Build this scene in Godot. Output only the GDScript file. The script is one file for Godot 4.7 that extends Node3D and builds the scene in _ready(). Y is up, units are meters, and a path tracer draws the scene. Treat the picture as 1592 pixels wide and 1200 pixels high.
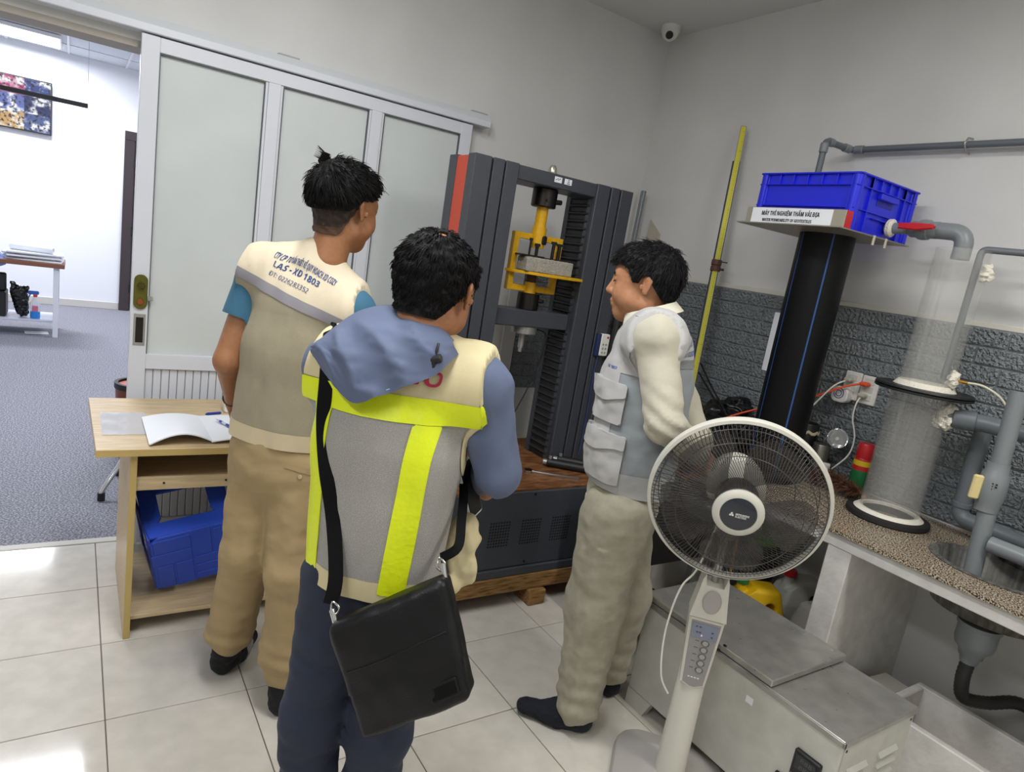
extends Node3D
# A materials laboratory: three workers at a testing machine, seen from the counter side.
# World: y up, metres. Back wall is z = 0, east wall is x = EX, floor is y = 0.

const EX := 2.795
const CEIL := 2.9

class Geo:
	var v := PackedVector3Array()
	var n := PackedVector3Array()
	var uv := PackedVector2Array()
	var col := PackedColorArray()
	var x := Transform3D()
	var paint := Color.WHITE
	var painted := false

	func tri(a: Vector3, b: Vector3, c: Vector3, na: Vector3, nb: Vector3, nc: Vector3, ua := Vector2.ZERO, ub := Vector2.ZERO, uc := Vector2.ZERO) -> void:
		var g := (b - a).cross(c - a)
		if g.dot(na + nb + nc) > 0.0:
			v.append(x * a); v.append(x * c); v.append(x * b)
			n.append(x.basis * na); n.append(x.basis * nc); n.append(x.basis * nb)
			uv.append(ua); uv.append(uc); uv.append(ub)
		else:
			v.append(x * a); v.append(x * b); v.append(x * c)
			n.append(x.basis * na); n.append(x.basis * nb); n.append(x.basis * nc)
			uv.append(ua); uv.append(ub); uv.append(uc)
		if painted:
			for i in 3: col.append(paint)

	func quad(a: Vector3, b: Vector3, c: Vector3, d: Vector3, nn: Vector3) -> void:
		tri(a, b, c, nn, nn, nn, Vector2(0, 0), Vector2(1, 0), Vector2(1, 1))
		tri(a, c, d, nn, nn, nn, Vector2(0, 0), Vector2(1, 1), Vector2(0, 1))

	func quadn(a: Vector3, b: Vector3, c: Vector3, d: Vector3, na: Vector3, nb: Vector3, nc: Vector3, nd: Vector3) -> void:
		tri(a, b, c, na, nb, nc)
		tri(a, c, d, na, nc, nd)

	# box between two corners, edges chamfered by bev
	func span(lo: Vector3, hi: Vector3, bev := 0.0) -> void:
		box((lo + hi) * 0.5, (hi - lo).abs(), bev)

	func box(at: Vector3, size: Vector3, bev := 0.0, b := Basis()) -> void:
		var h := size * 0.5
		bev = minf(bev, minf(h.x, minf(h.y, h.z)) * 0.8)
		var i := h - Vector3(bev, bev, bev)
		for ax in 3:
			var u := (ax + 1) % 3
			var w := (ax + 2) % 3
			for s in [-1.0, 1.0]:
				var p := []
				for q in [[-1, -1], [1, -1], [1, 1], [-1, 1]]:
					var c := Vector3()
					c[ax] = h[ax] * s
					c[u] = i[u] * q[0]
					c[w] = i[w] * q[1]
					p.append(at + b * c)
				var nn := Vector3()
				nn[ax] = s
				quad(p[0], p[1], p[2], p[3], b * nn)
				if bev > 0.0:
					for t in [-1.0, 1.0]:      # edge between face ax,s and face u,t
						var e := []
						for r in [-1.0, 1.0]:
							var c1 := Vector3(); c1[ax] = h[ax] * s; c1[u] = i[u] * t; c1[w] = i[w] * r
							var c2 := Vector3(); c2[ax] = i[ax] * s; c2[u] = h[u] * t; c2[w] = i[w] * r
							e.append(at + b * c1); e.append(at + b * c2)
						var ne := Vector3(); ne[ax] = s; ne[u] = t
						quad(e[0], e[1], e[3], e[2], b * ne.normalized())
		if bev > 0.0:
			for sx in [-1.0, 1.0]:
				for sy in [-1.0, 1.0]:
					for sz in [-1.0, 1.0]:
						var s3 := Vector3(sx, sy, sz)
						var nn := b * s3.normalized()
						tri(at + b * (Vector3(h.x, i.y, i.z) * s3), at + b * (Vector3(i.x, h.y, i.z) * s3), at + b * (Vector3(i.x, i.y, h.z) * s3), nn, nn, nn)

	# profile of (radius, height) turned about the y axis of t; sharp where it bends by more than ~40 degrees
	func lathe(prof: Array, segs := 24, t := Transform3D()) -> void:
		var m := prof.size()
		var sn: Array[Vector2] = []
		for k in m - 1:
			var d: Vector2 = prof[k + 1] - prof[k]
			sn.append(Vector2(d.y, -d.x).normalized())
		for k in m - 1:
			var p0: Vector2 = prof[k]
			var p1: Vector2 = prof[k + 1]
			if p0.is_equal_approx(p1): continue
			var n0 := sn[k]
			var n1 := sn[k]
			if k > 0 and sn[k - 1].dot(sn[k]) > 0.77: n0 = (sn[k - 1] + sn[k]).normalized()
			if k < m - 2 and sn[k + 1].dot(sn[k]) > 0.77: n1 = (sn[k + 1] + sn[k]).normalized()
			for s in segs:
				var a := TAU * s / segs
				var b := TAU * (s + 1) / segs
				var ca := Vector3(cos(a), 0, sin(a))
				var cb := Vector3(cos(b), 0, sin(b))
				var up := Vector3.UP
				var q := [t * (ca * p0.x + up * p0.y), t * (cb * p0.x + up * p0.y), t * (cb * p1.x + up * p1.y), t * (ca * p1.x + up * p1.y)]
				var nq := [t.basis * (ca * n0.x + up * n0.y), t.basis * (cb * n0.x + up * n0.y), t.basis * (cb * n1.x + up * n1.y), t.basis * (ca * n1.x + up * n1.y)]
				if p0.x > 1e-6: tri(q[0], q[1], q[2], nq[0], nq[1], nq[2])
				if p1.x > 1e-6: tri(q[0], q[2], q[3], nq[0], nq[2], nq[3])

	func cyl(a: Vector3, b: Vector3, r: float, segs := 20, bev := 0.0, r2 := -1.0) -> void:
		if r2 < 0.0: r2 = r
		var l := a.distance_to(b)
		var t := Transform3D(turn_y((b - a) / l), a)
		if bev > 0.0:
			lathe([Vector2(0, 0), Vector2(r - bev, 0), Vector2(r, bev), Vector2(r2, l - bev), Vector2(r2 - bev, l), Vector2(0, l)], segs, t)
		else:
			lathe([Vector2(0, 0), Vector2(r, 0), Vector2(r2, l), Vector2(0, l)], segs, t)

	# hollow round tube, open ends with a rim
	func pipe(a: Vector3, b: Vector3, ro: float, ri: float, segs := 32) -> void:
		var l := a.distance_to(b)
		lathe([Vector2(ri, 0), Vector2(ro, 0), Vector2(ro, l), Vector2(ri, l), Vector2(ri, 0)], segs, Transform3D(turn_y((b - a) / l), a))

	static func turn_y(d: Vector3) -> Basis:
		var s := Vector3.RIGHT if absf(d.x) < 0.9 else Vector3.BACK
		var xx := s.cross(d).normalized()
		return Basis(xx, d, xx.cross(d))

	# round bar along a polyline; r a number or one per point
	func tube(pts: Array, r: Variant, segs := 8, caps := true, flat := Vector2.ONE) -> void:
		var m := pts.size()
		var u := Vector3.ZERO
		var rings := []
		var norms := []
		for k in m:
			var d: Vector3 = (pts[mini(k + 1, m - 1)] - pts[maxi(k - 1, 0)]).normalized()
			if k == 0:
				u = turn_y(d).x
			else:
				u = (u - d * u.dot(d)).normalized()
			var w := d.cross(u)
			var rr: float = r[k] if r is Array else r
			var ring := PackedVector3Array()
			var nr := PackedVector3Array()
			for s in segs:
				var a := TAU * s / segs
				ring.append(pts[k] + u * (cos(a) * rr * flat.x) + w * (sin(a) * rr * flat.y))
				nr.append((u * (cos(a) / flat.x) + w * (sin(a) / flat.y)).normalized())
			rings.append(ring)
			norms.append(nr)
		for k in m - 1:
			for s in segs:
				var e := (s + 1) % segs
				quadn(rings[k][s], rings[k][e], rings[k + 1][e], rings[k + 1][s], norms[k][s], norms[k][e], norms[k + 1][e], norms[k + 1][s])
		if caps:
			for e in [0, m - 1]:
				var d: Vector3 = (pts[1] - pts[0]).normalized() * -1.0 if e == 0 else (pts[m - 1] - pts[m - 2]).normalized()
				for s in segs:
					tri(pts[e], rings[e][s], rings[e][(s + 1) % segs], d, d, d)

	# flat outline in the x-y plane of t, thickened along its z, front edge bevelled
	func slab(poly: PackedVector2Array, z0: float, z1: float, t := Transform3D(), bev := 0.0) -> void:
		if Geometry2D.is_polygon_clockwise(poly): poly.reverse()
		var m := poly.size()
		var inner := poly
		if bev > 0.0:
			var off := Geometry2D.offset_polygon(poly, -bev, Geometry2D.JOIN_MITER)
			if off.size() == 1 and off[0].size() == m:
				inner = off[0]
				if Geometry2D.is_polygon_clockwise(inner): inner.reverse()
				var best := 0
				for k in m:
					if inner[k].distance_to(poly[0]) < inner[best].distance_to(poly[0]): best = k
				var al := PackedVector2Array()
				for k in m: al.append(inner[(k + best) % m])
				inner = al
			else:
				bev = 0.0
		var tz := t.basis.z.normalized()
		for side in [[z0, poly, -tz], [z1, inner, tz]]:
			var ids := Geometry2D.triangulate_polygon(side[1])
			for k in range(0, ids.size(), 3):
				var p := []
				var q := []
				for e in 3:
					var c: Vector2 = side[1][ids[k + e]]
					p.append(t * Vector3(c.x, c.y, side[0])); q.append(c)
				tri(p[0], p[1], p[2], side[2], side[2], side[2], q[0], q[1], q[2])
		var en := []
		for k in m:
			var d := (poly[(k + 1) % m] - poly[k]).normalized()
			en.append(Vector2(d.y, -d.x))
		for k in m:
			var e := (k + 1) % m
			var nk: Vector2 = en[k]
			var n0: Vector2 = (en[(k + m - 1) % m] + nk).normalized() if en[(k + m - 1) % m].dot(nk) > 0.8 else nk
			var n1: Vector2 = (en[e] + nk).normalized() if en[e].dot(nk) > 0.8 else nk
			var m0 := t.basis * Vector3(n0.x, n0.y, 0)
			var m1 := t.basis * Vector3(n1.x, n1.y, 0)
			var zt := z1 - bev * signf(z1 - z0)
			quadn(t * Vector3(poly[k].x, poly[k].y, z0), t * Vector3(poly[e].x, poly[e].y, z0), t * Vector3(poly[e].x, poly[e].y, zt), t * Vector3(poly[k].x, poly[k].y, zt), m0, m1, m1, m0)
			if bev > 0.0:
				var h0 := (m0 + tz).normalized()
				var h1 := (m1 + tz).normalized()
				quadn(t * Vector3(poly[k].x, poly[k].y, zt), t * Vector3(poly[e].x, poly[e].y, zt), t * Vector3(inner[e].x, inner[e].y, z1), t * Vector3(inner[k].x, inner[k].y, z1), h0, h1, h1, h0)

	# sheet from a grid of points [row][column], smooth, with thickness
	func sheet(grid: Array, thick := 0.0, uvs := false) -> void:
		var rows := grid.size()
		var cols: int = grid[0].size()
		var nn := []
		for i in rows:
			var row := PackedVector3Array()
			for j in cols:
				var du: Vector3 = grid[i][mini(j + 1, cols - 1)] - grid[i][maxi(j - 1, 0)]
				var dv: Vector3 = grid[mini(i + 1, rows - 1)][j] - grid[maxi(i - 1, 0)][j]
				row.append(du.cross(dv).normalized())
			nn.append(row)
		for i in rows - 1:
			for j in cols - 1:
				var ij := [[i, j], [i, j + 1], [i + 1, j + 1], [i + 1, j]]
				var p := []; var q := []; var c := []
				for e in ij:
					p.append(grid[e[0]][e[1]]); q.append(nn[e[0]][e[1]])
					c.append(Vector2(float(e[1]) / (cols - 1), float(e[0]) / (rows - 1)) if uvs else Vector2.ZERO)
				tri(p[0], p[1], p[2], q[0], q[1], q[2], c[0], c[1], c[2])
				tri(p[0], p[2], p[3], q[0], q[2], q[3], c[0], c[2], c[3])
				if thick > 0.0:
					var r := []
					for e in 4: r.append(p[e] - q[e] * thick)
					tri(r[0], r[1], r[2], -q[0], -q[1], -q[2], c[0], c[1], c[2])
					tri(r[0], r[2], r[3], -q[0], -q[2], -q[3], c[0], c[2], c[3])
		if thick > 0.0:
			for i in rows - 1:
				for j in [0, cols - 1]:
					var o: Vector3 = (grid[i][j] - grid[i][1 if j == 0 else cols - 2]).normalized()
					quad(grid[i][j], grid[i + 1][j], grid[i + 1][j] - nn[i + 1][j] * thick, grid[i][j] - nn[i][j] * thick, o)
			for j in cols - 1:
				for i in [0, rows - 1]:
					var o: Vector3 = (grid[i][j] - grid[1 if i == 0 else rows - 2][j]).normalized()
					quad(grid[i][j], grid[i][j + 1], grid[i][j + 1] - nn[i][j + 1] * thick, grid[i][j] - nn[i][j] * thick, o)

	func mesh() -> ArrayMesh:
		var a := []
		a.resize(Mesh.ARRAY_MAX)
		a[Mesh.ARRAY_VERTEX] = v
		a[Mesh.ARRAY_NORMAL] = n
		a[Mesh.ARRAY_TEX_UV] = uv
		if painted: a[Mesh.ARRAY_COLOR] = col
		var m := ArrayMesh.new()
		m.add_surface_from_arrays(Mesh.PRIMITIVE_TRIANGLES, a)
		return m

var names := {}
var mats := {}
var tx := {}

func numbered(called: String, parent: Node) -> String:
	var key := "%d/%s" % [parent.get_instance_id(), called]
	var k: int = names.get(key, 0)
	names[key] = k + 1
	return called if k == 0 else "%s_%03d" % [called, k]

func thing(called: String, label: String, category: String, at := Vector3.ZERO, yaw := 0.0, group := "") -> Node3D:
	var o := Node3D.new()
	o.name = numbered(called, self)
	add_child(o, true)
	o.position = at
	o.rotation.y = yaw
	if label: o.set_meta("label", label)
	if category: o.set_meta("category", category)
	if group: o.set_meta("group", group)
	return o

func frame(called: String, kind := "structure") -> Node3D:
	var o := thing(called, "", "")
	o.set_meta("kind", kind)
	return o

# a Geo that takes world coordinates for a part of root
func geo(root: Node3D) -> Geo:
	var g := Geo.new()
	g.x = root.transform.affine_inverse()
	return g

func put(g: Variant, called: String, m: Material, parent: Node, label := "") -> MeshInstance3D:
	var o := MeshInstance3D.new()
	o.mesh = g.mesh() if g is Geo else g
	o.material_override = m
	o.name = numbered(called, parent)
	parent.add_child(o, true)
	if label: o.set_meta("label", label)
	return o

func solo(g: Variant, called: String, m: Material, label: String, category: String, group := "") -> MeshInstance3D:
	var o := put(g, called, m, self)
	o.set_meta("label", label); o.set_meta("category", category)
	if group: o.set_meta("group", group)
	return o

func struct(g: Variant, called: String, m: Material) -> MeshInstance3D:
	var o := put(g, called, m, self)
	o.set_meta("kind", "structure")
	return o

# seamless grey noise between two levels
func noise(key: String, freq: float, lo: float, hi: float, type := FastNoiseLite.TYPE_SIMPLEX_SMOOTH, oct := 4, size := 512, normal := 0.0) -> NoiseTexture2D:
	if tx.has(key): return tx[key]
	var f := FastNoiseLite.new()
	f.seed = hash(key) % 9999
	f.noise_type = type
	f.frequency = freq
	f.fractal_octaves = oct
	if type == FastNoiseLite.TYPE_CELLULAR:
		f.fractal_type = FastNoiseLite.FRACTAL_NONE
	var t := NoiseTexture2D.new()
	t.width = size; t.height = size; t.seamless = true; t.noise = f
	var r := Gradient.new()
	r.set_color(0, Color(lo, lo, lo)); r.set_color(1, Color(hi, hi, hi))
	t.color_ramp = r
	if normal > 0.0:
		t.color_ramp = null
		t.as_normal_map = true
		t.bump_strength = normal
	tx[key] = t
	return t

# noise mapped through several colours
func ramp(key: String, freq: float, stops: Array, type := FastNoiseLite.TYPE_SIMPLEX_SMOOTH, oct := 4, size := 512) -> NoiseTexture2D:
	if tx.has(key): return tx[key]
	var t := noise(key, freq, 0, 1, type, oct, size)
	var r := Gradient.new()
	var off := PackedFloat32Array(); var cols := PackedColorArray()
	for s in stops:
		off.append(s[0]); cols.append(Color(s[1]))
	r.offsets = off; r.colors = cols
	t.color_ramp = r
	return t

# o: metal, tex, scale (number or Vector3), world, bump, depth (cm), rtex, alpha, coat, sheen, emit, energy, back, nrm, spec, vcol, uv
func mat(key: String, hex: String, rough := 0.6, o := {}) -> StandardMaterial3D:
	if mats.has(key): return mats[key]
	var m := StandardMaterial3D.new()
	m.resource_name = key
	var c := Color(hex)
	if o.has("alpha"):
		c.a = o.alpha
		m.transparency = BaseMaterial3D.TRANSPARENCY_ALPHA
	m.albedo_color = c
	m.roughness = rough
	m.metallic = o.get("metal", 0.0)
	m.metallic_specular = o.get("spec", 0.5)
	var s: Variant = o.get("scale", 1.0)
	m.uv1_scale = s if s is Vector3 else Vector3(s, s, s)
	if not o.get("uv", false):
		m.uv1_triplanar = true
		m.uv1_world_triplanar = o.get("world", false)
	if o.has("tex"): m.albedo_texture = o.tex
	if o.has("rtex"):
		m.roughness_texture = o.rtex
	if o.has("bump"):
		m.heightmap_enabled = true
		m.heightmap_texture = o.bump
		m.heightmap_scale = o.get("depth", 0.1)
	if o.has("coat"):
		m.clearcoat_enabled = true; m.clearcoat = o.coat; m.clearcoat_roughness = 0.1
	if o.has("sheen"):
		m.rim_enabled = true; m.rim = o.sheen; m.rim_tint = 0.6
	if o.has("emit"):
		m.emission_enabled = true; m.emission = Color(o.emit); m.emission_energy_multiplier = o.get("energy", 1.0)
	if o.has("back"):
		m.backlight_enabled = true; m.backlight = Color(o.back)
	if o.get("sss", 0.0) > 0.0:
		m.subsurf_scatter_enabled = true; m.subsurf_scatter_strength = o.sss
	m.vertex_color_use_as_albedo = o.get("vcol", false)
	mats[key] = m
	return m

# lettering: h is the cap height of a line in metres; the text lies in the x-y plane of t
func letters(s: String, h: float, thick: float, font := "Droid Sans", bold := false, width := 0.0) -> TextMesh:
	var t := TextMesh.new()
	var f := SystemFont.new()
	f.font_names = PackedStringArray([font])
	if bold: f.font_weight = 700
	t.font = f
	t.text = s
	t.font_size = 48
	t.pixel_size = h / 34.0
	t.depth = thick
	t.curve_step = 2.0
	return t

func write(s: String, h: float, called: String, m: Material, parent: Node, t: Transform3D, width := 0.0, bold := false) -> MeshInstance3D:
	var flat := line_of_text(s, h, bold)
	var g := Geo.new()
	var w := text_width(flat)
	g.x = t * Transform3D(Basis.from_scale(Vector3(width / w if width > 0.0 else 1.0, 1, 1)), Vector3.ZERO)
	for k in range(0, flat.v.size(), 3):
		g.tri(flat.v[k], flat.v[k + 1], flat.v[k + 2], flat.n[k], flat.n[k + 1], flat.n[k + 2])
	return put(g, called, m, parent)

func text_width(g: Geo) -> float:
	var lo := 1e9
	var hi := -1e9
	for p in g.v:
		lo = minf(lo, p.x); hi = maxf(hi, p.x)
	return maxf(hi - lo, 0.001)

# a centred line of capitals of height h with its baseline at -h/2; accents that the font lacks are built on the letters
func line_of_text(s: String, h: float, bold: bool) -> Geo:
	var swap := {"Ư": ["U", "horn"], "Ạ": ["A", "dot"], "Ả": ["A", "hook"], "Ấ": ["Â", "acute"], "Ế": ["Ê", "acute"], "Ệ": ["Ê", "dot"], "Ị": ["I", "dot"]}
	var plain := ""
	var marks := []
	for c in s:
		if swap.has(c):
			marks.append([plain.length(), swap[c][1]])
			plain += swap[c][0]
		else:
			plain += c
	var probe := letters("H", 34.0, 0.001, "Droid Sans", bold)
	var pb := probe.get_aabb()
	var k := h / pb.size.y
	var base := pb.position.y * k
	var tm := letters(plain, 34.0 * k, 0.001, "Droid Sans", bold)
	var g := Geo.new()
	g.x = Transform3D(Basis(), Vector3(0, -h * 0.5 - base, 0))
	add_text(g, tm)
	g.x = Transform3D()
	var f: Font = tm.font
	var total := f.get_string_size(plain, HORIZONTAL_ALIGNMENT_LEFT, -1, 48).x
	for m in marks:
		var a := f.get_string_size(plain.substr(0, m[0]), HORIZONTAL_ALIGNMENT_LEFT, -1, 48).x
		var b := f.get_string_size(plain.substr(0, m[0] + 1), HORIZONTAL_ALIGNMENT_LEFT, -1, 48).x
		var x: float = ((a + b) * 0.5 - total * 0.5) * k
		var u := h * 0.01
		match m[1]:
			"dot":
				g.slab(circle(u * 8.0, 8), -0.0005, 0.0005, Transform3D(Basis(), Vector3(x, -h * 0.5 - u * 20.0, 0)))
			"acute":
				g.slab(PackedVector2Array([Vector2(u * 16, u * 20), Vector2(u * 24, u * 20), Vector2(u * 44, u * 44), Vector2(u * 30, u * 44)]), -0.0005, 0.0005, Transform3D(Basis(), Vector3(x, h * 0.5, 0)))
			"hook":
				g.slab(PackedVector2Array([Vector2(-u * 4, u * 6), Vector2(u * 4, u * 6), Vector2(u * 4, u * 14), Vector2(u * 14, u * 22), Vector2(u * 12, u * 34), Vector2(0, u * 38), Vector2(-u * 14, u * 34), Vector2(-u * 10, u * 28), Vector2(u * 3, u * 30), Vector2(u * 5, u * 24), Vector2(-u * 4, u * 16)]), -0.0005, 0.0005, Transform3D(Basis(), Vector3(x, h * 0.5, 0)))
			"horn":
				g.slab(PackedVector2Array([Vector2(u * 30, -u * 18), Vector2(u * 44, -u * 10), Vector2(u * 46, u * 12), Vector2(u * 58, u * 12), Vector2(u * 58, -u * 14), Vector2(u * 44, -u * 26), Vector2(u * 30, -u * 28)]), -0.0005, 0.0005, Transform3D(Basis(), Vector3(x, h * 0.5, 0)))
	return g

func add_text(g: Geo, tm: TextMesh) -> void:
	for sf in tm.get_surface_count():
		var a := tm.surface_get_arrays(sf)
		var vs: PackedVector3Array = a[Mesh.ARRAY_VERTEX]
		var ns: PackedVector3Array = a[Mesh.ARRAY_NORMAL]
		var ix: Variant = a[Mesh.ARRAY_INDEX]
		var count: int = ix.size() if ix != null and ix.size() else vs.size()
		for k in range(0, count, 3):
			var i0: int = ix[k] if ix != null and ix.size() else k
			var i1: int = ix[k + 1] if ix != null and ix.size() else k + 1
			var i2: int = ix[k + 2] if ix != null and ix.size() else k + 2
			g.tri(vs[i0], vs[i1], vs[i2], ns[i0], ns[i1], ns[i2])

func V(a: float, b: float, c: float) -> Vector3:
	return Vector3(a, b, c)

# smooth curve through points
func curve(pts: Array, per := 6) -> Array:
	var out := []
	var m := pts.size()
	for k in m - 1:
		var p0: Vector3 = pts[maxi(k - 1, 0)]; var p1: Vector3 = pts[k]; var p2: Vector3 = pts[k + 1]; var p3: Vector3 = pts[mini(k + 2, m - 1)]
		for s in per:
			out.append(p1.cubic_interpolate(p2, p0, p3, float(s) / per))
	out.append(pts[m - 1])
	return out

func bend(pts: Array, r: float, per := 6) -> Array:     # polyline with rounded corners
	var out := [pts[0]]
	for k in range(1, pts.size() - 1):
		var p: Vector3 = pts[k]
		var a: Vector3 = p + (pts[k - 1] - p).normalized() * r
		var b: Vector3 = p + (pts[k + 1] - p).normalized() * r
		for s in per + 1:
			var t := float(s) / per
			out.append(a.lerp(p, t).lerp(p.lerp(b, t), t))
	out.append(pts[-1])
	return out

func round_rect(w: float, h: float, r: float, k := 5) -> PackedVector2Array:
	var p := PackedVector2Array()
	for c in [[w / 2 - r, h / 2 - r, 0.0], [-w / 2 + r, h / 2 - r, PI / 2], [-w / 2 + r, -h / 2 + r, PI], [w / 2 - r, -h / 2 + r, PI * 1.5]]:
		for s in k + 1:
			var a: float = c[2] + PI / 2 * s / k
			p.append(Vector2(c[0] + cos(a) * r, c[1] + sin(a) * r))
	return p

func circle(r: float, k := 24, ry := -1.0) -> PackedVector2Array:
	var p := PackedVector2Array()
	for s in k: p.append(Vector2(cos(TAU * s / k) * r, sin(TAU * s / k) * (ry if ry > 0.0 else r)))
	return p

# axes with z along d and y as near up as can be
func facing(d: Vector3, up := Vector3.UP) -> Basis:
	var z := d.normalized()
	var xx := up.cross(z).normalized()
	return Basis(xx, z.cross(xx), z)

func _ready() -> void:
	camera_and_light()
	materials()
	room()
	office()
	sliding_door()
	desk()
	machine()
	counter()
	permeability_rig()
	counter_things()
	under_counter()
	bath()
	fan()
	people()

func camera_and_light() -> void:
	var cam := Camera3D.new()
	cam.name = "camera"
	add_child(cam)
	cam.transform = Transform3D(Basis(Vector3(0.83515, 0.15586, 0.52747), Vector3(-0.02015, 0.96704, -0.25384), Vector3(-0.54965, 0.20136, 0.81077)).orthonormalized(), Vector3(-0.1068, 1.5173, 3.1741))
	cam.near = 0.05
	cam.far = 60.0
	var f := 1029.91
	cam.projection = Camera3D.PROJECTION_FRUSTUM
	cam.size = 1200.0 / f * cam.near
	cam.frustum_offset = Vector2(9.5, 11.5) / f * cam.near
	cam.current = true
	var we := WorldEnvironment.new()
	we.name = "surroundings"
	var e := Environment.new()
	e.background_mode = Environment.BG_COLOR
	e.background_color = Color(0.55, 0.6, 0.65)
	e.tonemap_mode = Environment.TONE_MAPPER_LINEAR
	e.tonemap_exposure = 1.12
	e.sdfgi_enabled = true
	e.ssao_enabled = true
	e.ssil_enabled = true
	we.environment = e
	add_child(we)
	# ceiling fittings: [centre, size x, size z, energy of the light, colour]
	var lamps := [
		[V(0.35, CEIL, 1.75), 0.28, 1.2, 3.0, Color(0.985, 0.99, 1.0)],
		[V(1.6, CEIL, 3.3), 0.28, 1.2, 2.6, Color(1.0, 0.985, 0.96)],
		[V(-1.2, CEIL, 3.0), 0.28, 1.2, 2.6, Color(0.985, 0.99, 1.0)],
		[V(-0.88, 3.04, -6.3), 1.2, 0.6, 9.0, Color(0.96, 0.97, 1.0)],
		[V(-0.2, 3.04, -2.0), 1.2, 0.6, 7.0, Color(0.96, 0.97, 1.0)],
		[V(1.8, 3.04, -4.4), 1.2, 0.6, 6.0, Color(0.96, 0.97, 1.0)],
	]
	for k in lamps.size():
		var l: Array = lamps[k]
		var at: Vector3 = l[0]
		var t := thing("ceiling_light", ["slim white tube fitting on the ceiling between desk and testing machine", "slim white tube fitting on the ceiling above the fan", "slim white tube fitting on the ceiling near the entrance wall", "glowing square panel light in the gridded office ceiling over the work table", "panel light in the gridded office ceiling just beyond the doorway", "panel light in the gridded office ceiling far from the doorway"][k], "ceiling light", at, 0.0, "")
		var g := geo(t)
		g.box(at + V(0, -0.02, 0), V(l[1] + 0.04, 0.04, l[2] + 0.04), 0.006)
		put(g, "housing", mat("lamp_white", "e8e8e6", 0.5), t)
		g = geo(t)
		g.box(at + V(0, -0.043, 0), V(l[1], 0.008, l[2]), 0.003)
		put(g, "diffuser", mat("lamp_glow", "ffffff", 0.5, {"emit": "fdfbf6", "energy": 2.2}), t)
		var a := AreaLight3D.new()
		a.name = "light"
		t.add_child(a)
		a.position = V(0, -0.055, 0)
		a.rotation.x = -PI / 2
		a.area_size = Vector2(l[1], l[2])
		a.area_normalize_energy = true
		a.light_energy = l[3]
		a.light_color = l[4]
		a.shadow_enabled = true
		a.area_range = 14.0

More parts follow.
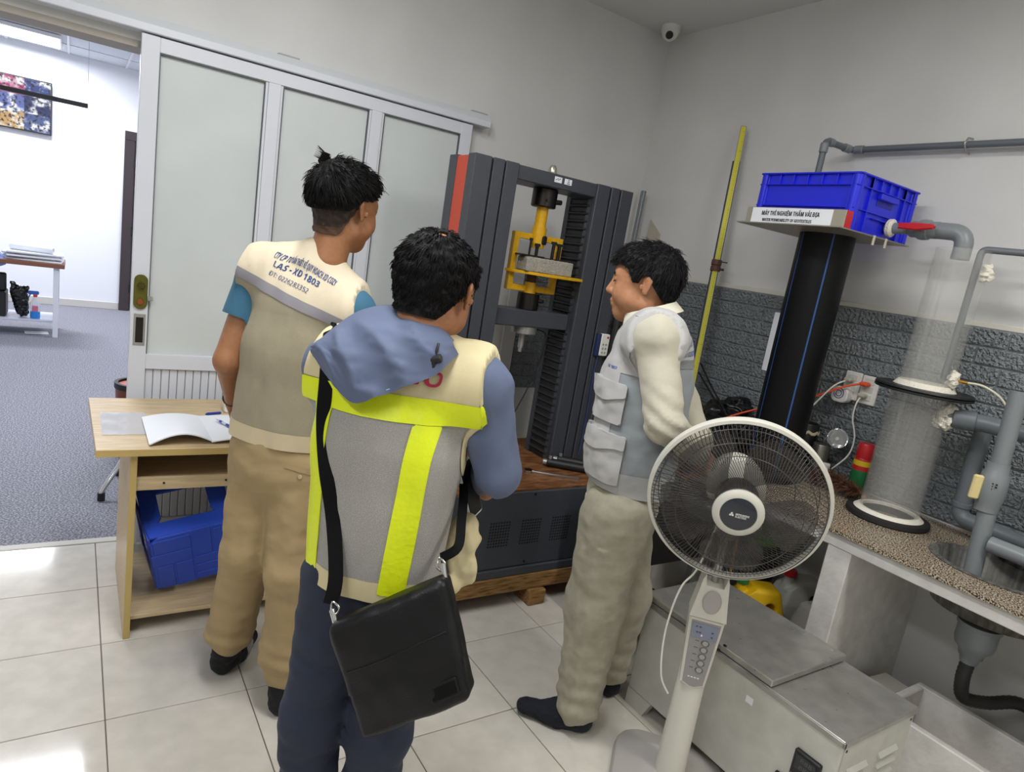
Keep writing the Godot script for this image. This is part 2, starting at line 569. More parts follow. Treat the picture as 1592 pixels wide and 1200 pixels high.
func materials() -> void:
	var grain := noise("fine", 0.12, 0.86, 1.0)
	var cloud := noise("cloud", 0.012, 0.9, 1.0)
	mat("wall", "dededc", 0.85, {"tex": noise("wallc", 0.006, 0.955, 1.0), "scale": 0.5, "bump": noise("wallb", 0.05, 0, 1), "depth": 0.05, "world": true})
	mat("office_wall", "eceef2", 0.85)
	mat("tile_a", "d6d1c6", 0.09, {"tex": noise("tilec", 0.014, 0.93, 1.0), "scale": 1.3, "world": true, "spec": 0.5})
	mat("tile_b", "d2cdc2", 0.1, {"tex": noise("tiled", 0.016, 0.93, 1.0), "scale": 1.1, "world": true})
	mat("grout", "6e675a", 0.9)
	mat("brick", "8d9498", 0.34, {"tex": noise("brickc", 0.03, 0.86, 1.0), "scale": 3.5, "world": true, "bump": noise("brickb", 0.026, 0, 1, FastNoiseLite.TYPE_SIMPLEX, 3), "depth": 1.3})
	mat("brick_joint", "7c8386", 0.5)
	mat("door_white", "d9dce3", 0.32)
	mat("door_seam", "5a5d62", 0.6)
	mat("frosted", "d3d9d8", 0.3, {"tex": noise("frost", 0.005, 0.96, 1.0), "scale": 0.8})
	mat("steel", "b4b3ae", 0.42, {"metal": 0.55, "tex": noise("brush", 0.012, 0.86, 1.0), "scale": V(1.6, 1.6, 1.6), "rtex": noise("brushr", 0.012, 0.6, 1.0)})
	mat("chrome", "d0d0d0", 0.15, {"metal": 1.0})
	mat("dark_steel", "3a3633", 0.35, {"metal": 0.9})
	mat("machine", "43464d", 0.42, {"tex": noise("paintc", 0.02, 0.93, 1.0), "scale": 2.0, "bump": noise("orange", 0.2, 0, 1), "depth": 0.02})
	mat("black", "17181a", 0.5)
	mat("matte_black", "101012", 0.85)
	mat("rubber", "1c1c1c", 0.7)
	mat("orange_red", "c8492f", 0.45)
	mat("yellow_paint", "e3ad0c", 0.4, {"tex": noise("yel", 0.03, 0.9, 1.0), "scale": 3.0})
	mat("white_plastic", "e4e3de", 0.4)
	mat("fan_white", "cfcdc2", 0.38)
	mat("fan_grey", "a8a4a0", 0.4)
	mat("paper", "eceff4", 0.75)
	mat("wood_light", "d8bf95", 0.45, {"tex": noise("oak", 0.02, 0.86, 1.0, FastNoiseLite.TYPE_SIMPLEX_SMOOTH, 5), "scale": V(0.6, 7, 3.5), "world": true})
	mat("wood_edge", "bfa566", 0.5)
	mat("wood_board", "8c6844", 0.6, {"tex": ramp("board", 0.012, [[0.0, "8b6c52"], [0.5, "c7a685"], [1.0, "ffffff"]]), "scale": V(1.5, 4, 5)})
	mat("wood_pallet", "a98f67", 0.8, {"tex": ramp("pal", 0.016, [[0.0, "745a3c"], [0.4, "cfb48c"], [1.0, "fff2d8"]]), "scale": V(1.0, 9, 9)})
	mat("pipe_grey", "7d8386", 0.38)
	mat("pipe_dark", "646b70", 0.4)
	mat("hdpe", "101011", 0.45, {"spec": 0.3})
	mat("blue_stripe", "24508f", 0.5)
	mat("crate", "1a25d8", 0.35)
	mat("clear", "d2d2cc", 0.06, {"alpha": 0.11, "spec": 0.4})
	mat("sealant", "e5e0d2", 0.7, {"bump": noise("seal", 0.06, 0, 1), "depth": 0.4, "scale": 4.0})
	mat("granite", "ffffff", 0.22, {"tex": ramp("gran", 0.11, [[0.0, "221c18"], [0.36, "3a3029"], [0.42, "8c7d68"], [0.55, "b3a48d"], [0.63, "75654f"], [0.70, "c2b6a1"], [1.0, "ddd4c4"]], FastNoiseLite.TYPE_SIMPLEX, 2), "scale": 2.1, "world": true})
	mat("plaster", "e4e2dd", 0.9, {"tex": noise("plast", 0.012, 0.9, 1.0), "scale": 1.5, "world": true, "bump": noise("plastb", 0.04, 0, 1), "depth": 0.1})
	mat("stool_blue", "2a4fc4", 0.4)
	mat("cord_white", "e6e4dc", 0.5)
	mat("cord_orange", "e8572c", 0.45)
	mat("red_plastic", "c3202a", 0.35)

func room() -> void:
	var wall: Material = mats.wall
	var g := Geo.new()
	# wall to the office with the opening that the sliding door serves
	g.span(V(0.20, 0, -0.15), V(3.3, 3.1, 0))
	g.span(V(-1.32, 2.10, -0.15), V(0.20, 3.1, 0))
	g.span(V(-3.1, 0, -0.15), V(-1.32, 3.1, 0))
	struct(g, "wall_back", wall)
	g = Geo.new()
	g.span(V(EX, 0, 0), V(EX + 0.15, CEIL + 0.1, 4.75))
	struct(g, "wall_east", wall)
	g = Geo.new()
	g.span(V(-2.75, 0, 0), V(-2.6, CEIL + 0.1, 4.75))
	struct(g, "wall_west", wall)
	g = Geo.new()
	g.span(V(-2.75, 0, 4.6), V(EX + 0.15, CEIL + 0.1, 4.75))
	struct(g, "wall_front", wall)
	g = Geo.new()
	g.span(V(-2.75, CEIL, 0), V(EX + 0.15, CEIL + 0.12, 4.75))
	struct(g, "ceiling", mat("ceiling_white", "d8d8d6", 0.9))
	# tiled floor: each tile a slab of its own over the grout bed
	var fl := frame("floor")
	g = Geo.new()
	g.span(V(-2.6, -0.08, -0.03), V(EX, -0.0035, 4.6))
	put(g, "grout_bed", mats.grout, fl)
	var kinds := []
	for k in 2:
		g = Geo.new()
		g.box(V(0, -0.004, 0), V(0.3965, 0.008, 0.3965), 0.0012)
		kinds.append(g.mesh())
	var rng := RandomNumberGenerator.new()
	rng.seed = 5
	for i in range(-4, 7):
		for j in range(0, 11):
			var o := put(kinds[0], "tile", mats.tile_a if rng.randf() < 0.5 else mats.tile_b, fl)
			o.position = V(i * 0.4 + 0.2, 0, j * 0.4 + 0.2)
	# threshold strip between tiles and carpet
	g = Geo.new()
	g.span(V(-1.32, -0.02, -0.05), V(0.2, 0.002, -0.002), 0.002)
	struct(g, "trim_1", mat("threshold", "bdb9ae", 0.5))
	# embossed grey brick panels: rows of single bricks on a backing
	bricks("wall_east_dado", 0.0, 3.6, true)
	bricks("wall_back_dado", 2.035, EX - 0.012, false)
	# white capping above the dado and the casing beside the back panels
	g = Geo.new()
	g.span(V(EX - 0.006, 1.535, 0.0), V(EX, 1.556, 4.5), 0.002)
	struct(g, "trim_2", mat("cap", "d6d4c8", 0.7))
	g = Geo.new()
	g.span(V(1.95, 0.0, 0.0), V(2.035, 1.62, 0.018), 0.003)
	struct(g, "trim_3", mats.wall)
	# dome camera under the ceiling corner
	var c := V(2.66, CEIL, 0.14)
	var t := thing("security_camera", "white dome security camera on the ceiling in the wall corner", "camera", c)
	g = geo(t)
	g.lathe([Vector2(0, 0), Vector2(0.052, 0), Vector2(0.052, -0.028), Vector2(0.046, -0.034), Vector2(0, -0.034)], 28, Transform3D(Basis(), c))
	put(g, "base", mats.white_plastic, t)
	g = geo(t)
	var prof := []
	for k in 10:
		var a := PI / 2 * k / 9.0
		prof.append(Vector2(0.046 * cos(a), -0.034 - 0.044 * sin(a)))
	g.lathe(prof, 28, Transform3D(Basis(), c))
	put(g, "shell", mats.white_plastic, t)
	var d := V(-0.62, -0.5, 0.6).normalized()
	g = geo(t)
	g.cyl(c + V(0, -0.036, 0) + d * 0.02, c + V(0, -0.036, 0) + d * 0.049, 0.021, 20, 0.003)
	put(g, "lens", mats.black, t)
	# things leaning in the corner behind the machine
	g = Geo.new()
	g.box(V(2.735, 1.01, 0.07), V(0.022, 2.02, 0.03), 0.003, Basis(Vector3.RIGHT, 0.02))
	solo(g, "metal_bar", mat("bar_grey", "8b8f93", 0.4, {"metal": 0.4}), "tall grey metal bar leaning in the corner behind the machine", "bar")
	g = Geo.new()
	g.slab(PackedVector2Array([Vector2(-0.09, 0), Vector2(0.12, 0), Vector2(0.07, 1.78), Vector2(-0.03, 1.86)]), 0, 0.012, Transform3D(Basis(Vector3.UP, -PI / 2) * Basis(Vector3.RIGHT, -0.02), V(2.76, 0, 0.17)))
	solo(g, "wooden_board", mat("board_pale", "b8b0a0", 0.7), "pale narrow board leaning on the wall corner beside the grey bar", "board")

func bricks(called: String, from: float, to: float, east: bool) -> void:
	var root := frame(called)
	var y0 := 0.77
	var h := (1.535 - y0) / 11.0
	var w := 0.193
	var g := Geo.new()
	if east: g.span(V(EX - 0.004, y0, from), V(EX, 1.535, to))
	else: g.span(V(from, y0, 0), V(to, 1.535, 0.004))
	put(g, "panel", mats.brick_joint, root)
	var full := {}
	for row in 11:
		var a := from - (w * 0.5 if row % 2 else 0.0)
		while a < to - 0.01:
			var lo := maxf(a, from)
			var hi := minf(a + w, to)
			a += w
			if hi - lo < 0.02: continue
			var l := hi - lo - 0.006
			var key := snappedf(l, 0.001)
			if not full.has(key):
				g = Geo.new()
				g.box(Vector3.ZERO, V(0.016, h - 0.006, l) if east else V(l, h - 0.006, 0.016), 0.004)
				full[key] = g.mesh()
			var o := put(full[key], "brick", mats.brick, root)
			var y := y0 + (row + 0.5) * h
			o.position = V(EX - 0.004, y, (lo + hi) * 0.5) if east else V((lo + hi) * 0.5, y, 0.004)

func office() -> void:
	var ow: Material = mats.office_wall
	var g := Geo.new()
	g.span(V(-3.25, 0, -7.23), V(3.45, 3.2, -7.083))
	struct(g, "wall_office_back", ow)
	g = Geo.new()
	g.span(V(-3.25, 0, -7.083), V(-3.1, 3.2, 0))
	struct(g, "wall_office_west", ow)
	g = Geo.new()
	g.span(V(3.3, 0, -7.083), V(3.45, 3.2, 0))
	struct(g, "wall_office_east", ow)
	g = Geo.new()
	g.span(V(-3.1, -0.08, -7.083), V(3.3, -0.001, -0.05))
	struct(g, "floor_carpet", mat("carpet", "ffffff", 1.0, {"tex": ramp("carp", 0.16, [[0.0, "55565e"], [0.45, "787981"], [0.6, "8b8c95"], [1.0, "c4c5cf"]], FastNoiseLite.TYPE_SIMPLEX, 3), "scale": 0.9, "world": true, "bump": noise("carpb", 0.25, 0, 1), "depth": 0.4}))
	g = Geo.new()
	g.span(V(-3.1, 0, -7.083), V(0.414, 0.092, -7.07), 0.003)
	struct(g, "baseboard_office", mat("skirt", "c9c6c0", 0.5))
	# suspended ceiling: tiles laid in a grid of bars
	var ce := frame("ceiling_office")
	g = Geo.new()
	g.span(V(-3.1, 3.075, -7.083), V(3.3, 3.2, -0.15))
	put(g, "ceiling_slab", mats.grout, ce)
	g = Geo.new()
	for i in 12:
		g.span(V(-3.212 + i * 0.6, 3.036, -7.083), V(-3.188 + i * 0.6, 3.07, -0.15))
	for j in 12:
		g.span(V(-3.1, 3.037, -7.083 + j * 0.6), V(3.3, 3.071, -7.06 + j * 0.6))
	put(g, "grid_bars", mat("bar_white", "e6e8ec", 0.5), ce)
	g = Geo.new()
	g.box(Vector3.ZERO, V(0.578, 0.02, 0.578), 0.004)
	var tm := g.mesh()
	for i in range(0, 11):
		for j in range(0, 11):
			var at := V(-2.9 + i * 0.6, 3.056, -6.772 + j * 0.6)
			if absf(at.x) > 3.05: continue
			var o := put(tm, "ceiling_tile", mat("ctile", "d5dae2", 0.9), ce)
			o.position = at
	# dark door at the end of the office wall
	var dr := frame("door_1")
	g = Geo.new()
	g.span(V(0.414, 0, -7.083), V(0.53, 2.19, -7.04), 0.004)
	g.span(V(1.36, 0, -7.083), V(1.476, 2.19, -7.04), 0.004)
	g.span(V(0.414, 2.19, -7.083), V(1.476, 2.30, -7.04), 0.004)
	put(g, "door_frame", mat("door_dark", "3b3234", 0.5), dr)
	g = Geo.new()
	g.span(V(0.535, 0.01, -7.08), V(1.355, 2.185, -7.05), 0.003)
	put(g, "door_leaf", mat("leaf_dark", "4a3c3a", 0.5), dr)
	for y in [0.25, 1.0, 1.85]:
		g = Geo.new()
		g.span(V(0.518, y, -7.045), V(0.54, y + 0.11, -7.03), 0.003)
		put(g, "hinge", mats.black, dr)
	# screen on the wall
	var c := V(-0.88, 2.358, -7.03)
	var tv := thing("television", "flat wall television showing a grid of bright camera pictures", "television", c)
	g = geo(tv)
	g.x = g.x * Transform3D(Basis(Vector3.RIGHT, 0.05), c)
	g.box(V(0, 0, 0), V(1.05, 0.60, 0.035), 0.005)
	put(g, "case", mats.black, tv)
	g = geo(tv)
	g.x = g.x * Transform3D(Basis(Vector3.RIGHT, 0.05), c)
	g.quad(V(-0.51, -0.285, 0.0185), V(0.51, -0.285, 0.0185), V(0.51, 0.285, 0.0185), V(-0.51, 0.285, 0.0185), V(0, 0, 1))
	put(g, "screen", screen_material(), tv)
	g = geo(tv)
	g.span(V(-1.0, 2.3, -7.083), V(-0.76, 2.42, -7.045))
	put(g, "bracket", mats.black, tv)
	# black hanging bar lamp
	c = V(-0.70, 2.353, -5.6)
	var hl := thing("pendant_bar", "slim black bar hanging from the office ceiling on thin wires", "pendant bar", c)
	g = geo(hl)
	g.span(V(-1.4, 2.33, -5.62), V(-0.008, 2.376, -5.58), 0.004)
	put(g, "bar", mats.black, hl)
	for x in [-0.012, -1.2]:
		g = geo(hl)
		g.cyl(V(x, 2.376, -5.6), V(x, 3.03, -5.6), 0.0025, 6)
		put(g, "wire", mat("wire_grey", "b9bcc4", 0.4), hl)
		g = geo(hl)
		g.cyl(V(x, 3.037, -5.6), V(x, 3.012, -5.6), 0.05, 16, 0.004)
		put(g, "ceiling_cap", mats.black, hl)
	# work table with papers
	c = V(-0.85, 0, -5.1)
	var tb := thing("work_table", "long office table with brown top, white square legs and low shelf", "table", c)
	g = geo(tb)
	g.span(V(-1.75, 0.70, -5.42), V(-0.175, 0.74, -4.78), 0.003)
	put(g, "table_top", mat("table_brown", "7d4f3a", 0.5), tb)
	for p in [[-0.245, -4.835], [-0.245, -5.37], [-1.68, -4.835], [-1.68, -5.37]]:
		g = geo(tb)
		g.span(V(p[0] - 0.022, 0, p[1] - 0.022), V(p[0] + 0.022, 0.7, p[1] + 0.022), 0.002)
		put(g, "leg", mats.door_white, tb)
	g = geo(tb)
	g.span(V(-1.68, 0.15, -5.37), V(-0.26, 0.168, -4.83), 0.003)
	put(g, "shelf", mat("shelf_pale", "c3c8d6", 0.3), tb)
	var rng := RandomNumberGenerator.new()
	rng.seed = 11
	var lab := ["flat sheaf of papers lowest in the pile on the office table", "sheaf of papers second from the table top in the pile", "grey edged sheaf of papers in the middle of the pile", "white sheaf of papers second from the top of the pile", "loose white sheaf topmost in the pile under the paper rolls"]
	for k in 5:
		g = Geo.new()
		var y := 0.741 + k * 0.017
		g.box(V(-0.45 + rng.randf_range(-0.04, 0.04), y + 0.008, -5.0 + rng.randf_range(-0.04, 0.04)), V(0.46, 0.016, 0.32), 0.002, Basis(Vector3.UP, rng.randf_range(-0.12, 0.12)))
		solo(g, "paper_stack", mat("paper%d" % (k % 2), ["e9ecf2", "c6cad2"][k % 2], 0.8), lab[k], "papers", "papers piled on the office table")
	for k in 2:
		g = Geo.new()
		g.pipe(V(-0.62 + k * 0.0, 0.858, -5.06 + k * 0.085), V(-0.27, 0.858, -4.96 + k * 0.085), 0.034, 0.028, 18)
		solo(g, "paper_roll", mats.paper, ["rolled white drawing lying on the papers, nearer the wall", "rolled white drawing lying on the papers, nearer the doorway"][k], "paper roll", "rolled drawings on the office table")
	g = Geo.new()
	g.box(V(-0.86, 0.29, -5.05), V(0.42, 0.24, 0.3), 0.01)
	g.box(V(-0.86, 0.5, -4.99), V(0.42, 0.18, 0.04), 0.012)
	solo(g, "black_case", mats.black, "black box shaped case standing on the low shelf of the office table", "case")
	# crumpled black bag and spray bottle on the shelf
	var f := Field.new(V(-0.7, 0.15, -5.2), V(-0.38, 0.56, -4.8), 0.011)
	f.cap(V(-0.52, 0.22, -4.98), V(-0.55, 0.40, -4.98), 0.05, 0.075, 0.03)
	f.cap(V(-0.58, 0.42, -4.98), V(-0.6, 0.49, -4.98), 0.03, 0.02, 0.02)
	f.cap(V(-0.52, 0.42, -4.98), V(-0.49, 0.46, -4.98), 0.03, 0.02, 0.02)
	f.wrinkle(26.0, 0.022, V(1, 1, 1), 3)
	solo(f.mesh(), "black_bag", mat("bag_film", "0d0d10", 0.25), "crumpled black plastic bag on the low shelf beside the spray bottle", "plastic bag")
	c = V(-0.415, 0.168, -4.93)
	var sb := thing("spray_bottle", "clear spray bottle with blue liquid and blue trigger on low shelf", "spray bottle", c)
	g = geo(sb)
	g.lathe([Vector2(0, 0), Vector2(0.04, 0), Vector2(0.042, 0.01), Vector2(0.042, 0.07), Vector2(0, 0.07)], 18, Transform3D(Basis(), c))
	put(g, "liquid", mat("blue_liquid", "2a7fd0", 0.2), sb)
	g = geo(sb)
	g.lathe([Vector2(0.042, 0.07), Vector2(0.042, 0.15), Vector2(0.02, 0.2), Vector2(0.014, 0.22), Vector2(0, 0.22)], 18, Transform3D(Basis(), c))
	put(g, "bottle", mat("clear_pet", "dfe6ee", 0.1, {"alpha": 0.35}), sb)
	g = geo(sb)
	g.box(c + V(0, 0.1, 0.03), V(0.05, 0.06, 0.03), 0.006)
	put(g, "label_sticker", mat("pink", "c06a86", 0.6), sb)
	g = geo(sb)
	g.cyl(c + V(0, 0.215, 0), c + V(0, 0.235, 0), 0.018, 12)
	put(g, "neck_ring", mats.red_plastic, sb)
	g = geo(sb)
	g.box(c + V(-0.015, 0.255, 0), V(0.09, 0.035, 0.03), 0.008)
	g.box(c + V(-0.045, 0.228, 0), V(0.012, 0.05, 0.018), 0.003, Basis(Vector3.BACK, -0.4))
	put(g, "trigger", mat("trigger_blue", "2f5fae", 0.4), sb)
	g = Geo.new()
	g.box(V(-0.405, 0.004, -5.02), V(0.2, 0.004, 0.13), 0.001, Basis(Vector3.UP, 0.1))
	solo(g, "paper_sheet", mats.paper, "white sheet of paper lying on the carpet under the table", "paper")
	# someone's bag and folded jacket on the table end
	f = Field.new(V(-1.1, 0.6, -5.1), V(-0.6, 1.05, -4.7), 0.014)
	f.cap(V(-0.82, 0.80, -4.9), V(-0.7, 0.72, -4.86), 0.085, 0.06, 0.03)
	f.cap(V(-0.9, 0.9, -4.9), V(-0.8, 0.86, -4.9), 0.09, 0.06, 0.03)
	f.wrinkle(22.0, 0.012, V(1, 1, 1), 3)
	solo(f.mesh(), "folded_jacket", mat("jacket_blue", "8d9ad0", 0.8), "pale blue folded jacket heaped at the edge of the office table", "jacket")
	# waste bin behind the door edge
	c = V(0.245, 0, -1.18)
	var bn := thing("waste_bin", "round red brown bin with black rim standing on the carpet", "bin", c)
	g = geo(bn)
	g.lathe([Vector2(0, 0), Vector2(0.115, 0), Vector2(0.132, 0.42), Vector2(0.126, 0.42), Vector2(0.11, 0.02)], 28, Transform3D(Basis(), c))
	put(g, "body", mat("bin_brown", "7a3a22", 0.35), bn)
	g = geo(bn)
	g.lathe([Vector2(0.122, 0.418), Vector2(0.138, 0.418), Vector2(0.138, 0.45), Vector2(0.118, 0.45), Vector2(0.122, 0.418)], 28, Transform3D(Basis(), c))
	put(g, "rim", mats.black, bn)
	g = geo(bn)
	g.lathe([Vector2(0.118, 0.436), Vector2(0.06, 0.44), Vector2(0, 0.432)], 24, Transform3D(Basis(), c))
	put(g, "lid", mat("bin_pink", "b46a5c", 0.4), bn)
	# chrome legged stool behind the desk
	c = V(0.255, 0, -0.62)
	var st := thing("chrome_stool", "folding stool with bent chrome legs and ring behind the desk", "stool", c)
	for k in 4:
		var a := PI / 4 + PI / 2 * k + 0.25
		var d := V(cos(a), 0, sin(a))
		g = geo(st)
		g.tube(curve([c + d * 0.255 + V(0, 0.02, 0), c + d * 0.245 + V(0, 0.06, 0), c + d * 0.15 + V(0, 0.2, 0), c + d * 0.14 + V(0, 0.34, 0), c + d * 0.14 + V(0, 0.43, 0)]), 0.0125, 10)
		var lg := put(g, "leg", mats.chrome, st)
		g = geo(st)
		g.cyl(c + d * 0.255, c + d * 0.255 + V(0, 0.04, 0), 0.018, 10)
		put(g, "rubber_foot", mats.black, lg)
	g = geo(st)
	var ring := []
	for k in 33: ring.append(c + V(cos(TAU * k / 32) * 0.14, 0.2, sin(TAU * k / 32) * 0.14))
	g.tube(ring, 0.006, 6, false)
	put(g, "foot_ring", mats.chrome, st)
	g = geo(st)
	g.lathe([Vector2(0, 0.43), Vector2(0.16, 0.43), Vector2(0.165, 0.445), Vector2(0.15, 0.46), Vector2(0, 0.465)], 24, Transform3D(Basis(), c))
	put(g, "seat", mats.black, st)

func screen_material() -> StandardMaterial3D:
	var w := 264
	var h := 144
	var im := Image.create(w, h, false, Image.FORMAT_RGB8)
	var f := FastNoiseLite.new()
	f.seed = 3; f.frequency = 0.022
	var hues := ["2aa0c8", "e08848", "b8487a", "3a4a8a", "d8c8d0", "c85a50", "6a78b8", "38406a", "8a6ab0", "4880b0", "d0a870", "58689a"]
	for y in h:
		for x in w:
			var cell := (y / 48) * 4 + x / 66
			var c := Color(hues[cell])
			var q := f.get_noise_2d(x + cell * 300, y)
			var q2 := f.get_noise_2d(x * 3.1, y * 3.1 + cell * 200)
			c = c.lerp(Color.WHITE, clampf(q * 2.4 + 0.1, 0, 0.95)).lerp(Color("1a1c30"), clampf(q2 * 2.2 - 0.15, 0, 0.8))
			im.set_pixel(x, y, c)
	var m := mat("screen", "101010", 0.2, {"uv": true, "emit": "ffffff", "energy": 0.9})
	m.emission_texture = ImageTexture.create_from_image(im)
	m.emission_operator = BaseMaterial3D.EMISSION_OP_MULTIPLY
	m.uv1_scale = V(1, -1, 1)
	return m

func sliding_door() -> void:
	var w: Material = mats.door_white
	var dr := frame("door_2")
	var zf := 0.06
	var zb := 0.025
	var g := Geo.new()
	g.span(V(0.094, 0.01, zb), V(0.158, 2.122, zf), 0.002)
	g.span(V(1.490, 0.01, zb), V(1.552, 2.122, zf), 0.002)
	put(g, "stile", w, dr)
	for r in [[2.067, 2.1215], [0.813, 0.878], [0.012, 0.12]]:
		g = Geo.new()
		g.span(V(0.158, r[0], zb), V(1.49, r[1], zf), 0.002)
		put(g, "rail", w, dr)
	for x in [0.555, 1.014]:
		g = Geo.new()
		g.span(V(x + 0.011, 0.878, zb), V(x + 0.063, 2.067, zf), 0.002)
		g.span(V(x, 0.878, zb), V(x + 0.0105, 2.067, zf - 0.006), 0.001)
		g.span(V(x + 0.0635, 0.878, zb), V(x + 0.073, 2.067, zf - 0.006), 0.001)
		put(g, "mullion", w, dr)
	for x in [[0.158, 0.555], [0.628, 1.014], [1.087, 1.49]]:
		g = Geo.new()
		g.span(V(x[0], 0.878, zb + 0.008), V(x[1], 2.067, zf - 0.018))
		put(g, "pane", mats.frosted, dr)
		g = Geo.new()
		g.span(V(x[0], 2.062, zf - 0.019), V(x[1], 2.067, zf - 0.004))
		g.span(V(x[0], 0.878, zf - 0.019), V(x[0] + 0.004, 2.062, zf - 0.004))
		g.span(V(x[1] - 0.004, 0.878, zf - 0.019), V(x[1], 2.062, zf - 0.004))
		put(g, "gasket", mats.door_seam, dr)
	g = Geo.new()
	g.box(Vector3.ZERO, V(0.0295, 0.691, 0.012), 0.003)
	var slat := g.mesh()
	var k := 0
	while 0.158 + k * 0.0317 + 0.03 < 1.492:
		var o := put(slat, "slat", w, dr)
		o.position = V(0.174 + k * 0.0317, 0.4665, zb + 0.014)
		k += 1
	g = Geo.new()
	g.span(V(0.158, 0.12, zb), V(1.49, 0.813, zb + 0.010))
	put(g, "kick_panel", mats.door_seam, dr)
	# lock: bronze plate with knob, and a recessed pull below
	g = Geo.new()
	g.slab(round_rect(0.05, 0.142, 0.024), 0, 0.012, Transform3D(Basis(), V(0.128, 1.138, zf)), 0.003)
	var lk := put(g, "lock_plate", mat("bronze", "6d6a2c", 0.35, {"metal": 0.6}), dr)
	g = Geo.new()
	g.cyl(V(0.128, 1.165, zf + 0.01), V(0.128, 1.165, zf + 0.03), 0.014, 16, 0.003)
	put(g, "lock_cylinder", mat("bronze_dark", "58552a", 0.35, {"metal": 0.7}), lk)
	g = Geo.new()
	g.cyl(V(0.127, 1.098, zf + 0.01), V(0.127, 1.098, zf + 0.02), 0.013, 16, 0.003)
	put(g, "key_knob", mat("copper", "9c5a34", 0.4, {"metal": 0.6}), lk)
	g = Geo.new()
	g.span(V(0.152, 1.105, zf), V(0.172, 1.122, zf + 0.02), 0.002)
	put(g, "latch", mats.steel, lk)
	g = Geo.new()
	g.span(V(0.107, 0.912, zf - 0.002), V(0.151, 1.046, zf + 0.002), 0.002)
	var pl := put(g, "pull_plate", mats.steel, dr)
	g = Geo.new()
	g.span(V(0.115, 0.926, zf + 0.001), V(0.143, 1.032, zf + 0.0035), 0.001)
	put(g, "pull_recess", mats.dark_steel, pl)
	# overhead track
	var tr := frame("trim_4")
	g = Geo.new()
	g.span(V(-1.35, 2.127, 0.0), V(1.645, 2.158, 0.075), 0.003)
	put(g, "track", w, tr)
	g = Geo.new()
	g.slab(PackedVector2Array([Vector2(0, 2.158), Vector2(0.072, 2.158), Vector2(0.05, 2.187), Vector2(0, 2.19)]), -1.35, 1.645, Transform3D(Basis(V(0, 0, 1), V(0, 1, 0), V(-1, 0, 0)), V(0.295, 0, 0)))
	put(g, "track_cover", mat("track_pale", "d3d8da", 0.3), tr)
	for x in [0.6, 1.55]:
		g = Geo.new()
		g.span(V(x, 2.187, 0.0), V(x + 0.09, 2.197, 0.035), 0.001)
		put(g, "clip", mat("clip_grey", "a6a8a8", 0.5), tr)
	# plain lining of the opening's head
	g = Geo.new()
	g.span(V(-1.32, 2.075, -0.15), V(0.2, 2.10, 0.0))
	struct(g, "trim_5", mat("lining", "a79f94", 0.6))

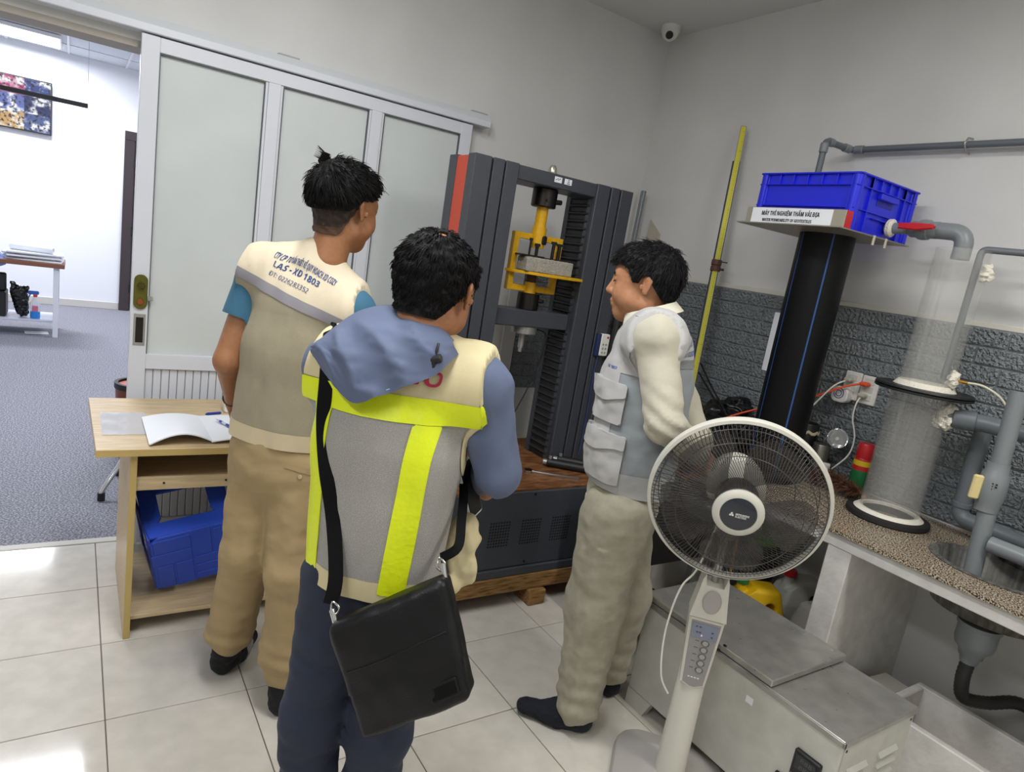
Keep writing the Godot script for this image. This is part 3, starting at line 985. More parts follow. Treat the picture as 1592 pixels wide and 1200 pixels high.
func desk() -> void:
	var c := V(0.36, 0, 0.5)
	var d := thing("desk", "light wood laminate desk with open shelves in front of the sliding door", "desk", c)
	var wl: Material = mats.wood_light
	var g := geo(d)
	var xr := 0.80
	g.slab(PackedVector2Array([Vector2(-0.034, -0.81), Vector2(xr, -0.81), Vector2(xr, -0.16), Vector2(-0.045, -0.16)]), 0.686, 0.71, Transform3D(Basis(V(1, 0, 0), V(0, 0, -1), V(0, 1, 0)), Vector3.ZERO), 0.0015)
	put(g, "desk_top", wl, d)
	g = geo(d)
	g.span(V(-0.035, 0.6855, 0.81), V(xr, 0.7095, 0.8125), 0.0008)
	put(g, "edge_band", mats.wood_edge, d)
	for x in [0.066, 0.70]:
		g = geo(d)
		g.span(V(x, 0, 0.25), V(x + 0.02, 0.686, 0.79), 0.001)
		var p := put(g, "side_panel", wl, d)
		g = geo(d)
		g.span(V(x - 0.0005, 0, 0.79), V(x + 0.0205, 0.686, 0.7925), 0.0008)
		put(g, "edge_band", mats.wood_edge, p)
	g = geo(d)
	g.span(V(0.086, 0.56, 0.28), V(0.70, 0.575, 0.765), 0.001)
	put(g, "shelf", wl, d)
	g = geo(d)
	g.span(V(0.086, 0.552, 0.765), V(0.70, 0.598, 0.78), 0.001)
	var st := put(g, "shelf_rail", wl, d)
	for x in [0.17, 0.37, 0.58]:
		g = geo(d)
		g.cyl(V(x, 0.576, 0.779), V(x, 0.576, 0.782), 0.004, 8)
		put(g, "screw", mats.dark_steel, st)
	g = geo(d)
	g.span(V(0.086, 0.06, 0.28), V(0.70, 0.075, 0.77), 0.001)
	put(g, "bottom_shelf", wl, d)
	g = geo(d)
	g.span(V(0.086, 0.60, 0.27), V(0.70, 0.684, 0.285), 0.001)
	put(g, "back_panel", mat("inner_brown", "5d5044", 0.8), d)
	# blue stool upside down inside
	stool()
	# what lies on the desk
	g = Geo.new()
	var grid := []
	for i in 9:
		var row := []
		for j in 9:
			row.append(V(-0.012 + j * 0.0185, 0.7115 + 0.0015 * sin(i * 1.7 + j) * sin(j * 0.9), 0.655 - i * 0.035).rotated(Vector3.UP, 0.0))
		grid.append(row)
	g.sheet(grid, 0.0006)
	solo(g, "plastic_sleeve", mat("sleeve", "eceef4", 0.12, {"alpha": 0.4, "spec": 0.6}), "crinkled clear plastic sleeve lying flat near the desk corner", "plastic sleeve")
	var bk := thing("booklet", "open booklet of printed forms lying on the desk", "booklet", V(0.32, 0.71, 0.66))
	# two leaves that swell towards the spine
	var sp0 := V(0.315, 0.713, 0.45)
	var sp1 := V(0.315, 0.713, 0.775)
	for side in [0, 1]:
		grid = []
		for i in 11:
			var t := i / 10.0
			var row := []
			for j in 13:
				var s := j / 12.0
				var a := sp0.lerp(sp1, t)
				var out: Vector3 = (V(-0.195, 0, 0.012) if side == 0 else V(0.20, 0, 0.0)) * s
				var lift := (0.034 if side == 0 else 0.012) * sin(PI * minf(s * 0.95 + 0.05, 1.0)) * (0.4 + 0.6 * t)
				row.append(a + out + V(0, lift + 0.002, 0))
			grid.append(row if side else row)
		g = geo(bk)
		for row in grid:
			if side == 0: row.reverse()
		g.sheet(grid, 0.004)
		var pg := put(g, "page_block", mats.paper, bk)
		# printed lines, following the sheet
		g = geo(bk)
		var rows: Array = grid
		for ln in range(1, 10):
			var strip := []
			for e in 2:
				var row := []
				for j in range(1, 12):
					var p: Vector3 = rows[ln][j].lerp(rows[ln + (1 if e else 0)][j], 0.06 if e else 0.0)
					row.append(p + V(0, 0.0014, 0))
				strip.append(row)
			g.sheet(strip)
		put(g, "printed_line", mat("ink_pale", "a4aabc", 0.9), pg)
	g = Geo.new()
	g.cyl(V(0.445, 0.734, 0.66), V(0.50, 0.734, 0.715), 0.0048, 10, 0.001)
	var pen := thing("ballpoint_pen", "clear and blue ballpoint pen lying across the booklet page", "pen", V(0.44, 0.73, 0.65))
	g = geo(pen)
	g.tube([V(0.365, 0.735, 0.545), V(0.370, 0.735, 0.56), V(0.398, 0.735, 0.645), V(0.401, 0.735, 0.655)], [0.002, 0.0045, 0.0045, 0.003], 10)
	put(g, "barrel", mat("pen_clear", "c9d4ee", 0.2), pen)
	for q in [[0.3745, 0.574, 0.380, 0.590], [0.390, 0.620, 0.398, 0.645]]:
		g = geo(pen)
		g.cyl(V(q[0], 0.735, q[1]), V(q[2], 0.735, q[3]), 0.0052, 10)
		put(g, "blue_grip", mat("pen_blue", "2c3f9c", 0.3), pen)
	g = Geo.new()
	g.tube([V(0.345, 0.722, 0.435), V(0.352, 0.722, 0.43), V(0.40, 0.722, 0.415), V(0.405, 0.722, 0.414)], [0.003, 0.006, 0.006, 0.004], 10)
	solo(g, "pen_cap", mats.pen_blue, "dark blue capped pen behind the booklet", "pen")
	# thermometer clock
	c = V(0.475, 0.71, 0.35)
	var th := thing("hygrometer", "small white and black digital temperature display standing on the desk", "thermometer", c, 0.18)
	g = Geo.new()
	g.slab(round_rect(0.105, 0.10, 0.008), -0.009, 0.009, Transform3D(Basis(Vector3.RIGHT, -0.12), V(0, 0.05, 0)), 0.002)
	put(g, "case", mats.white_plastic, th)
	g = Geo.new()
	g.slab(round_rect(0.098, 0.074, 0.004), 0.008, 0.0105, Transform3D(Basis(Vector3.RIGHT, -0.12), V(0, 0.06, 0)))
	put(g, "bezel", mats.black, th)
	g = Geo.new()
	g.slab(round_rect(0.084, 0.052, 0.002), 0.010, 0.0115, Transform3D(Basis(Vector3.RIGHT, -0.12), V(0, 0.066, 0)))
	var lcd := put(g, "display", mat("lcd", "a9b29c", 0.3), th)
	var ink := mat("lcd_ink", "23261f", 0.5)
	write("27.8", 0.018, "digits", ink, lcd, Transform3D(Basis(Vector3.RIGHT, -0.12), V(0.0, 0.078, 0.0105)), 0.05, true)
	write("55", 0.018, "digits", ink, lcd, Transform3D(Basis(Vector3.RIGHT, -0.12), V(0.012, 0.055, 0.0138)), 0.026, true)
	# dark tower unit under the desk
	g = Geo.new()
	g.span(V(0.56, 0.075, 0.33), V(0.695, 0.50, 0.70), 0.006)
	solo(g, "computer_tower", mat("tower", "3a3a3c", 0.6), "dark grey computer tower under the desk beside the blue stool", "computer")

func stool() -> void:
	# built with its seat on the x-y plane (facing +z) and legs towards -z, then turned over
	var c := V(0.285, 0.075, 0.60)
	var s := thing("plastic_stool", "blue plastic stool turned upside down under the desk", "stool", c)
	var b := Basis(Vector3.RIGHT, 0.62) * Basis(Vector3.BACK, 0.17)
	b = Basis(Vector3.BACK, 0.19) * Basis(Vector3.RIGHT, 0.36)
	var t := s.transform.affine_inverse() * Transform3D(b, V(0.292, 0.252, 0.70))
	var m: Material = mats.stool_blue
	var w := 0.138
	var g := Geo.new()
	g.x = t
	g.slab(PackedVector2Array([Vector2(-w + 0.03, -w), Vector2(w - 0.03, -w), Vector2(w, -w + 0.03), Vector2(w, w - 0.03), Vector2(w - 0.03, w), Vector2(-w + 0.03, w), Vector2(-w, w - 0.03), Vector2(-w, -w + 0.03)]), -0.014, 0.006, Transform3D(), 0.004)
	var seat := put(g, "seat", m, s)
	# raised basket pattern blocks
	for r in [[-0.128, 0.056, -0.003, 0.122], [-0.140, -0.008, -0.003, 0.050], [0.004, 0.0, 0.066, 0.140], [0.073, 0.0, 0.136, 0.122], [0.004, -0.046, 0.140, -0.006], [-0.126, -0.126, -0.070, -0.014], [-0.064, -0.138, -0.003, -0.014], [0.004, -0.092, 0.134, -0.052], [0.004, -0.134, 0.112, -0.098]]:
		g = Geo.new()
		g.x = t
		g.span(V(r[0], r[1], 0.004), V(r[2], r[3], 0.0085), 0.003)
		put(g, "raised_block", m, seat)
	# four walls splay outwards to the feet, each with an arched window
	var L := 0.25
	var fl := 0.020
	for k in 4:
		var rot := Basis(Vector3.BACK, PI / 2 * k)
		g = Geo.new()
		g.x = t
		# wall in local plane: y' = w at z 0, w + fl at z -L
		var up := rot * V(0, fl, -L).normalized()
		var ax := rot * V(1, 0, 0)
		var nrm := ax.cross(up)
		var tt := Transform3D(Basis(ax, up, nrm), rot * V(0, w - 0.002, 0))
		var hl := L * 1.015
		var a := w - 0.006
		var bb := w + fl - 0.012
		# rails and legs round the window
		g.slab(PackedVector2Array([Vector2(-a, 0), Vector2(a, 0), Vector2(a + 0.012, 0.062), Vector2(-a - 0.012, 0.062)]), -0.004, 0.004, tt, 0.001)
		for q in [-1.0, 1.0]:
			var leg := PackedVector2Array([Vector2(q * (a + 0.012), 0.062), Vector2(q * (a - 0.035), 0.062), Vector2(q * (a - 0.048), 0.085), Vector2(q * (bb - 0.062), hl - 0.05), Vector2(q * (bb - 0.055), hl), Vector2(q * bb, hl)])
			g.slab(leg, -0.004, 0.004, tt, 0.001)
		g.slab(PackedVector2Array([Vector2(-bb + 0.05, hl - 0.05), Vector2(bb - 0.05, hl - 0.05), Vector2(bb - 0.05, hl - 0.022), Vector2(-bb + 0.05, hl - 0.022)]), -0.004, 0.004, tt, 0.001)
		put(g, "leg_panel", m, s)

# A distance field on a grid: tapered capsules joined smoothly, cut and creased, then meshed as surface nets.
class Field:
	var o: Vector3
	var h: float
	var nx: int
	var ny: int
	var nz: int
	var d := PackedFloat32Array()
	var raw := PackedFloat32Array()      # the field before it was cut
	var edges: Array[Callable] = []      # the cuts, to make their rims crisp
	var stretch := 1.0

	func _init(lo: Vector3, hi: Vector3, cell: float) -> void:
		o = lo
		h = cell
		nx = int((hi.x - lo.x) / h) + 2
		ny = int((hi.y - lo.y) / h) + 2
		nz = int((hi.z - lo.z) / h) + 2
		d.resize(nx * ny * nz)
		d.fill(1.0)

	func copy(grow := 0.0) -> Field:
		var f := Field.new(o, o, h)
		f.nx = nx; f.ny = ny; f.nz = nz
		f.d = d.duplicate()
		f.stretch = stretch
		if grow != 0.0:
			for i in f.d.size(): f.d[i] -= grow
		if raw.size():
			f.raw = raw.duplicate()
			for i in f.raw.size(): f.raw[i] -= grow
			f.edges = edges.duplicate()
		return f

	# capsule a-b with end radii; thinner by s along u; mode 1 carves it away
	func cap(a: Vector3, b: Vector3, ra: float, rb: float, k := 0.02, u := Vector3.ZERO, s := 1.0, mode := 0) -> void:
		stretch = maxf(stretch, s)
		var big := maxf(ra, rb) / minf(s, 1.0) + k + 3.0 * h
		var lo := a.min(b) - Vector3(big, big, big)
		var hi := a.max(b) + Vector3(big, big, big)
		var x0 := clampi(int((lo.x - o.x) / h), 0, nx); var x1 := clampi(int((hi.x - o.x) / h) + 1, 0, nx)
		var y0 := clampi(int((lo.y - o.y) / h), 0, ny); var y1 := clampi(int((hi.y - o.y) / h) + 1, 0, ny)
		var z0 := clampi(int((lo.z - o.z) / h), 0, nz); var z1 := clampi(int((hi.z - o.z) / h) + 1, 0, nz)
		var ba := b - a
		var bb := maxf(ba.dot(ba), 1e-9)
		var s1 := s - 1.0
		var dr := rb - ra
		var reach := 3.5 * h * maxf(s, 1.0) + k + 3.0 * h
		var bx := x0
		while bx < x1:
			var ex := mini(bx + 4, x1)
			var by := y0
			while by < y1:
				var ey := mini(by + 4, y1)
				var bz := z0
				while bz < z1:
					var ez := mini(bz + 4, z1)
					var p := o + Vector3(bx + 1.5, by + 1.5, bz + 1.5) * h - a
					var t := clampf(p.dot(ba) / bb, 0.0, 1.0)
					var w := p - ba * t
					w += u * (w.dot(u) * s1)
					var dc := w.length() - ra - dr * t
					if dc < reach:
						var deep := dc < -reach
						for z in range(bz, ez):
							for y in range(by, ey):
								var i := (z * ny + y) * nx + bx
								for x in range(bx, ex):
									var e := dc
									if not deep:
										p = o + Vector3(x, y, z) * h - a
										t = clampf(p.dot(ba) / bb, 0.0, 1.0)
										w = p - ba * t
										w += u * (w.dot(u) * s1)
										e = w.length() - ra - dr * t
									var q := d[i]
									if mode == 1:
										e = -e
										var g := maxf(k - absf(q - e), 0.0)
										d[i] = maxf(q, e) + g * g * 0.25 / k
									else:
										var g := maxf(k - absf(q - e), 0.0)
										d[i] = minf(q, e) - g * g * 0.25 / k
									i += 1
					bz = ez
				by = ey
			bx = ex

	func carve(a: Vector3, b: Vector3, ra: float, rb: float, k := 0.01, u := Vector3.ZERO, s := 1.0) -> void:
		cap(a, b, ra, rb, k, u, s, 1)

	# keep only what lies behind the plane
	func cut(n: Vector3, p: Vector3) -> void:
		n = n.normalized()
		if raw.size() == 0: raw = d.duplicate()
		edges.append(func(q: Vector3) -> float: return (q - p).dot(n))
		for z in nz:
			for y in ny:
				var i := (z * ny + y) * nx
				var e := (o + Vector3(0, y, z) * h - p).dot(n)
				var st := n.x * h
				for x in nx:
					if e > d[i]: d[i] = e
					e += st
					i += 1

	# keep only where fn(point) < 0
	func keep(fn: Callable) -> void:
		var lim := 4.0 * h * stretch
		if raw.size() == 0: raw = d.duplicate()
		edges.append(fn)
		for z in nz:
			for y in ny:
				var i := (z * ny + y) * nx
				for x in nx:
					if d[i] < lim:
						var e: float = fn.call(o + Vector3(x, y, z) * h)
						if e > d[i]: d[i] = e
					i += 1

	# a round hole along a-b with a crisp rim
	func hole(a: Vector3, b: Vector3, r: float) -> void:
		var ba := b - a
		var bb := maxf(ba.dot(ba), 1e-9)
		keep(func(p: Vector3) -> float: return r - (p - a - ba * clampf((p - a).dot(ba) / bb, 0.0, 1.0)).length())

	# push the surface in and out by noise
	func wrinkle(freq: float, amp: float, scale := Vector3.ONE, seed := 1, b := Basis()) -> void:
		var f := FastNoiseLite.new()
		f.seed = seed
		f.noise_type = FastNoiseLite.TYPE_SIMPLEX_SMOOTH
		f.fractal_octaves = 2
		f.frequency = freq
		var bi := b.inverse()
		var lim := 4.0 * h * stretch + amp
		var both := raw.size() > 0
		for z in nz:
			for y in ny:
				var i := (z * ny + y) * nx
				for x in nx:
					if absf(d[i]) < lim:
						var e := amp * f.get_noise_3dv(bi * (o + Vector3(x, y, z) * h) * scale)
						d[i] += e
						if both: raw[i] += e
					i += 1

	func warp(fn: Callable) -> void:
		var lim := 4.0 * h * stretch
		for z in nz:
			for y in ny:
				var i := (z * ny + y) * nx
				for x in nx:
					if absf(d[i]) < lim:
						var e: float = fn.call(o + Vector3(x, y, z) * h)
						d[i] += e
						if raw.size(): raw[i] += e
					i += 1

	func at(p: Vector3) -> float:
		var q := (p - o) / h
		var x := clampi(int(q.x), 0, nx - 2); var y := clampi(int(q.y), 0, ny - 2); var z := clampi(int(q.z), 0, nz - 2)
		var f := q - Vector3(x, y, z)
		var i := (z * ny + y) * nx + x
		var j := i + nx
		var k := i + nx * ny
		var l := k + nx
		return lerpf(lerpf(lerpf(d[i], d[i + 1], f.x), lerpf(d[j], d[j + 1], f.x), f.y), lerpf(lerpf(d[k], d[k + 1], f.x), lerpf(d[l], d[l + 1], f.x), f.y), f.z)

	func grad(p: Vector3) -> Vector3:
		var e := h * 1.2
		return Vector3(at(p + Vector3(e, 0, 0)) - at(p - Vector3(e, 0, 0)), at(p + Vector3(0, e, 0)) - at(p - Vector3(0, e, 0)), at(p + Vector3(0, 0, e)) - at(p - Vector3(0, 0, e))) / (2.0 * e)

	# nearest surface point; with a direction, the point met when going along it
	func onto(p: Vector3, dir := Vector3.ZERO) -> Vector3:
		if dir != Vector3.ZERO:
			for k in 60:
				var e := at(p)
				if e > 0.5: e = h * 3.0
				if absf(e) < 0.0004: break
				p += dir * e * (0.8 / stretch if e > 0.0 else 0.8)
			return p
		for k in 8:
			var g := grad(p)
			var gg := g.length_squared()
			if gg < 1e-4: break
			p -= g * (at(p) / gg) * 0.9
		return p

	func mesh(off := Vector3.ZERO, into: ArrayMesh = null, xf := Transform3D()) -> ArrayMesh:
		var v := PackedVector3Array()
		var n := PackedVector3Array()
		var ids := PackedInt32Array()
		ids.resize(nx * ny * nz)
		ids.fill(-1)
		var lim := 3.2 * h * stretch
		var sy := nx
		var sz := nx * ny
		for z in nz - 1:
			for y in ny - 1:
				var i := (z * ny + y) * nx
				for x in nx - 1:
					var a0 := d[i]
					if a0 < lim and a0 > -lim:
						var a1 := d[i + 1]; var a2 := d[i + sy]; var a3 := d[i + sy + 1]
						var a4 := d[i + sz]; var a5 := d[i + sz + 1]; var a6 := d[i + sz + sy]; var a7 := d[i + sz + sy + 1]
						var c := int(a0 < 0.0) + int(a1 < 0.0) + int(a2 < 0.0) + int(a3 < 0.0) + int(a4 < 0.0) + int(a5 < 0.0) + int(a6 < 0.0) + int(a7 < 0.0)
						if c > 0 and c < 8:
							var s := Vector3.ZERO
							var m := 0
							if (a0 < 0.0) != (a1 < 0.0): s += Vector3(a0 / (a0 - a1), 0, 0); m += 1
							if (a2 < 0.0) != (a3 < 0.0): s += Vector3(a2 / (a2 - a3), 1, 0); m += 1
							if (a4 < 0.0) != (a5 < 0.0): s += Vector3(a4 / (a4 - a5), 0, 1); m += 1
							if (a6 < 0.0) != (a7 < 0.0): s += Vector3(a6 / (a6 - a7), 1, 1); m += 1
							if (a0 < 0.0) != (a2 < 0.0): s += Vector3(0, a0 / (a0 - a2), 0); m += 1
							if (a1 < 0.0) != (a3 < 0.0): s += Vector3(1, a1 / (a1 - a3), 0); m += 1
							if (a4 < 0.0) != (a6 < 0.0): s += Vector3(0, a4 / (a4 - a6), 1); m += 1
							if (a5 < 0.0) != (a7 < 0.0): s += Vector3(1, a5 / (a5 - a7), 1); m += 1
							if (a0 < 0.0) != (a4 < 0.0): s += Vector3(0, 0, a0 / (a0 - a4)); m += 1
							if (a1 < 0.0) != (a5 < 0.0): s += Vector3(1, 0, a1 / (a1 - a5)); m += 1
							if (a2 < 0.0) != (a6 < 0.0): s += Vector3(0, 1, a2 / (a2 - a6)); m += 1
							if (a3 < 0.0) != (a7 < 0.0): s += Vector3(1, 1, a3 / (a3 - a7)); m += 1
							ids[i] = v.size()
							v.append(o + (Vector3(x, y, z) + s / m) * h)
							n.append(Vector3(a1 + a3 + a5 + a7 - a0 - a2 - a4 - a6, a2 + a3 + a6 + a7 - a0 - a1 - a4 - a5, a4 + a5 + a6 + a7 - a0 - a1 - a2 - a3).normalized())
					i += 1
		var ix := PackedInt32Array()
		for z in range(1, nz - 1):
			for y in range(1, ny - 1):
				var i := (z * ny + y) * nx + 1
				for x in range(1, nx - 1):
					if ids[i] >= 0 or (d[i] < lim and d[i] > -lim):
						var s0 := d[i] < 0.0
						if s0 != (d[i + 1] < 0.0): face(ix, ids, i - sy - sz, i - sz, i, i - sy, s0)
						if s0 != (d[i + sy] < 0.0): face(ix, ids, i - sz - 1, i - 1, i, i - sz, s0)
						if s0 != (d[i + sz] < 0.0): face(ix, ids, i - 1 - sy, i - sy, i, i - 1, s0)
					i += 1
		if raw.size():
			var cut_d := d
			d = raw
			for k in v.size():
				for fn in edges:
					var p := v[k]
					var e: float = fn.call(p)
					var r0 := at(p)
					if absf(e) > 1.9 * h or absf(r0) > 1.1 * h * stretch: continue
					n[k] = grad(p).normalized()
					if absf(e) > 1.05 * h or absf(r0) > h * stretch: continue
					for it in 3:
						e = fn.call(p)
						var q := Vector3(fn.call(p + Vector3(0.0005, 0, 0)) - e, fn.call(p + Vector3(0, 0.0005, 0)) - e, fn.call(p + Vector3(0, 0, 0.0005)) - e) / 0.0005
						if q.length_squared() < 0.04: break
						p -= q * (e / q.length_squared())
						var g := grad(p)
						var r := g - q * (g.dot(q) / q.length_squared())
						if r.length_squared() < 0.04: break
						p -= r * (at(p) / r.length_squared())
					if p.distance_to(v[k]) < 1.6 * h:
						v[k] = p
						n[k] = grad(p).normalized()
			d = cut_d
		for k in v.size():
			v[k] = xf * v[k] - off
			n[k] = xf.basis * n[k]
		var a := []
		a.resize(Mesh.ARRAY_MAX)
		a[Mesh.ARRAY_VERTEX] = v
		a[Mesh.ARRAY_NORMAL] = n
		a[Mesh.ARRAY_INDEX] = ix
		var m := into if into else ArrayMesh.new()
		m.add_surface_from_arrays(Mesh.PRIMITIVE_TRIANGLES, a)
		return m

	static func face(ix: PackedInt32Array, ids: PackedInt32Array, a: int, b: int, c: int, e: int, outward: bool) -> void:
		var p := ids[a]; var q := ids[b]; var r := ids[c]; var s := ids[e]
		if p < 0 or q < 0 or r < 0 or s < 0: return
		if outward:
			ix.append(p); ix.append(r); ix.append(q); ix.append(p); ix.append(s); ix.append(r)
		else:
			ix.append(p); ix.append(q); ix.append(r); ix.append(p); ix.append(r); ix.append(s)

func machine() -> void:
	# pallet
	var c := V(1.65, 0, 0.7)
	var p := thing("wooden_pallet", "rough wooden pallet of beams and blocks under the dark testing machine", "pallet", c)
	var g: Geo
	for z in [0.97, 0.62, 0.30]:
		g = geo(p)
		g.span(V(1.02, 0.072, z - 0.05), V(2.28, 0.15, z + 0.05), 0.004)
		put(g, "beam", mats.wood_pallet, p)
	for x in [1.20, 1.685, 2.13]:
		g = geo(p)
		g.span(V(x - 0.045, 0.0, 0.24), V(x + 0.045, 0.072, 1.045), 0.004)
		put(g, "runner", mats.wood_pallet, p)
	# machine
	c = V(1.67, 0.15, 0.6)
	var m := thing("testing_machine", "tall dark grey tensile testing machine with two columns on a pallet", "testing machine", c)
	var pm: Material = mats.machine
	g = geo(m)
	g.span(V(1.08, 0.15, 0.28), V(2.24, 0.19, 1.018), 0.004)
	put(g, "base_plinth", pm, m)
	g = geo(m)
	g.span(V(1.10, 0.19, 0.30), V(2.22, 0.545, 1.008), 0.005)
	var base := put(g, "base_cabinet", pm, m)
	for k in 4:
		g = geo(m)
		var x0: float = [1.245, 1.425, 1.635, 1.85][k]
		x0 = 1.395 + (k - 1) * 0.165
		for i in 8:
			for j in 9:
				var at := V(x0 + i * 0.0135, 0.30 + j * 0.0135, 1.008)
				g.lathe([Vector2(0.0048, 0), Vector2(0.0048, 0.0006), Vector2(0, 0.0006)], 8, Transform3D(Basis(Vector3.RIGHT, PI / 2), at))
		put(g, "vent_holes", mats.matte_black, base).set_meta("kind", "stuff")
	for x in [1.13, 1.6, 2.18]:
		for y in [0.21, 0.53]:
			g = geo(m)
			g.cyl(V(x, y, 1.007), V(x, y, 1.011), 0.006, 10, 0.001)
			put(g, "screw", mats.dark_steel, base)
	g = Geo.new()
	g.span(V(1.11, 0.545, 0.31), V(2.215, 0.556, 1.004), 0.002)
	solo(g, "wood_sheet", mats.wood_board, "worn brown wooden sheet covering the machine base between the columns", "board")
	# columns: three slats each with dark slots between, side panel with red strip
	for s in 2:
		var xs: Array = [[1.233, 1.315], [1.3235, 1.3775], [1.385, 1.449]] if s == 0 else [[1.884, 1.9595], [1.969, 2.0195], [2.029, 2.103]]
		var x0: float = xs[0][0]
		var x1: float = xs[2][1]
		g = geo(m)
		g.span(V(x0 + 0.006, 0.556, 0.50), V(x1 - 0.006, 1.893, 0.690), 0.002)
		var col := put(g, "column", mats.black, m)
		for x in xs:
			g = geo(m)
			g.span(V(x[0], 0.556, 0.652), V(x[1], 1.899, 0.712), 0.003)
			put(g, "front_slat", pm, col)
		# outer side
		var xo := x0 if s == 0 else x1
		var dx := 0.03 if s == 0 else -0.03
		for z in [[0.488, 0.556], [0.652, 0.6395]]:
			if z[1] < z[0]: continue
			g = geo(m)
			g.span(V(minf(xo, xo + dx), 0.556, z[0]), V(maxf(xo, xo + dx), 1.898, z[1]), 0.002)
			put(g, "side_panel", pm, col)
		g = geo(m)
		g.span(V(minf(xo + dx * 0.08, xo + dx), 0.556, 0.556), V(maxf(xo + dx * 0.08, xo + dx), 1.893, 0.652), 0.002)
		put(g, "red_strip", mats.orange_red, col, "orange red strip down the column side")
		# inner side frame round the bellows
		var xi := x1 if s == 0 else x0
		var d := 1.0 if s == 0 else -1.0
		g = geo(m)
		for z in [[0.488, 0.522], [0.676, 0.70]]:
			g.span(V(minf(xi, xi - d * 0.03), 0.556, z[0]), V(maxf(xi, xi - d * 0.03), 1.89, z[1]), 0.002)
		put(g, "inner_frame", pm, col)
		for k in 36:
			var y := 0.575 + k * 0.0355
			if y > 1.82: break
			if y > 1.20 and y < 1.275: continue
			g = geo(m)
			g.slab(PackedVector2Array([Vector2(0, 0), Vector2(0.002, 0), Vector2(0.024, 0.0165), Vector2(0.024, 0.019), Vector2(0.002, 0.0345), Vector2(0, 0.0345)]), 0.523, 0.675, Transform3D(Basis(V(d, 0, 0), V(0, 1, 0), V(0, 0, d * 1.0)) if d > 0 else Basis(V(-1, 0, 0), V(0, 1, 0), V(0, 0, 1)), V(xi - d * 0.018, y, 0)))
			put(g, "bellows_fold", mat("bellows", "2c2c2e", 0.38), col)
	# crossbeam with head
	g = geo(m)
	g.span(V(1.44, 1.837, 0.52), V(1.89, 1.897, 0.700), 0.004)
	var cb := put(g, "crossbeam", pm, m)
	for k in 2:
		g = geo(m)
		var x := 1.645 + k * 0.055
		g.span(V(x, 1.862, 0.7), V(x + 0.04, 1.886, 0.7012))
		var lb := put(g, "label_sticker", mats.paper, cb)
		g = geo(m)
		if k == 0:
			for q in [[0.008, 0.006], [0.016, 0.012], [0.022, 0.007], [0.029, 0.013]]:
				g.box(V(x + q[0], 1.868 + q[1] * 0.8, 0.7014), V(0.007, 0.003, 0.0004), 0.0, Basis(Vector3.BACK, 0.5))
		else:
			for q in 3: g.box(V(x + 0.022, 1.867 + q * 0.007, 0.7014), V(0.016 - q * 0.003, 0.003, 0.0004))
		put(g, "print_mark", mats.black, lb)
	# crosshead that travels between the columns
	g = geo(m)
	g.span(V(1.452, 1.212, 0.53), V(1.882, 1.288, 0.668), 0.004)
	put(g, "crosshead", pm, m)
	var ax := V(1.677, 0, 0.6)
	# lamp on top
	g = geo(m)
	g.lathe([Vector2(0, 1.897), Vector2(0.026, 1.897), Vector2(0.026, 1.91), Vector2(0.02, 1.913), Vector2(0.019, 1.93), Vector2(0.012, 1.943), Vector2(0, 1.946)], 20, Transform3D(Basis(), ax + V(0.02, 0, 0)))
	put(g, "eye_nut", mat("nut_pale", "b3b2a0", 0.3, {"metal": 0.8}), m)
	g = geo(m)
	g.cyl(ax + V(0, 1.755, 0), ax + V(0, 1.837, 0), 0.0575, 28, 0.004)
	var lc := put(g, "load_cell", mats.dark_steel, m)
	g = geo(m)
	g.cyl(ax + V(0.04, 1.785, 0.035), ax + V(0.052, 1.785, 0.062), 0.011, 10)
	g.cyl(ax + V(-0.02, 1.785, 0.05), ax + V(-0.022, 1.785, 0.062), 0.006, 10)
	put(g, "locking_pin", mats.black, lc)
	g = geo(m)
	g.cyl(ax + V(0, 1.288, 0), ax + V(0, 1.365, 0), 0.052, 28, 0.003)
	var lg := put(g, "lower_grip", mats.dark_steel, m)
	g = geo(m)
	g.cyl(ax + V(0.035, 1.335, 0.03), ax + V(0.048, 1.335, 0.055), 0.009, 10)
	put(g, "locking_pin", mats.black, lg)
	g = geo(m)
	g.lathe([Vector2(0, 1.178), Vector2(0.062, 1.178), Vector2(0.062, 1.212), Vector2(0, 1.212)], 24, Transform3D(Basis(), ax))
	g.lathe([Vector2(0, 1.168), Vector2(0.026, 1.168), Vector2(0.026, 1.178), Vector2(0, 1.178)], 24, Transform3D(Basis(), ax))
	g.lathe([Vector2(0, 1.105), Vector2(0.014, 1.105), Vector2(0.014, 1.168), Vector2(0, 1.168)], 16, Transform3D(Basis(), ax))
	g.lathe([Vector2(0, 1.085), Vector2(0.009, 1.085), Vector2(0.009, 1.105), Vector2(0, 1.105)], 16, Transform3D(Basis(), ax))
	put(g, "lower_spindle", mats.steel, m)
	g = geo(m)
	g.tube(curve([V(1.745, 1.2, 0.62), V(1.79, 1.18, 0.63), V(1.80, 1.10, 0.62), V(1.775, 0.95, 0.6), V(1.72, 0.78, 0.58), V(1.66, 0.66, 0.56), V(1.6, 0.56, 0.55)]), 0.003, 6)
	put(g, "cable", mats.black, m)
	# bending rig: yellow ring frame with tube and plate
	var y := thing("bending_rig", "yellow painted bending frame and plate mounted between the machine columns", "test fixture", V(1.677, 1.365, 0.6))
	var yp: Material = mats.yellow_paint
	g = geo(y)
	var z0 := 0.575
	for r in [[1.548, 1.37, 1.577, 1.632], [1.792, 1.37, 1.822, 1.632], [1.577, 1.604, 1.792, 1.632], [1.577, 1.37, 1.792, 1.398]]:
		g.span(V(r[0], r[1], z0), V(r[2], r[3], z0 + 0.028), 0.002)
	put(g, "ring_frame", yp, y)
	g = geo(y)
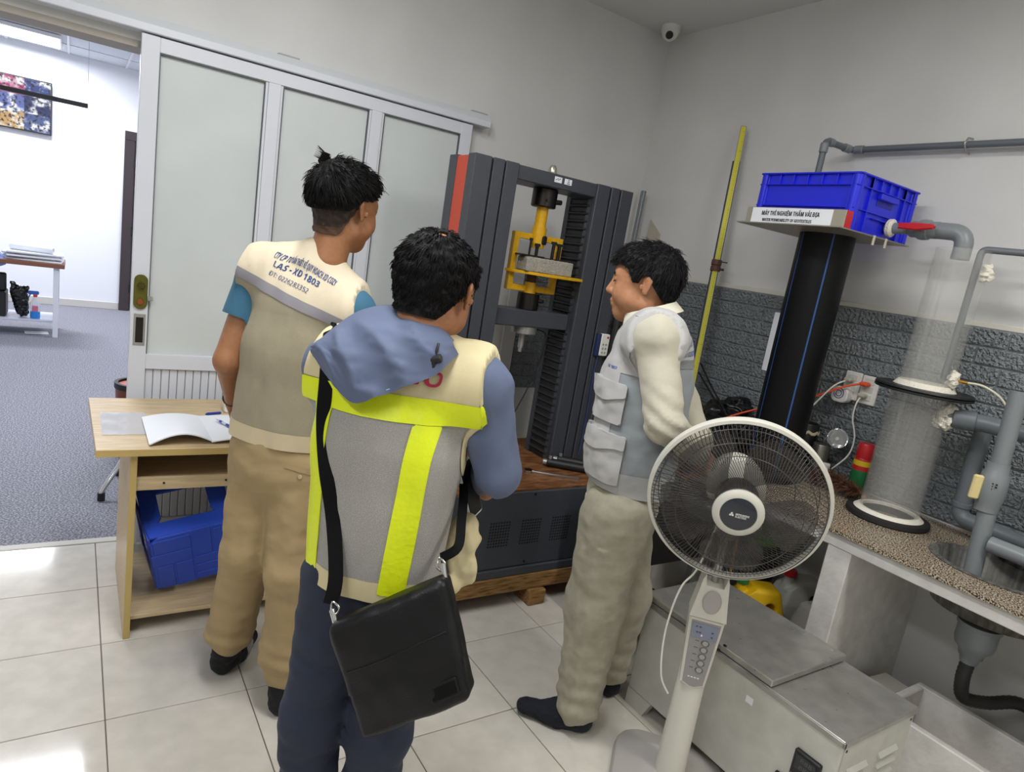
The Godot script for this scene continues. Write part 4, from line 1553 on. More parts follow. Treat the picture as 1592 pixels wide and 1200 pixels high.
	g.lathe([Vector2(0, 1.664), Vector2(0.027, 1.664), Vector2(0.027, 1.755), Vector2(0, 1.755)], 24, Transform3D(Basis(), ax))
	g.lathe([Vector2(0, 1.572), Vector2(0.033, 1.572), Vector2(0.034, 1.664), Vector2(0, 1.664)], 24, Transform3D(Basis(), ax))
	var tb := put(g, "loading_tube", yp, y)
	g = geo(y)
	g.slab(round_rect(0.028, 0.04, 0.01), 0.0, 0.012, Transform3D(Basis(Vector3.UP, 0.4), ax + V(0.012, 1.61, 0.026)))
	put(g, "tube_slot", mats.matte_black, tb)
	g = geo(y)
	g.lathe([Vector2(0, 1.365), Vector2(0.028, 1.365), Vector2(0.027, 1.415), Vector2(0, 1.415)], 24, Transform3D(Basis(), ax))
	put(g, "lower_socket", yp, y)
	g = geo(y)
	g.lathe([Vector2(0, 1.412), Vector2(0.024, 1.412), Vector2(0.024, 1.452), Vector2(0, 1.452)], 20, Transform3D(Basis(), ax))
	put(g, "support_post", mat("rusty", "4a3020", 0.7), y)
	g = geo(y)
	g.slab(PackedVector2Array([Vector2(1.525, -0.60), Vector2(1.60, -0.50), Vector2(1.76, -0.50), Vector2(1.985, -0.66), Vector2(1.99, -0.675), Vector2(1.80, -0.745), Vector2(1.62, -0.72)]), 1.452, 1.464, Transform3D(Basis(V(1, 0, 0), V(0, 0, -1), V(0, 1, 0)), Vector3.ZERO), 0.002)
	put(g, "support_plate", yp, y)
	g = geo(y)
	g.box(V(1.62, 1.5335, 0.64), V(0.12, 0.008, 0.07), 0.002, Basis(Vector3.UP, -0.1))
	g.box(V(1.73, 1.53, 0.66), V(0.16, 0.009, 0.06), 0.002, Basis(Vector3.UP, -0.2))
	put(g, "pressing_plate", mats.dark_steel, y)
	for q in [[1.625, 0.625, 0.005, 1.60], [1.66, 0.63, 0.008, 1.58], [1.74, 0.645, 0.008, 1.60], [1.785, 0.63, 0.009, 1.595]]:
		g = geo(y)
		g.cyl(V(q[0], 1.534, q[1]), V(q[0], q[3], q[1]), q[2], 10)
		var bo := put(g, "bolt", mats.dark_steel, y)
		g = geo(y)
		g.slab(circle(q[2] * 1.9, 6), 0, 0.012, Transform3D(Basis(V(1, 0, 0), V(0, 0, -1), V(0, 1, 0)), V(q[0], q[3], q[1])), 0.001)
		put(g, "bolt_head", mats.black, bo)
	# concrete specimen
	var f := Field.new(V(1.53, 1.44, 0.52), V(1.87, 1.56, 0.78), 0.0045)
	f.d.fill(1.0)
	var b := Basis(Vector3.UP, -0.12)
	for z in f.nz:
		for yy in f.ny:
			for x in f.nx:
				var q := b.inverse() * (f.o + V(x, yy, z) * f.h - V(1.702, 1.4965, 0.655))
				var e := q.abs() - V(0.115, 0.0265, 0.045)
				f.d[(z * f.ny + yy) * f.nx + x] = e.max(Vector3.ZERO).length() + minf(maxf(e.x, maxf(e.y, e.z)), 0.0) - 0.006
	f.wrinkle(60.0, 0.0025, Vector3.ONE, 4)
	solo(f.mesh(), "concrete_block", mat("concrete", "b5b3ad", 0.95, {"tex": ramp("conc", 0.05, [[0.0, "8d8a82"], [0.35, "cfccc4"], [0.6, "ece9e2"], [0.8, "c3bfb5"], [1.0, "ffffff"]]), "scale": 4.0, "bump": noise("concb", 0.1, 0, 1), "depth": 0.15}), "rough grey concrete slab specimen clamped on the yellow plate", "concrete specimen")
	# hand controller on the column
	var r := thing("hand_controller", "white and blue hand controller hung on the machine column", "controller", V(2.07, 1.165, 0.712))
	g = geo(r)
	g.slab(round_rect(0.052, 0.108, 0.008), 0.714, 0.736, Transform3D(Basis(), V(2.079, 1.167, 0)), 0.003)
	put(g, "case", mats.white_plastic, r)
	g = geo(r)
	g.slab(round_rect(0.022, 0.11, 0.004), 0.713, 0.732, Transform3D(Basis(), V(2.044, 1.166, 0)), 0.002)
	put(g, "side_grip", mat("navy", "25335c", 0.5), r)
	for k in 6:
		g = geo(r)
		var at := V(2.068 + (k % 2) * 0.018, 1.13 + (k / 2) * 0.02, 0.736)
		g.cyl(at, at + V(0, 0, 0.003), 0.0055, 10, 0.001)
		put(g, "button", mat("grey_green", "93a08f", 0.5), r)
	g = geo(r)
	g.cyl(V(2.09, 1.205, 0.735), V(2.09, 1.205, 0.739), 0.005, 10)
	put(g, "red_lamp", mats.red_plastic, r)
	g = geo(r)
	g.tube(curve([V(2.06, 1.11, 0.72), V(2.055, 1.0, 0.722), V(2.06, 0.8, 0.722), V(2.05, 0.6, 0.73)]), 0.003, 6)
	put(g, "cord", mat("cord_blue", "2f3f78", 0.5), r)
	# spanner and grips lying on the base
	var sp := thing("spanner", "bright chrome ring spanner lying on the brown wooden sheet", "spanner", V(1.75, 0.556, 0.93))
	g = geo(sp)
	g.tube([V(1.70, 0.562, 0.825), V(1.88, 0.562, 0.955)], 0.0075, 8, true, Vector2(1.0, 0.6))
	put(g, "handle", mats.chrome, sp)
	g = geo(sp)
	g.pipe(V(1.685, 0.557, 0.815), V(1.685, 0.569, 0.815), 0.021, 0.012, 18)
	put(g, "ring_end", mats.chrome, sp)
	var lab := ["black steel roller grip with a nut lying beside the spanner", "black steel roller grip lying behind the other one at the column foot"]
	for k in 2:
		var a := V(1.84 + k * 0.085, 0.577, 0.75 - k * 0.03)
		var e := a + V(0.16, 0, 0.13)
		var gr := thing("roller_grip", lab[k], "roller", a.lerp(e, 0.5) - V(0, 0.021, 0), 0.0, "roller grips on the machine base")
		g = geo(gr)
		g.cyl(a, e, 0.021, 18, 0.003)
		put(g, "roller", mats.black, gr)
		g = geo(gr)
		g.cyl(a + (a - e).normalized() * 0.022, a, 0.014, 12, 0.002)
		g.cyl(a + V(0.01, 0.015, 0.008), a + V(0.01, 0.032, 0.008), 0.009, 8)
		put(g, "nut", mats.steel, gr)
	g = Geo.new()
	g.box(V(1.50, 0.575, 0.80), V(0.1, 0.036, 0.07), 0.01, Basis(Vector3.UP, 0.3))
	solo(g, "black_clamp", mats.black, "small black clamp block on the wooden sheet near the worker's elbow", "clamp")

func counter() -> void:
	var co := thing("wash_counter", "white plastered counter with speckled granite top along the brick wall", "counter", V(2.48, 0, 2.2))
	var pl: Material = mats.plaster
	var g := geo(co)
	# granite top with an oval hole for the sink
	var outer := PackedVector2Array([Vector2(2.165, -1.06), Vector2(EX - 0.001, -1.06), Vector2(EX - 0.001, -3.4), Vector2(2.165, -3.4)])
	var ctr := Vector2(2.475, -2.405)
	var oval := PackedVector2Array()
	for k in 28:
		var a := TAU * k / 28.0
		oval.append(ctr + Vector2(cos(a) * 0.165, sin(a) * 0.19))
	var half_a := PackedVector2Array(); var half_b := PackedVector2Array()
	half_a.append_array([outer[0], outer[1], Vector2(EX - 0.001, ctr.y)])
	half_b.append_array([outer[2], outer[3], Vector2(2.165, ctr.y)])
	for k in 15: half_a.append(oval[k])
	half_a.append(Vector2(2.165, ctr.y))
	for k in 15: half_b.append(oval[(14 + k) % 28])
	half_b.append(Vector2(EX - 0.001, ctr.y))
	var flat := Basis(V(1, 0, 0), V(0, 0, -1), V(0, 1, 0))
	for half in [half_a, half_b]:
		g.slab(half, 0.748, 0.762, Transform3D(flat, Vector3.ZERO))
	put(g, "granite_top", mats.granite, co)
	g = geo(co)
	g.span(V(2.185, 0.695, 1.07), V(2.26, 0.748, 3.4), 0.003)
	put(g, "front_apron", pl, co)
	g = geo(co)
	g.span(V(2.26, 0.70, 1.07), V(EX - 0.001, 0.748, 2.19))
	put(g, "slab_underside", pl, co)
	for z in [[1.985, 2.075], [1.07, 1.15], [3.3, 3.4]]:
		g = geo(co)
		g.span(V(2.19, 0, z[0]), V(EX - 0.001, 0.70, z[1]), 0.004)
		put(g, "pier", pl, co)
	# steel sink let into the top
	var sk := thing("sink", "round stainless steel sink let into the granite counter top", "sink", V(2.475, 0.56, 2.405))
	g = geo(sk)
	var prof := [Vector2(1.09, 0.764), Vector2(1.0, 0.768), Vector2(0.96, 0.752), Vector2(0.93, 0.68), Vector2(0.82, 0.615), Vector2(0.5, 0.60), Vector2(0.12, 0.595), Vector2(0.12, 0.585), Vector2(0.52, 0.592), Vector2(0.86, 0.607), Vector2(0.97, 0.68), Vector2(1.0, 0.756)]
	g.lathe(prof, 36, Transform3D(Basis.from_scale(V(0.165, 1, 0.19)), V(2.475, 0, 2.405)))
	put(g, "bowl", mat("sink_steel", "a8a6a0", 0.4, {"metal": 0.5, "tex": noise("sinkc", 0.03, 0.5, 1.0), "scale": 3.0}), sk)
	g = geo(sk)
	g.cyl(V(2.475, 0.59, 2.405), V(2.475, 0.597, 2.405), 0.032, 20, 0.002)
	put(g, "strainer", mats.dark_steel, sk)
	# waste trap below the sink
	var w := thing("sink_drain", "grey plastic drain cup with black corrugated hose under the sink", "drain", V(2.44, 0.3, 2.415))
	g = geo(w)
	g.lathe([Vector2(0, 0.455), Vector2(0.026, 0.455), Vector2(0.03, 0.475), Vector2(0.036, 0.48), Vector2(0.04, 0.50), Vector2(0.055, 0.515), Vector2(0.06, 0.535), Vector2(0.06, 0.585), Vector2(0.066, 0.588), Vector2(0.066, 0.60), Vector2(0, 0.60)], 26, Transform3D(Basis(), V(2.44, -0.02, 2.415)))
	put(g, "drain_cup", mats.pipe_grey, w)
	g = geo(w)
	var pts := curve([V(2.44, 0.45, 2.415), V(2.44, 0.37, 2.415), V(2.47, 0.30, 2.425), V(2.54, 0.29, 2.47), V(2.62, 0.31, 2.53), V(2.70, 0.26, 2.58), V(2.74, 0.12, 2.6), V(2.74, 0.0, 2.6)], 12)
	var rs := []
	for k in pts.size(): rs.append(0.021 + 0.002 * (k % 2))
	g.tube(pts, rs, 12)
	put(g, "hose", mat("hose_black", "262628", 0.55), w)

func permeability_rig() -> void:
	# black stand pipe with tray and crate
	var g: Geo
	var c := V(2.45, 0.762, 1.52)
	var sp := thing("stand_pipe", "thick black plastic pipe with blue stripes standing on the counter", "pipe", c)
	g = geo(sp)
	g.pipe(c, c + V(0, 1.037, 0), 0.106, 0.094, 40)
	put(g, "pipe_wall", mats.hdpe, sp)
	for a in [2.35, 3.55, 5.4, 0.6]:
		g = geo(sp)
		var d := V(cos(a), 0, sin(a))
		var tdir := V(-sin(a), 0, cos(a))
		g.quad(c + d * 0.1064 - tdir * 0.003 + V(0, 0.001, 0), c + d * 0.1064 + tdir * 0.003 + V(0, 0.001, 0), c + d * 0.1064 + tdir * 0.003 + V(0, 1.036, 0), c + d * 0.1064 - tdir * 0.003 + V(0, 1.036, 0), d)
		put(g, "blue_stripe", mats.blue_stripe, sp)
	var tr := thing("tray_plate", "thin metal plate with sign holder on top of the black stand pipe", "shelf plate", V(2.42, 1.799, 1.51))
	g = geo(tr)
	g.span(V(2.172, 1.799, 1.283), V(2.665, 1.804, 1.737), 0.001)
	put(g, "plate", mat("plate_metal", "9d9788", 0.45, {"metal": 0.5}), tr)
	g = geo(tr)
	g.span(V(2.215, 1.804, 1.29), V(2.22, 1.868, 1.722), 0.001)
	put(g, "front_lip", mat("lip_metal", "aaa493", 0.4, {"metal": 0.4}), tr)
	g = geo(tr)
	g.span(V(2.222, 1.804, 1.716), V(2.262, 1.868, 1.722), 0.001)
	put(g, "red_end_tab", mats.red_plastic, tr)
	for k in 2:
		g = geo(tr)
		g.span(V(2.40 + k * 0.085, 1.770, 1.735), V(2.415 + k * 0.085, 1.806, 1.7375), 0.0005)
		put(g, "tape_strip", mat("tape", "c9c4b4", 0.5), tr)
	# sign on the lip, facing west
	var sg := thing("paper_sign", "white paper sign in Vietnamese and English on the plate lip below the crate", "sign", V(2.2135, 1.806, 1.49))
	g = geo(sg)
	g.span(V(2.2125, 1.805, 1.318), V(2.2145, 1.866, 1.672), 0.0002)
	put(g, "paper", mats.paper, sg)
	var face := Basis(V(0, 0, 1), V(0, 1, 0), V(-1, 0, 0))
	var inv := sg.transform.affine_inverse()
	var ink := mat("ink_black", "1b1b1d", 0.7)
	write("MÁY THÍ NGHIỆM THẤM VẢI ĐỊA", 0.0165, "lettering", ink, sg, inv * Transform3D(face, V(2.2118, 1.8455, 1.493)), 0.255, true)
	write("WATER PERMEABILITY OF GEOTEXTILES", 0.0115, "lettering", ink, sg, inv * Transform3D(face, V(2.2118, 1.8195, 1.484)), 0.22, true)
	crate()
	# supply pipe along the wall with a drop to the crate
	var pi := thing("supply_pipe", "thin grey water pipe running along the wall above the blue crate", "pipe", V(2.70, 2.2, 1.6))
	g = geo(pi)
	g.tube(bend([V(2.57, 1.9, 1.325), V(2.57, 2.205, 1.325), V(2.755, 2.205, 1.335), V(2.755, 2.207, 4.4)], 0.022, 5), 0.0135, 14)
	put(g, "pipe_run", mats.pipe_dark, pi)
	for q in [[V(2.57, 2.155, 1.325), V(2.57, 2.195, 1.325)], [V(2.59, 2.205, 1.326), V(2.62, 2.205, 1.3275)], [V(2.70, 2.205, 1.332), V(2.74, 2.205, 1.334)], [V(2.755, 2.205, 1.35), V(2.755, 2.205, 1.39)]]:
		g = geo(pi)
		g.cyl(q[0], q[1], 0.0175, 16, 0.002)
		put(g, "elbow_collar", mats.pipe_grey, pi)
	g = geo(pi)
	g.tube([V(2.79, 2.235, 1.8), V(2.755, 2.23, 1.8), V(2.738, 2.207, 1.8), V(2.755, 2.185, 1.8), V(2.79, 2.18, 1.8)], 0.004, 6)
	put(g, "wall_clip", mats.steel, pi)
	# valve pipe from the crate into the clear column
	var vp := thing("valve_pipe", "grey plastic ball valve and elbow from the crate to the clear column", "valve", V(2.52, 1.8, 1.85))
	var zc := 1.99
	var x := 2.535
	var yv := 1.852
	g = geo(vp)
	g.cyl(V(x, yv, 1.70), V(x, yv, 1.80), 0.021, 18)
	put(g, "inlet_pipe", mats.pipe_grey, vp)
	g = geo(vp)
	g.lathe([Vector2(0.018, 0), Vector2(0.034, 0), Vector2(0.034, 0.012), Vector2(0.025, 0.02), Vector2(0.018, 0.02)], 20, Transform3D(Geo.turn_y(V(0, 0, 1)), V(x, yv, 1.712)))
	put(g, "white_sealant", mats.sealant, vp)
	g = geo(vp)
	g.lathe([Vector2(0, 0), Vector2(0.027, 0), Vector2(0.03, 0.006), Vector2(0.03, 0.03), Vector2(0.036, 0.034), Vector2(0.038, 0.05), Vector2(0.036, 0.066), Vector2(0.031, 0.07), Vector2(0.031, 0.098), Vector2(0.027, 0.104), Vector2(0, 0.104)], 26, Transform3D(Geo.turn_y(V(0, 0, 1)), V(x, yv, 1.795)))
	put(g, "valve_body", mats.pipe_grey, vp)
	g = geo(vp)
	g.cyl(V(x - 0.03, yv, 1.845), V(x - 0.055, yv + 0.002, 1.845), 0.012, 12)
	put(g, "valve_stem", mats.pipe_dark, vp)
	g = geo(vp)
	g.slab(PackedVector2Array([Vector2(-0.05, -0.009), Vector2(0.02, -0.013), Vector2(0.075, -0.005), Vector2(0.082, 0.004), Vector2(0.07, 0.012), Vector2(0.01, 0.014), Vector2(-0.05, 0.012)]), 0, 0.012, Transform3D(face, V(x - 0.052, yv + 0.002, 1.825)), 0.004)
	put(g, "red_handle", mats.red_plastic, vp)
	g = geo(vp)
	g.tube(bend([V(x, yv, 1.885), V(x, yv - 0.004, zc), V(x, 1.755, zc)], 0.05, 8), 0.030, 20)
	put(g, "elbow", mats.pipe_grey, vp)
	# clear column
	c = V(2.55, 0.762, 1.99)
	var cc := thing("clear_column", "dusty clear plastic cylinder column with black flanges standing on the counter", "water column", c)
	g = geo(cc)
	g.lathe([Vector2(0.08, 0), Vector2(0.143, 0), Vector2(0.147, 0.006), Vector2(0.145, 0.02), Vector2(0.12, 0.024), Vector2(0.08, 0.024), Vector2(0.08, 0)], 44, Transform3D(Basis(), c))
	put(g, "base_ring", mats.rubber, cc)
	g = geo(cc)
	var rng := RandomNumberGenerator.new(); rng.seed = 3
	g.lathe([Vector2(0.092, 0.024), Vector2(0.122, 0.024), Vector2(0.112, 0.032), Vector2(0.104, 0.036), Vector2(0.092, 0.034), Vector2(0.092, 0.024)], 40, Transform3D(Basis(), c))
	put(g, "lower_seal", mats.sealant, cc)
	g = geo(cc)
	g.pipe(c + V(0, 0.024, 0), c + V(0, 0.505, 0), 0.103, 0.098, 44)
	put(g, "lower_cylinder", mats.clear, cc)
	g = geo(cc)
	g.lathe([Vector2(0, 0.502), Vector2(0.160, 0.502), Vector2(0.163, 0.505), Vector2(0.163, 0.511), Vector2(0, 0.511)], 48, Transform3D(Basis(), c))
	g.lathe([Vector2(0, 0.513), Vector2(0.160, 0.513), Vector2(0.163, 0.516), Vector2(0.160, 0.523), Vector2(0, 0.523)], 48, Transform3D(Basis(), c))
	put(g, "middle_flange", mats.black, cc)
	g = geo(cc)
	g.lathe([Vector2(0, 0.523), Vector2(0.104, 0.523), Vector2(0.098, 0.532), Vector2(0.09, 0.542), Vector2(0.086, 0.53), Vector2(0, 0.528)], 40, Transform3D(Basis(), c))
	put(g, "middle_seal", mats.sealant, cc)
	g = geo(cc)
	g.pipe(c + V(0, 0.528, 0), c + V(0, 1.028, 0), 0.088, 0.084, 44)
	put(g, "upper_cylinder", mats.clear, cc)
	g = geo(cc)
	g.tube(bend([V(2.575, 1.33, 2.035), V(2.575, 1.80, 2.035), V(2.60, 1.80, 2.16), V(2.60, 1.80, 2.4)], 0.02, 5), 0.012, 14)
	put(g, "inner_pipe", mats.pipe_dark, cc)
	for q in [V(2.56, 1.72, 2.075), V(2.55, 1.335, 2.078)]:
		var f := Field.new(q - V(0.06, 0.06, 0.06), q + V(0.06, 0.06, 0.06), 0.006)
		f.cap(q - V(0, 0.012, 0), q + V(0, 0.014, 0), 0.022, 0.018, 0.01)
		f.wrinkle(40.0, 0.012, V(1, 1, 1), 2)
		put(f.mesh(cc.position), "seal_lump", mats.sealant, cc)
	g = geo(cc)
	g.cyl(V(2.55, 1.335, 2.09), V(2.55, 1.335, 2.125), 0.006, 10)
	put(g, "brass_nipple", mat("brass", "b98a3c", 0.35, {"metal": 0.8}), cc)
	g = geo(cc)
	g.tube(curve([V(2.55, 1.335, 2.12), V(2.56, 1.335, 2.17), V(2.58, 1.31, 2.22), V(2.60, 1.27, 2.25)]), 0.004, 8)
	put(g, "clear_hose", mat("hose_clear", "cfcdb8", 0.3), cc)
	# outlet pipes and white valve beyond the column
	var op := thing("outlet_pipes", "grey plastic outlet pipes with a cream valve handle beside the clear column", "pipes", V(2.6, 0.8, 2.25))
	g = geo(op)
	g.tube([V(2.56, 1.20, 2.08), V(2.60, 1.205, 2.20), V(2.62, 1.205, 2.9)], 0.030, 18)
	put(g, "cross_pipe", mats.pipe_dark, op)
	g = geo(op)
	g.cyl(V(2.563, 1.201, 2.105), V(2.59, 1.204, 2.17), 0.036, 18, 0.003)
	put(g, "pipe_collar", mats.pipe_dark, op)
	var f2 := Field.new(V(2.48, 1.12, 2.0), V(2.65, 1.29, 2.15), 0.006)
	f2.cap(V(2.556, 1.185, 2.085), V(2.556, 1.225, 2.085), 0.036, 0.03, 0.01)
	f2.carve(V(2.56, 1.202, 2.0), V(2.563, 1.202, 2.2), 0.02, 0.02)
	f2.wrinkle(45.0, 0.014, V(1, 1, 1), 5)
	put(f2.mesh(op.position), "seal_ring", mats.sealant, op)
	g = geo(op)
	g.tube(bend([V(2.70, 1.20, 2.16), V(2.70, 0.83, 2.165), V(2.66, 0.815, 2.9)], 0.04, 8), 0.029, 18)
	put(g, "rear_pipe", mats.pipe_dark, op)
	g = geo(op)
	g.cyl(V(2.70, 0.87, 2.165), V(2.70, 0.89, 2.165), 0.033, 18, 0.002)
	put(g, "pipe_collar", mats.pipe_dark, op)
	g = geo(op)
	g.cyl(V(2.45, 0.70, 2.345), V(2.45, 0.985, 2.33), 0.027, 18)
	g.cyl(V(2.45, 1.10, 2.325), V(2.45, 1.35, 2.315), 0.027, 18)
	put(g, "front_pipe", mats.pipe_grey, op)
	g = geo(op)
	g.lathe([Vector2(0, 0.945), Vector2(0.034, 0.945), Vector2(0.036, 0.975), Vector2(0.04, 0.985), Vector2(0.042, 1.03), Vector2(0.04, 1.07), Vector2(0.034, 1.08), Vector2(0.033, 1.11), Vector2(0, 1.11)], 26, Transform3D(Basis(Vector3.RIGHT, -0.03), V(2.45, 0.0, 2.355)))
	put(g, "valve_body", mats.pipe_grey, op)
	g = geo(op)
	var hx := V(2.405, 1.02, 2.295)
	g.cyl(V(2.43, 1.02, 2.31), hx, 0.009, 10)
	put(g, "valve_stem", mats.sealant, op)
	g = geo(op)
	g.box(hx, V(0.018, 0.082, 0.03), 0.005, Basis(Vector3.UP, 0.7))
	put(g, "valve_handle", mat("cream", "d9c98f", 0.45), op)
	g = geo(op)
	g.tube([V(2.44, 0.845, 2.37), V(2.44, 0.84, 2.9)], 0.027, 18)
	put(g, "side_pipe", mats.pipe_grey, op)
	g = geo(op)
	g.tube([V(2.62, 0.80, 2.34), V(2.58, 0.79, 2.9)], 0.026, 16)
	put(g, "waste_pipe", mats.pipe_grey, op)
	g = geo(op)
	for k in 5:
		g.box(V(2.4105, 1.045 - (k % 3) * 0.009, 2.335 + (k / 3) * 0.012), V(0.0008, 0.005, 0.006))
	put(g, "print_mark", mats.black, op)
	# measuring staff leaning on the wall
	var ms := thing("measuring_staff", "yellow tape measuring staff with brown clamp leaning against the wall", "measuring staff", V(2.60, 0.762, 0.9))
	var a := V(2.585, 0.762, 0.895)
	var t := V(2.742, 2.345, 0.725)
	var dir := (t - a).normalized()
	var bs := Basis(dir.cross(V(-0.72, 0, 0.7)).normalized(), dir, dir.cross(V(-0.72, 0, 0.7)).normalized().cross(dir))
	g = geo(ms)
	g.box(a.lerp(t, 0.5), V(0.030, a.distance_to(t), 0.014), 0.002, bs)
	put(g, "rod", mat("alu", "a8a69a", 0.4, {"metal": 0.6}), ms)
	g = geo(ms)
	g.box(a.lerp(t, 0.5) + bs.z * (0.0076 if bs.z.dot(V(-1, 0, 1)) > 0 else -0.0076), V(0.022, a.distance_to(t) - 0.01, 0.001), 0.0, bs)
	var tape := put(g, "tape_face", mat("tape_yellow", "d6cf2e", 0.45), ms)
	g = geo(ms)
	var out := bs.z * (0.0084 if bs.z.dot(V(-1, 0, 1)) > 0 else -0.0084)
	var k2 := 0
	var s := 0.02
	while s < 1.58:
		g.box(a + dir * s + out + bs.x * 0.005, V(0.004 if k2 % 5 else 0.009, 0.0012, 0.0004), 0.0, bs)
		s += 0.01
		k2 += 1
	put(g, "graduation", mats.black, tape).set_meta("kind", "stuff")
	g = geo(ms)
	g.box(a + dir * 0.72 - bs.x * 0.018, V(0.006, 1.40, 0.012), 0.001, bs)
	g.box(a + dir * 0.72 + bs.x * 0.0162, V(0.002, 1.40, 0.012), 0.0, bs)
	put(g, "dark_edge", mats.black, ms)
	g = geo(ms)
	var q0 := a + dir * 0.855
	g.lathe([Vector2(0, 0), Vector2(0.026, 0), Vector2(0.026, 0.022), Vector2(0.022, 0.024), Vector2(0.022, 0.028), Vector2(0.026, 0.03), Vector2(0.026, 0.056), Vector2(0, 0.056)], 18, Transform3D(bs, q0))
	var cl := put(g, "clamp", mat("clamp_brown", "5a382c", 0.6), ms)
	g = geo(ms)
	g.cyl(q0 + dir * 0.05, q0 + dir * 0.05 + V(0.03, 0.0, 0.045), 0.003, 8)
	g.cyl(q0 + dir * 0.012, q0 + dir * 0.012 + V(0.025, 0.0, 0.035), 0.006, 8)
	put(g, "clamp_screw", mats.dark_steel, cl)

func crate() -> void:
	var lo := V(2.27, 1.806, 1.272)
	var hi := V(2.70, 2.013, 1.712)
	var c := thing("plastic_crate", "bright blue ribbed plastic crate standing on the plate over the black pipe", "crate", V((lo.x + hi.x) / 2, lo.y, (lo.z + hi.z) / 2))
	var m: Material = mats.crate
	var ctr := (lo + hi) * 0.5
	var sx := hi.x - lo.x
	var sz := hi.z - lo.z
	var h := hi.y - lo.y
	var g := geo(c)
	g.span(lo + V(0.012, 0, 0.012), V(hi.x - 0.012, lo.y + 0.006, hi.z - 0.012), 0.002)
	put(g, "bottom", m, c)
	for k in 4:
		var n: Vector3 = [V(-1, 0, 0), V(0, 0, 1), V(1, 0, 0), V(0, 0, -1)][k]
		var t := V(-n.z, 0, n.x)
		var w := sz if k % 2 == 0 else sx
		var dist := (sx if k % 2 == 0 else sz) * 0.5
		var o := V(ctr.x, lo.y, ctr.z)
		var bs := Basis(t, Vector3.UP, t.cross(Vector3.UP))
		var zn := 1.0 if bs.z.dot(n) > 0 else -1.0
		g = geo(c)
		g.box(o + n * (dist - 0.017) + V(0, h * 0.5, 0), V(w - 0.03, h, 0.005), 0.001, bs)
		var wall := put(g, "wall", m, c)
		for y in [[h - 0.006, h, 0.017], [h - 0.047, h - 0.043, 0.014], [h * 0.38, h * 0.38 + 0.004, 0.012], [0.0, 0.006, 0.010]]:
			g = geo(c)
			g.box(o + n * (dist - 0.015 + y[2] * 0.5 - 0.002) + V(0, (y[0] + y[1]) * 0.5, 0), V(w - 0.012, y[1] - y[0], y[2]), 0.001, bs)
			put(g, "rib", m, wall)
		for j in 7:
			var u := -w * 0.5 + 0.035 + (w - 0.07) * j / 6.0
			g = geo(c)
			g.box(o + n * (dist - 0.010) + t * u + V(0, h - 0.026, 0), V(0.004, 0.04, 0.012), 0.0008, bs)
			if k % 2 == 0 and j in [0, 6] or k % 2 == 1 and j in [0, 1, 5, 6]:
				g.box(o + n * (dist - 0.010) + t * u + V(0, h * 0.5, 0), V(0.004, h - 0.01, 0.011), 0.0008, bs)
			put(g, "upright_rib", m, wall)
		if k % 2 == 1:
			g = geo(c)
			g.box(o + n * (dist - 0.004) + V(0, h - 0.062, 0), V(0.125, 0.022, 0.02), 0.003, bs)
			g.box(o + n * (dist - 0.008) + V(0, h * 0.30, 0), V(0.15, 0.004, 0.012), 0.0008, bs)
			put(g, "grip_bar", m, wall)
			g = geo(c)
			g.box(o + n * (dist - 0.0138) + V(0, h - 0.085, 0), V(0.11, 0.022, 0.002), 0.0, bs)
			put(g, "grip_recess", mat("crate_deep", "141a9e", 0.45), wall)
	# rounded corner posts
	for q in [[lo.x, lo.z], [hi.x, lo.z], [lo.x, hi.z], [hi.x, hi.z]]:
		g = geo(c)
		var px: float = q[0] + (0.022 if q[0] < ctr.x else -0.022)
		var pz: float = q[1] + (0.022 if q[1] < ctr.z else -0.022)
		g.lathe([Vector2(0, 0), Vector2(0.020, 0), Vector2(0.020, h - 0.006), Vector2(0.0225, h - 0.006), Vector2(0.0225, h), Vector2(0, h)], 20, Transform3D(Basis(), V(px, lo.y, pz)))
		put(g, "corner_post", m, c)

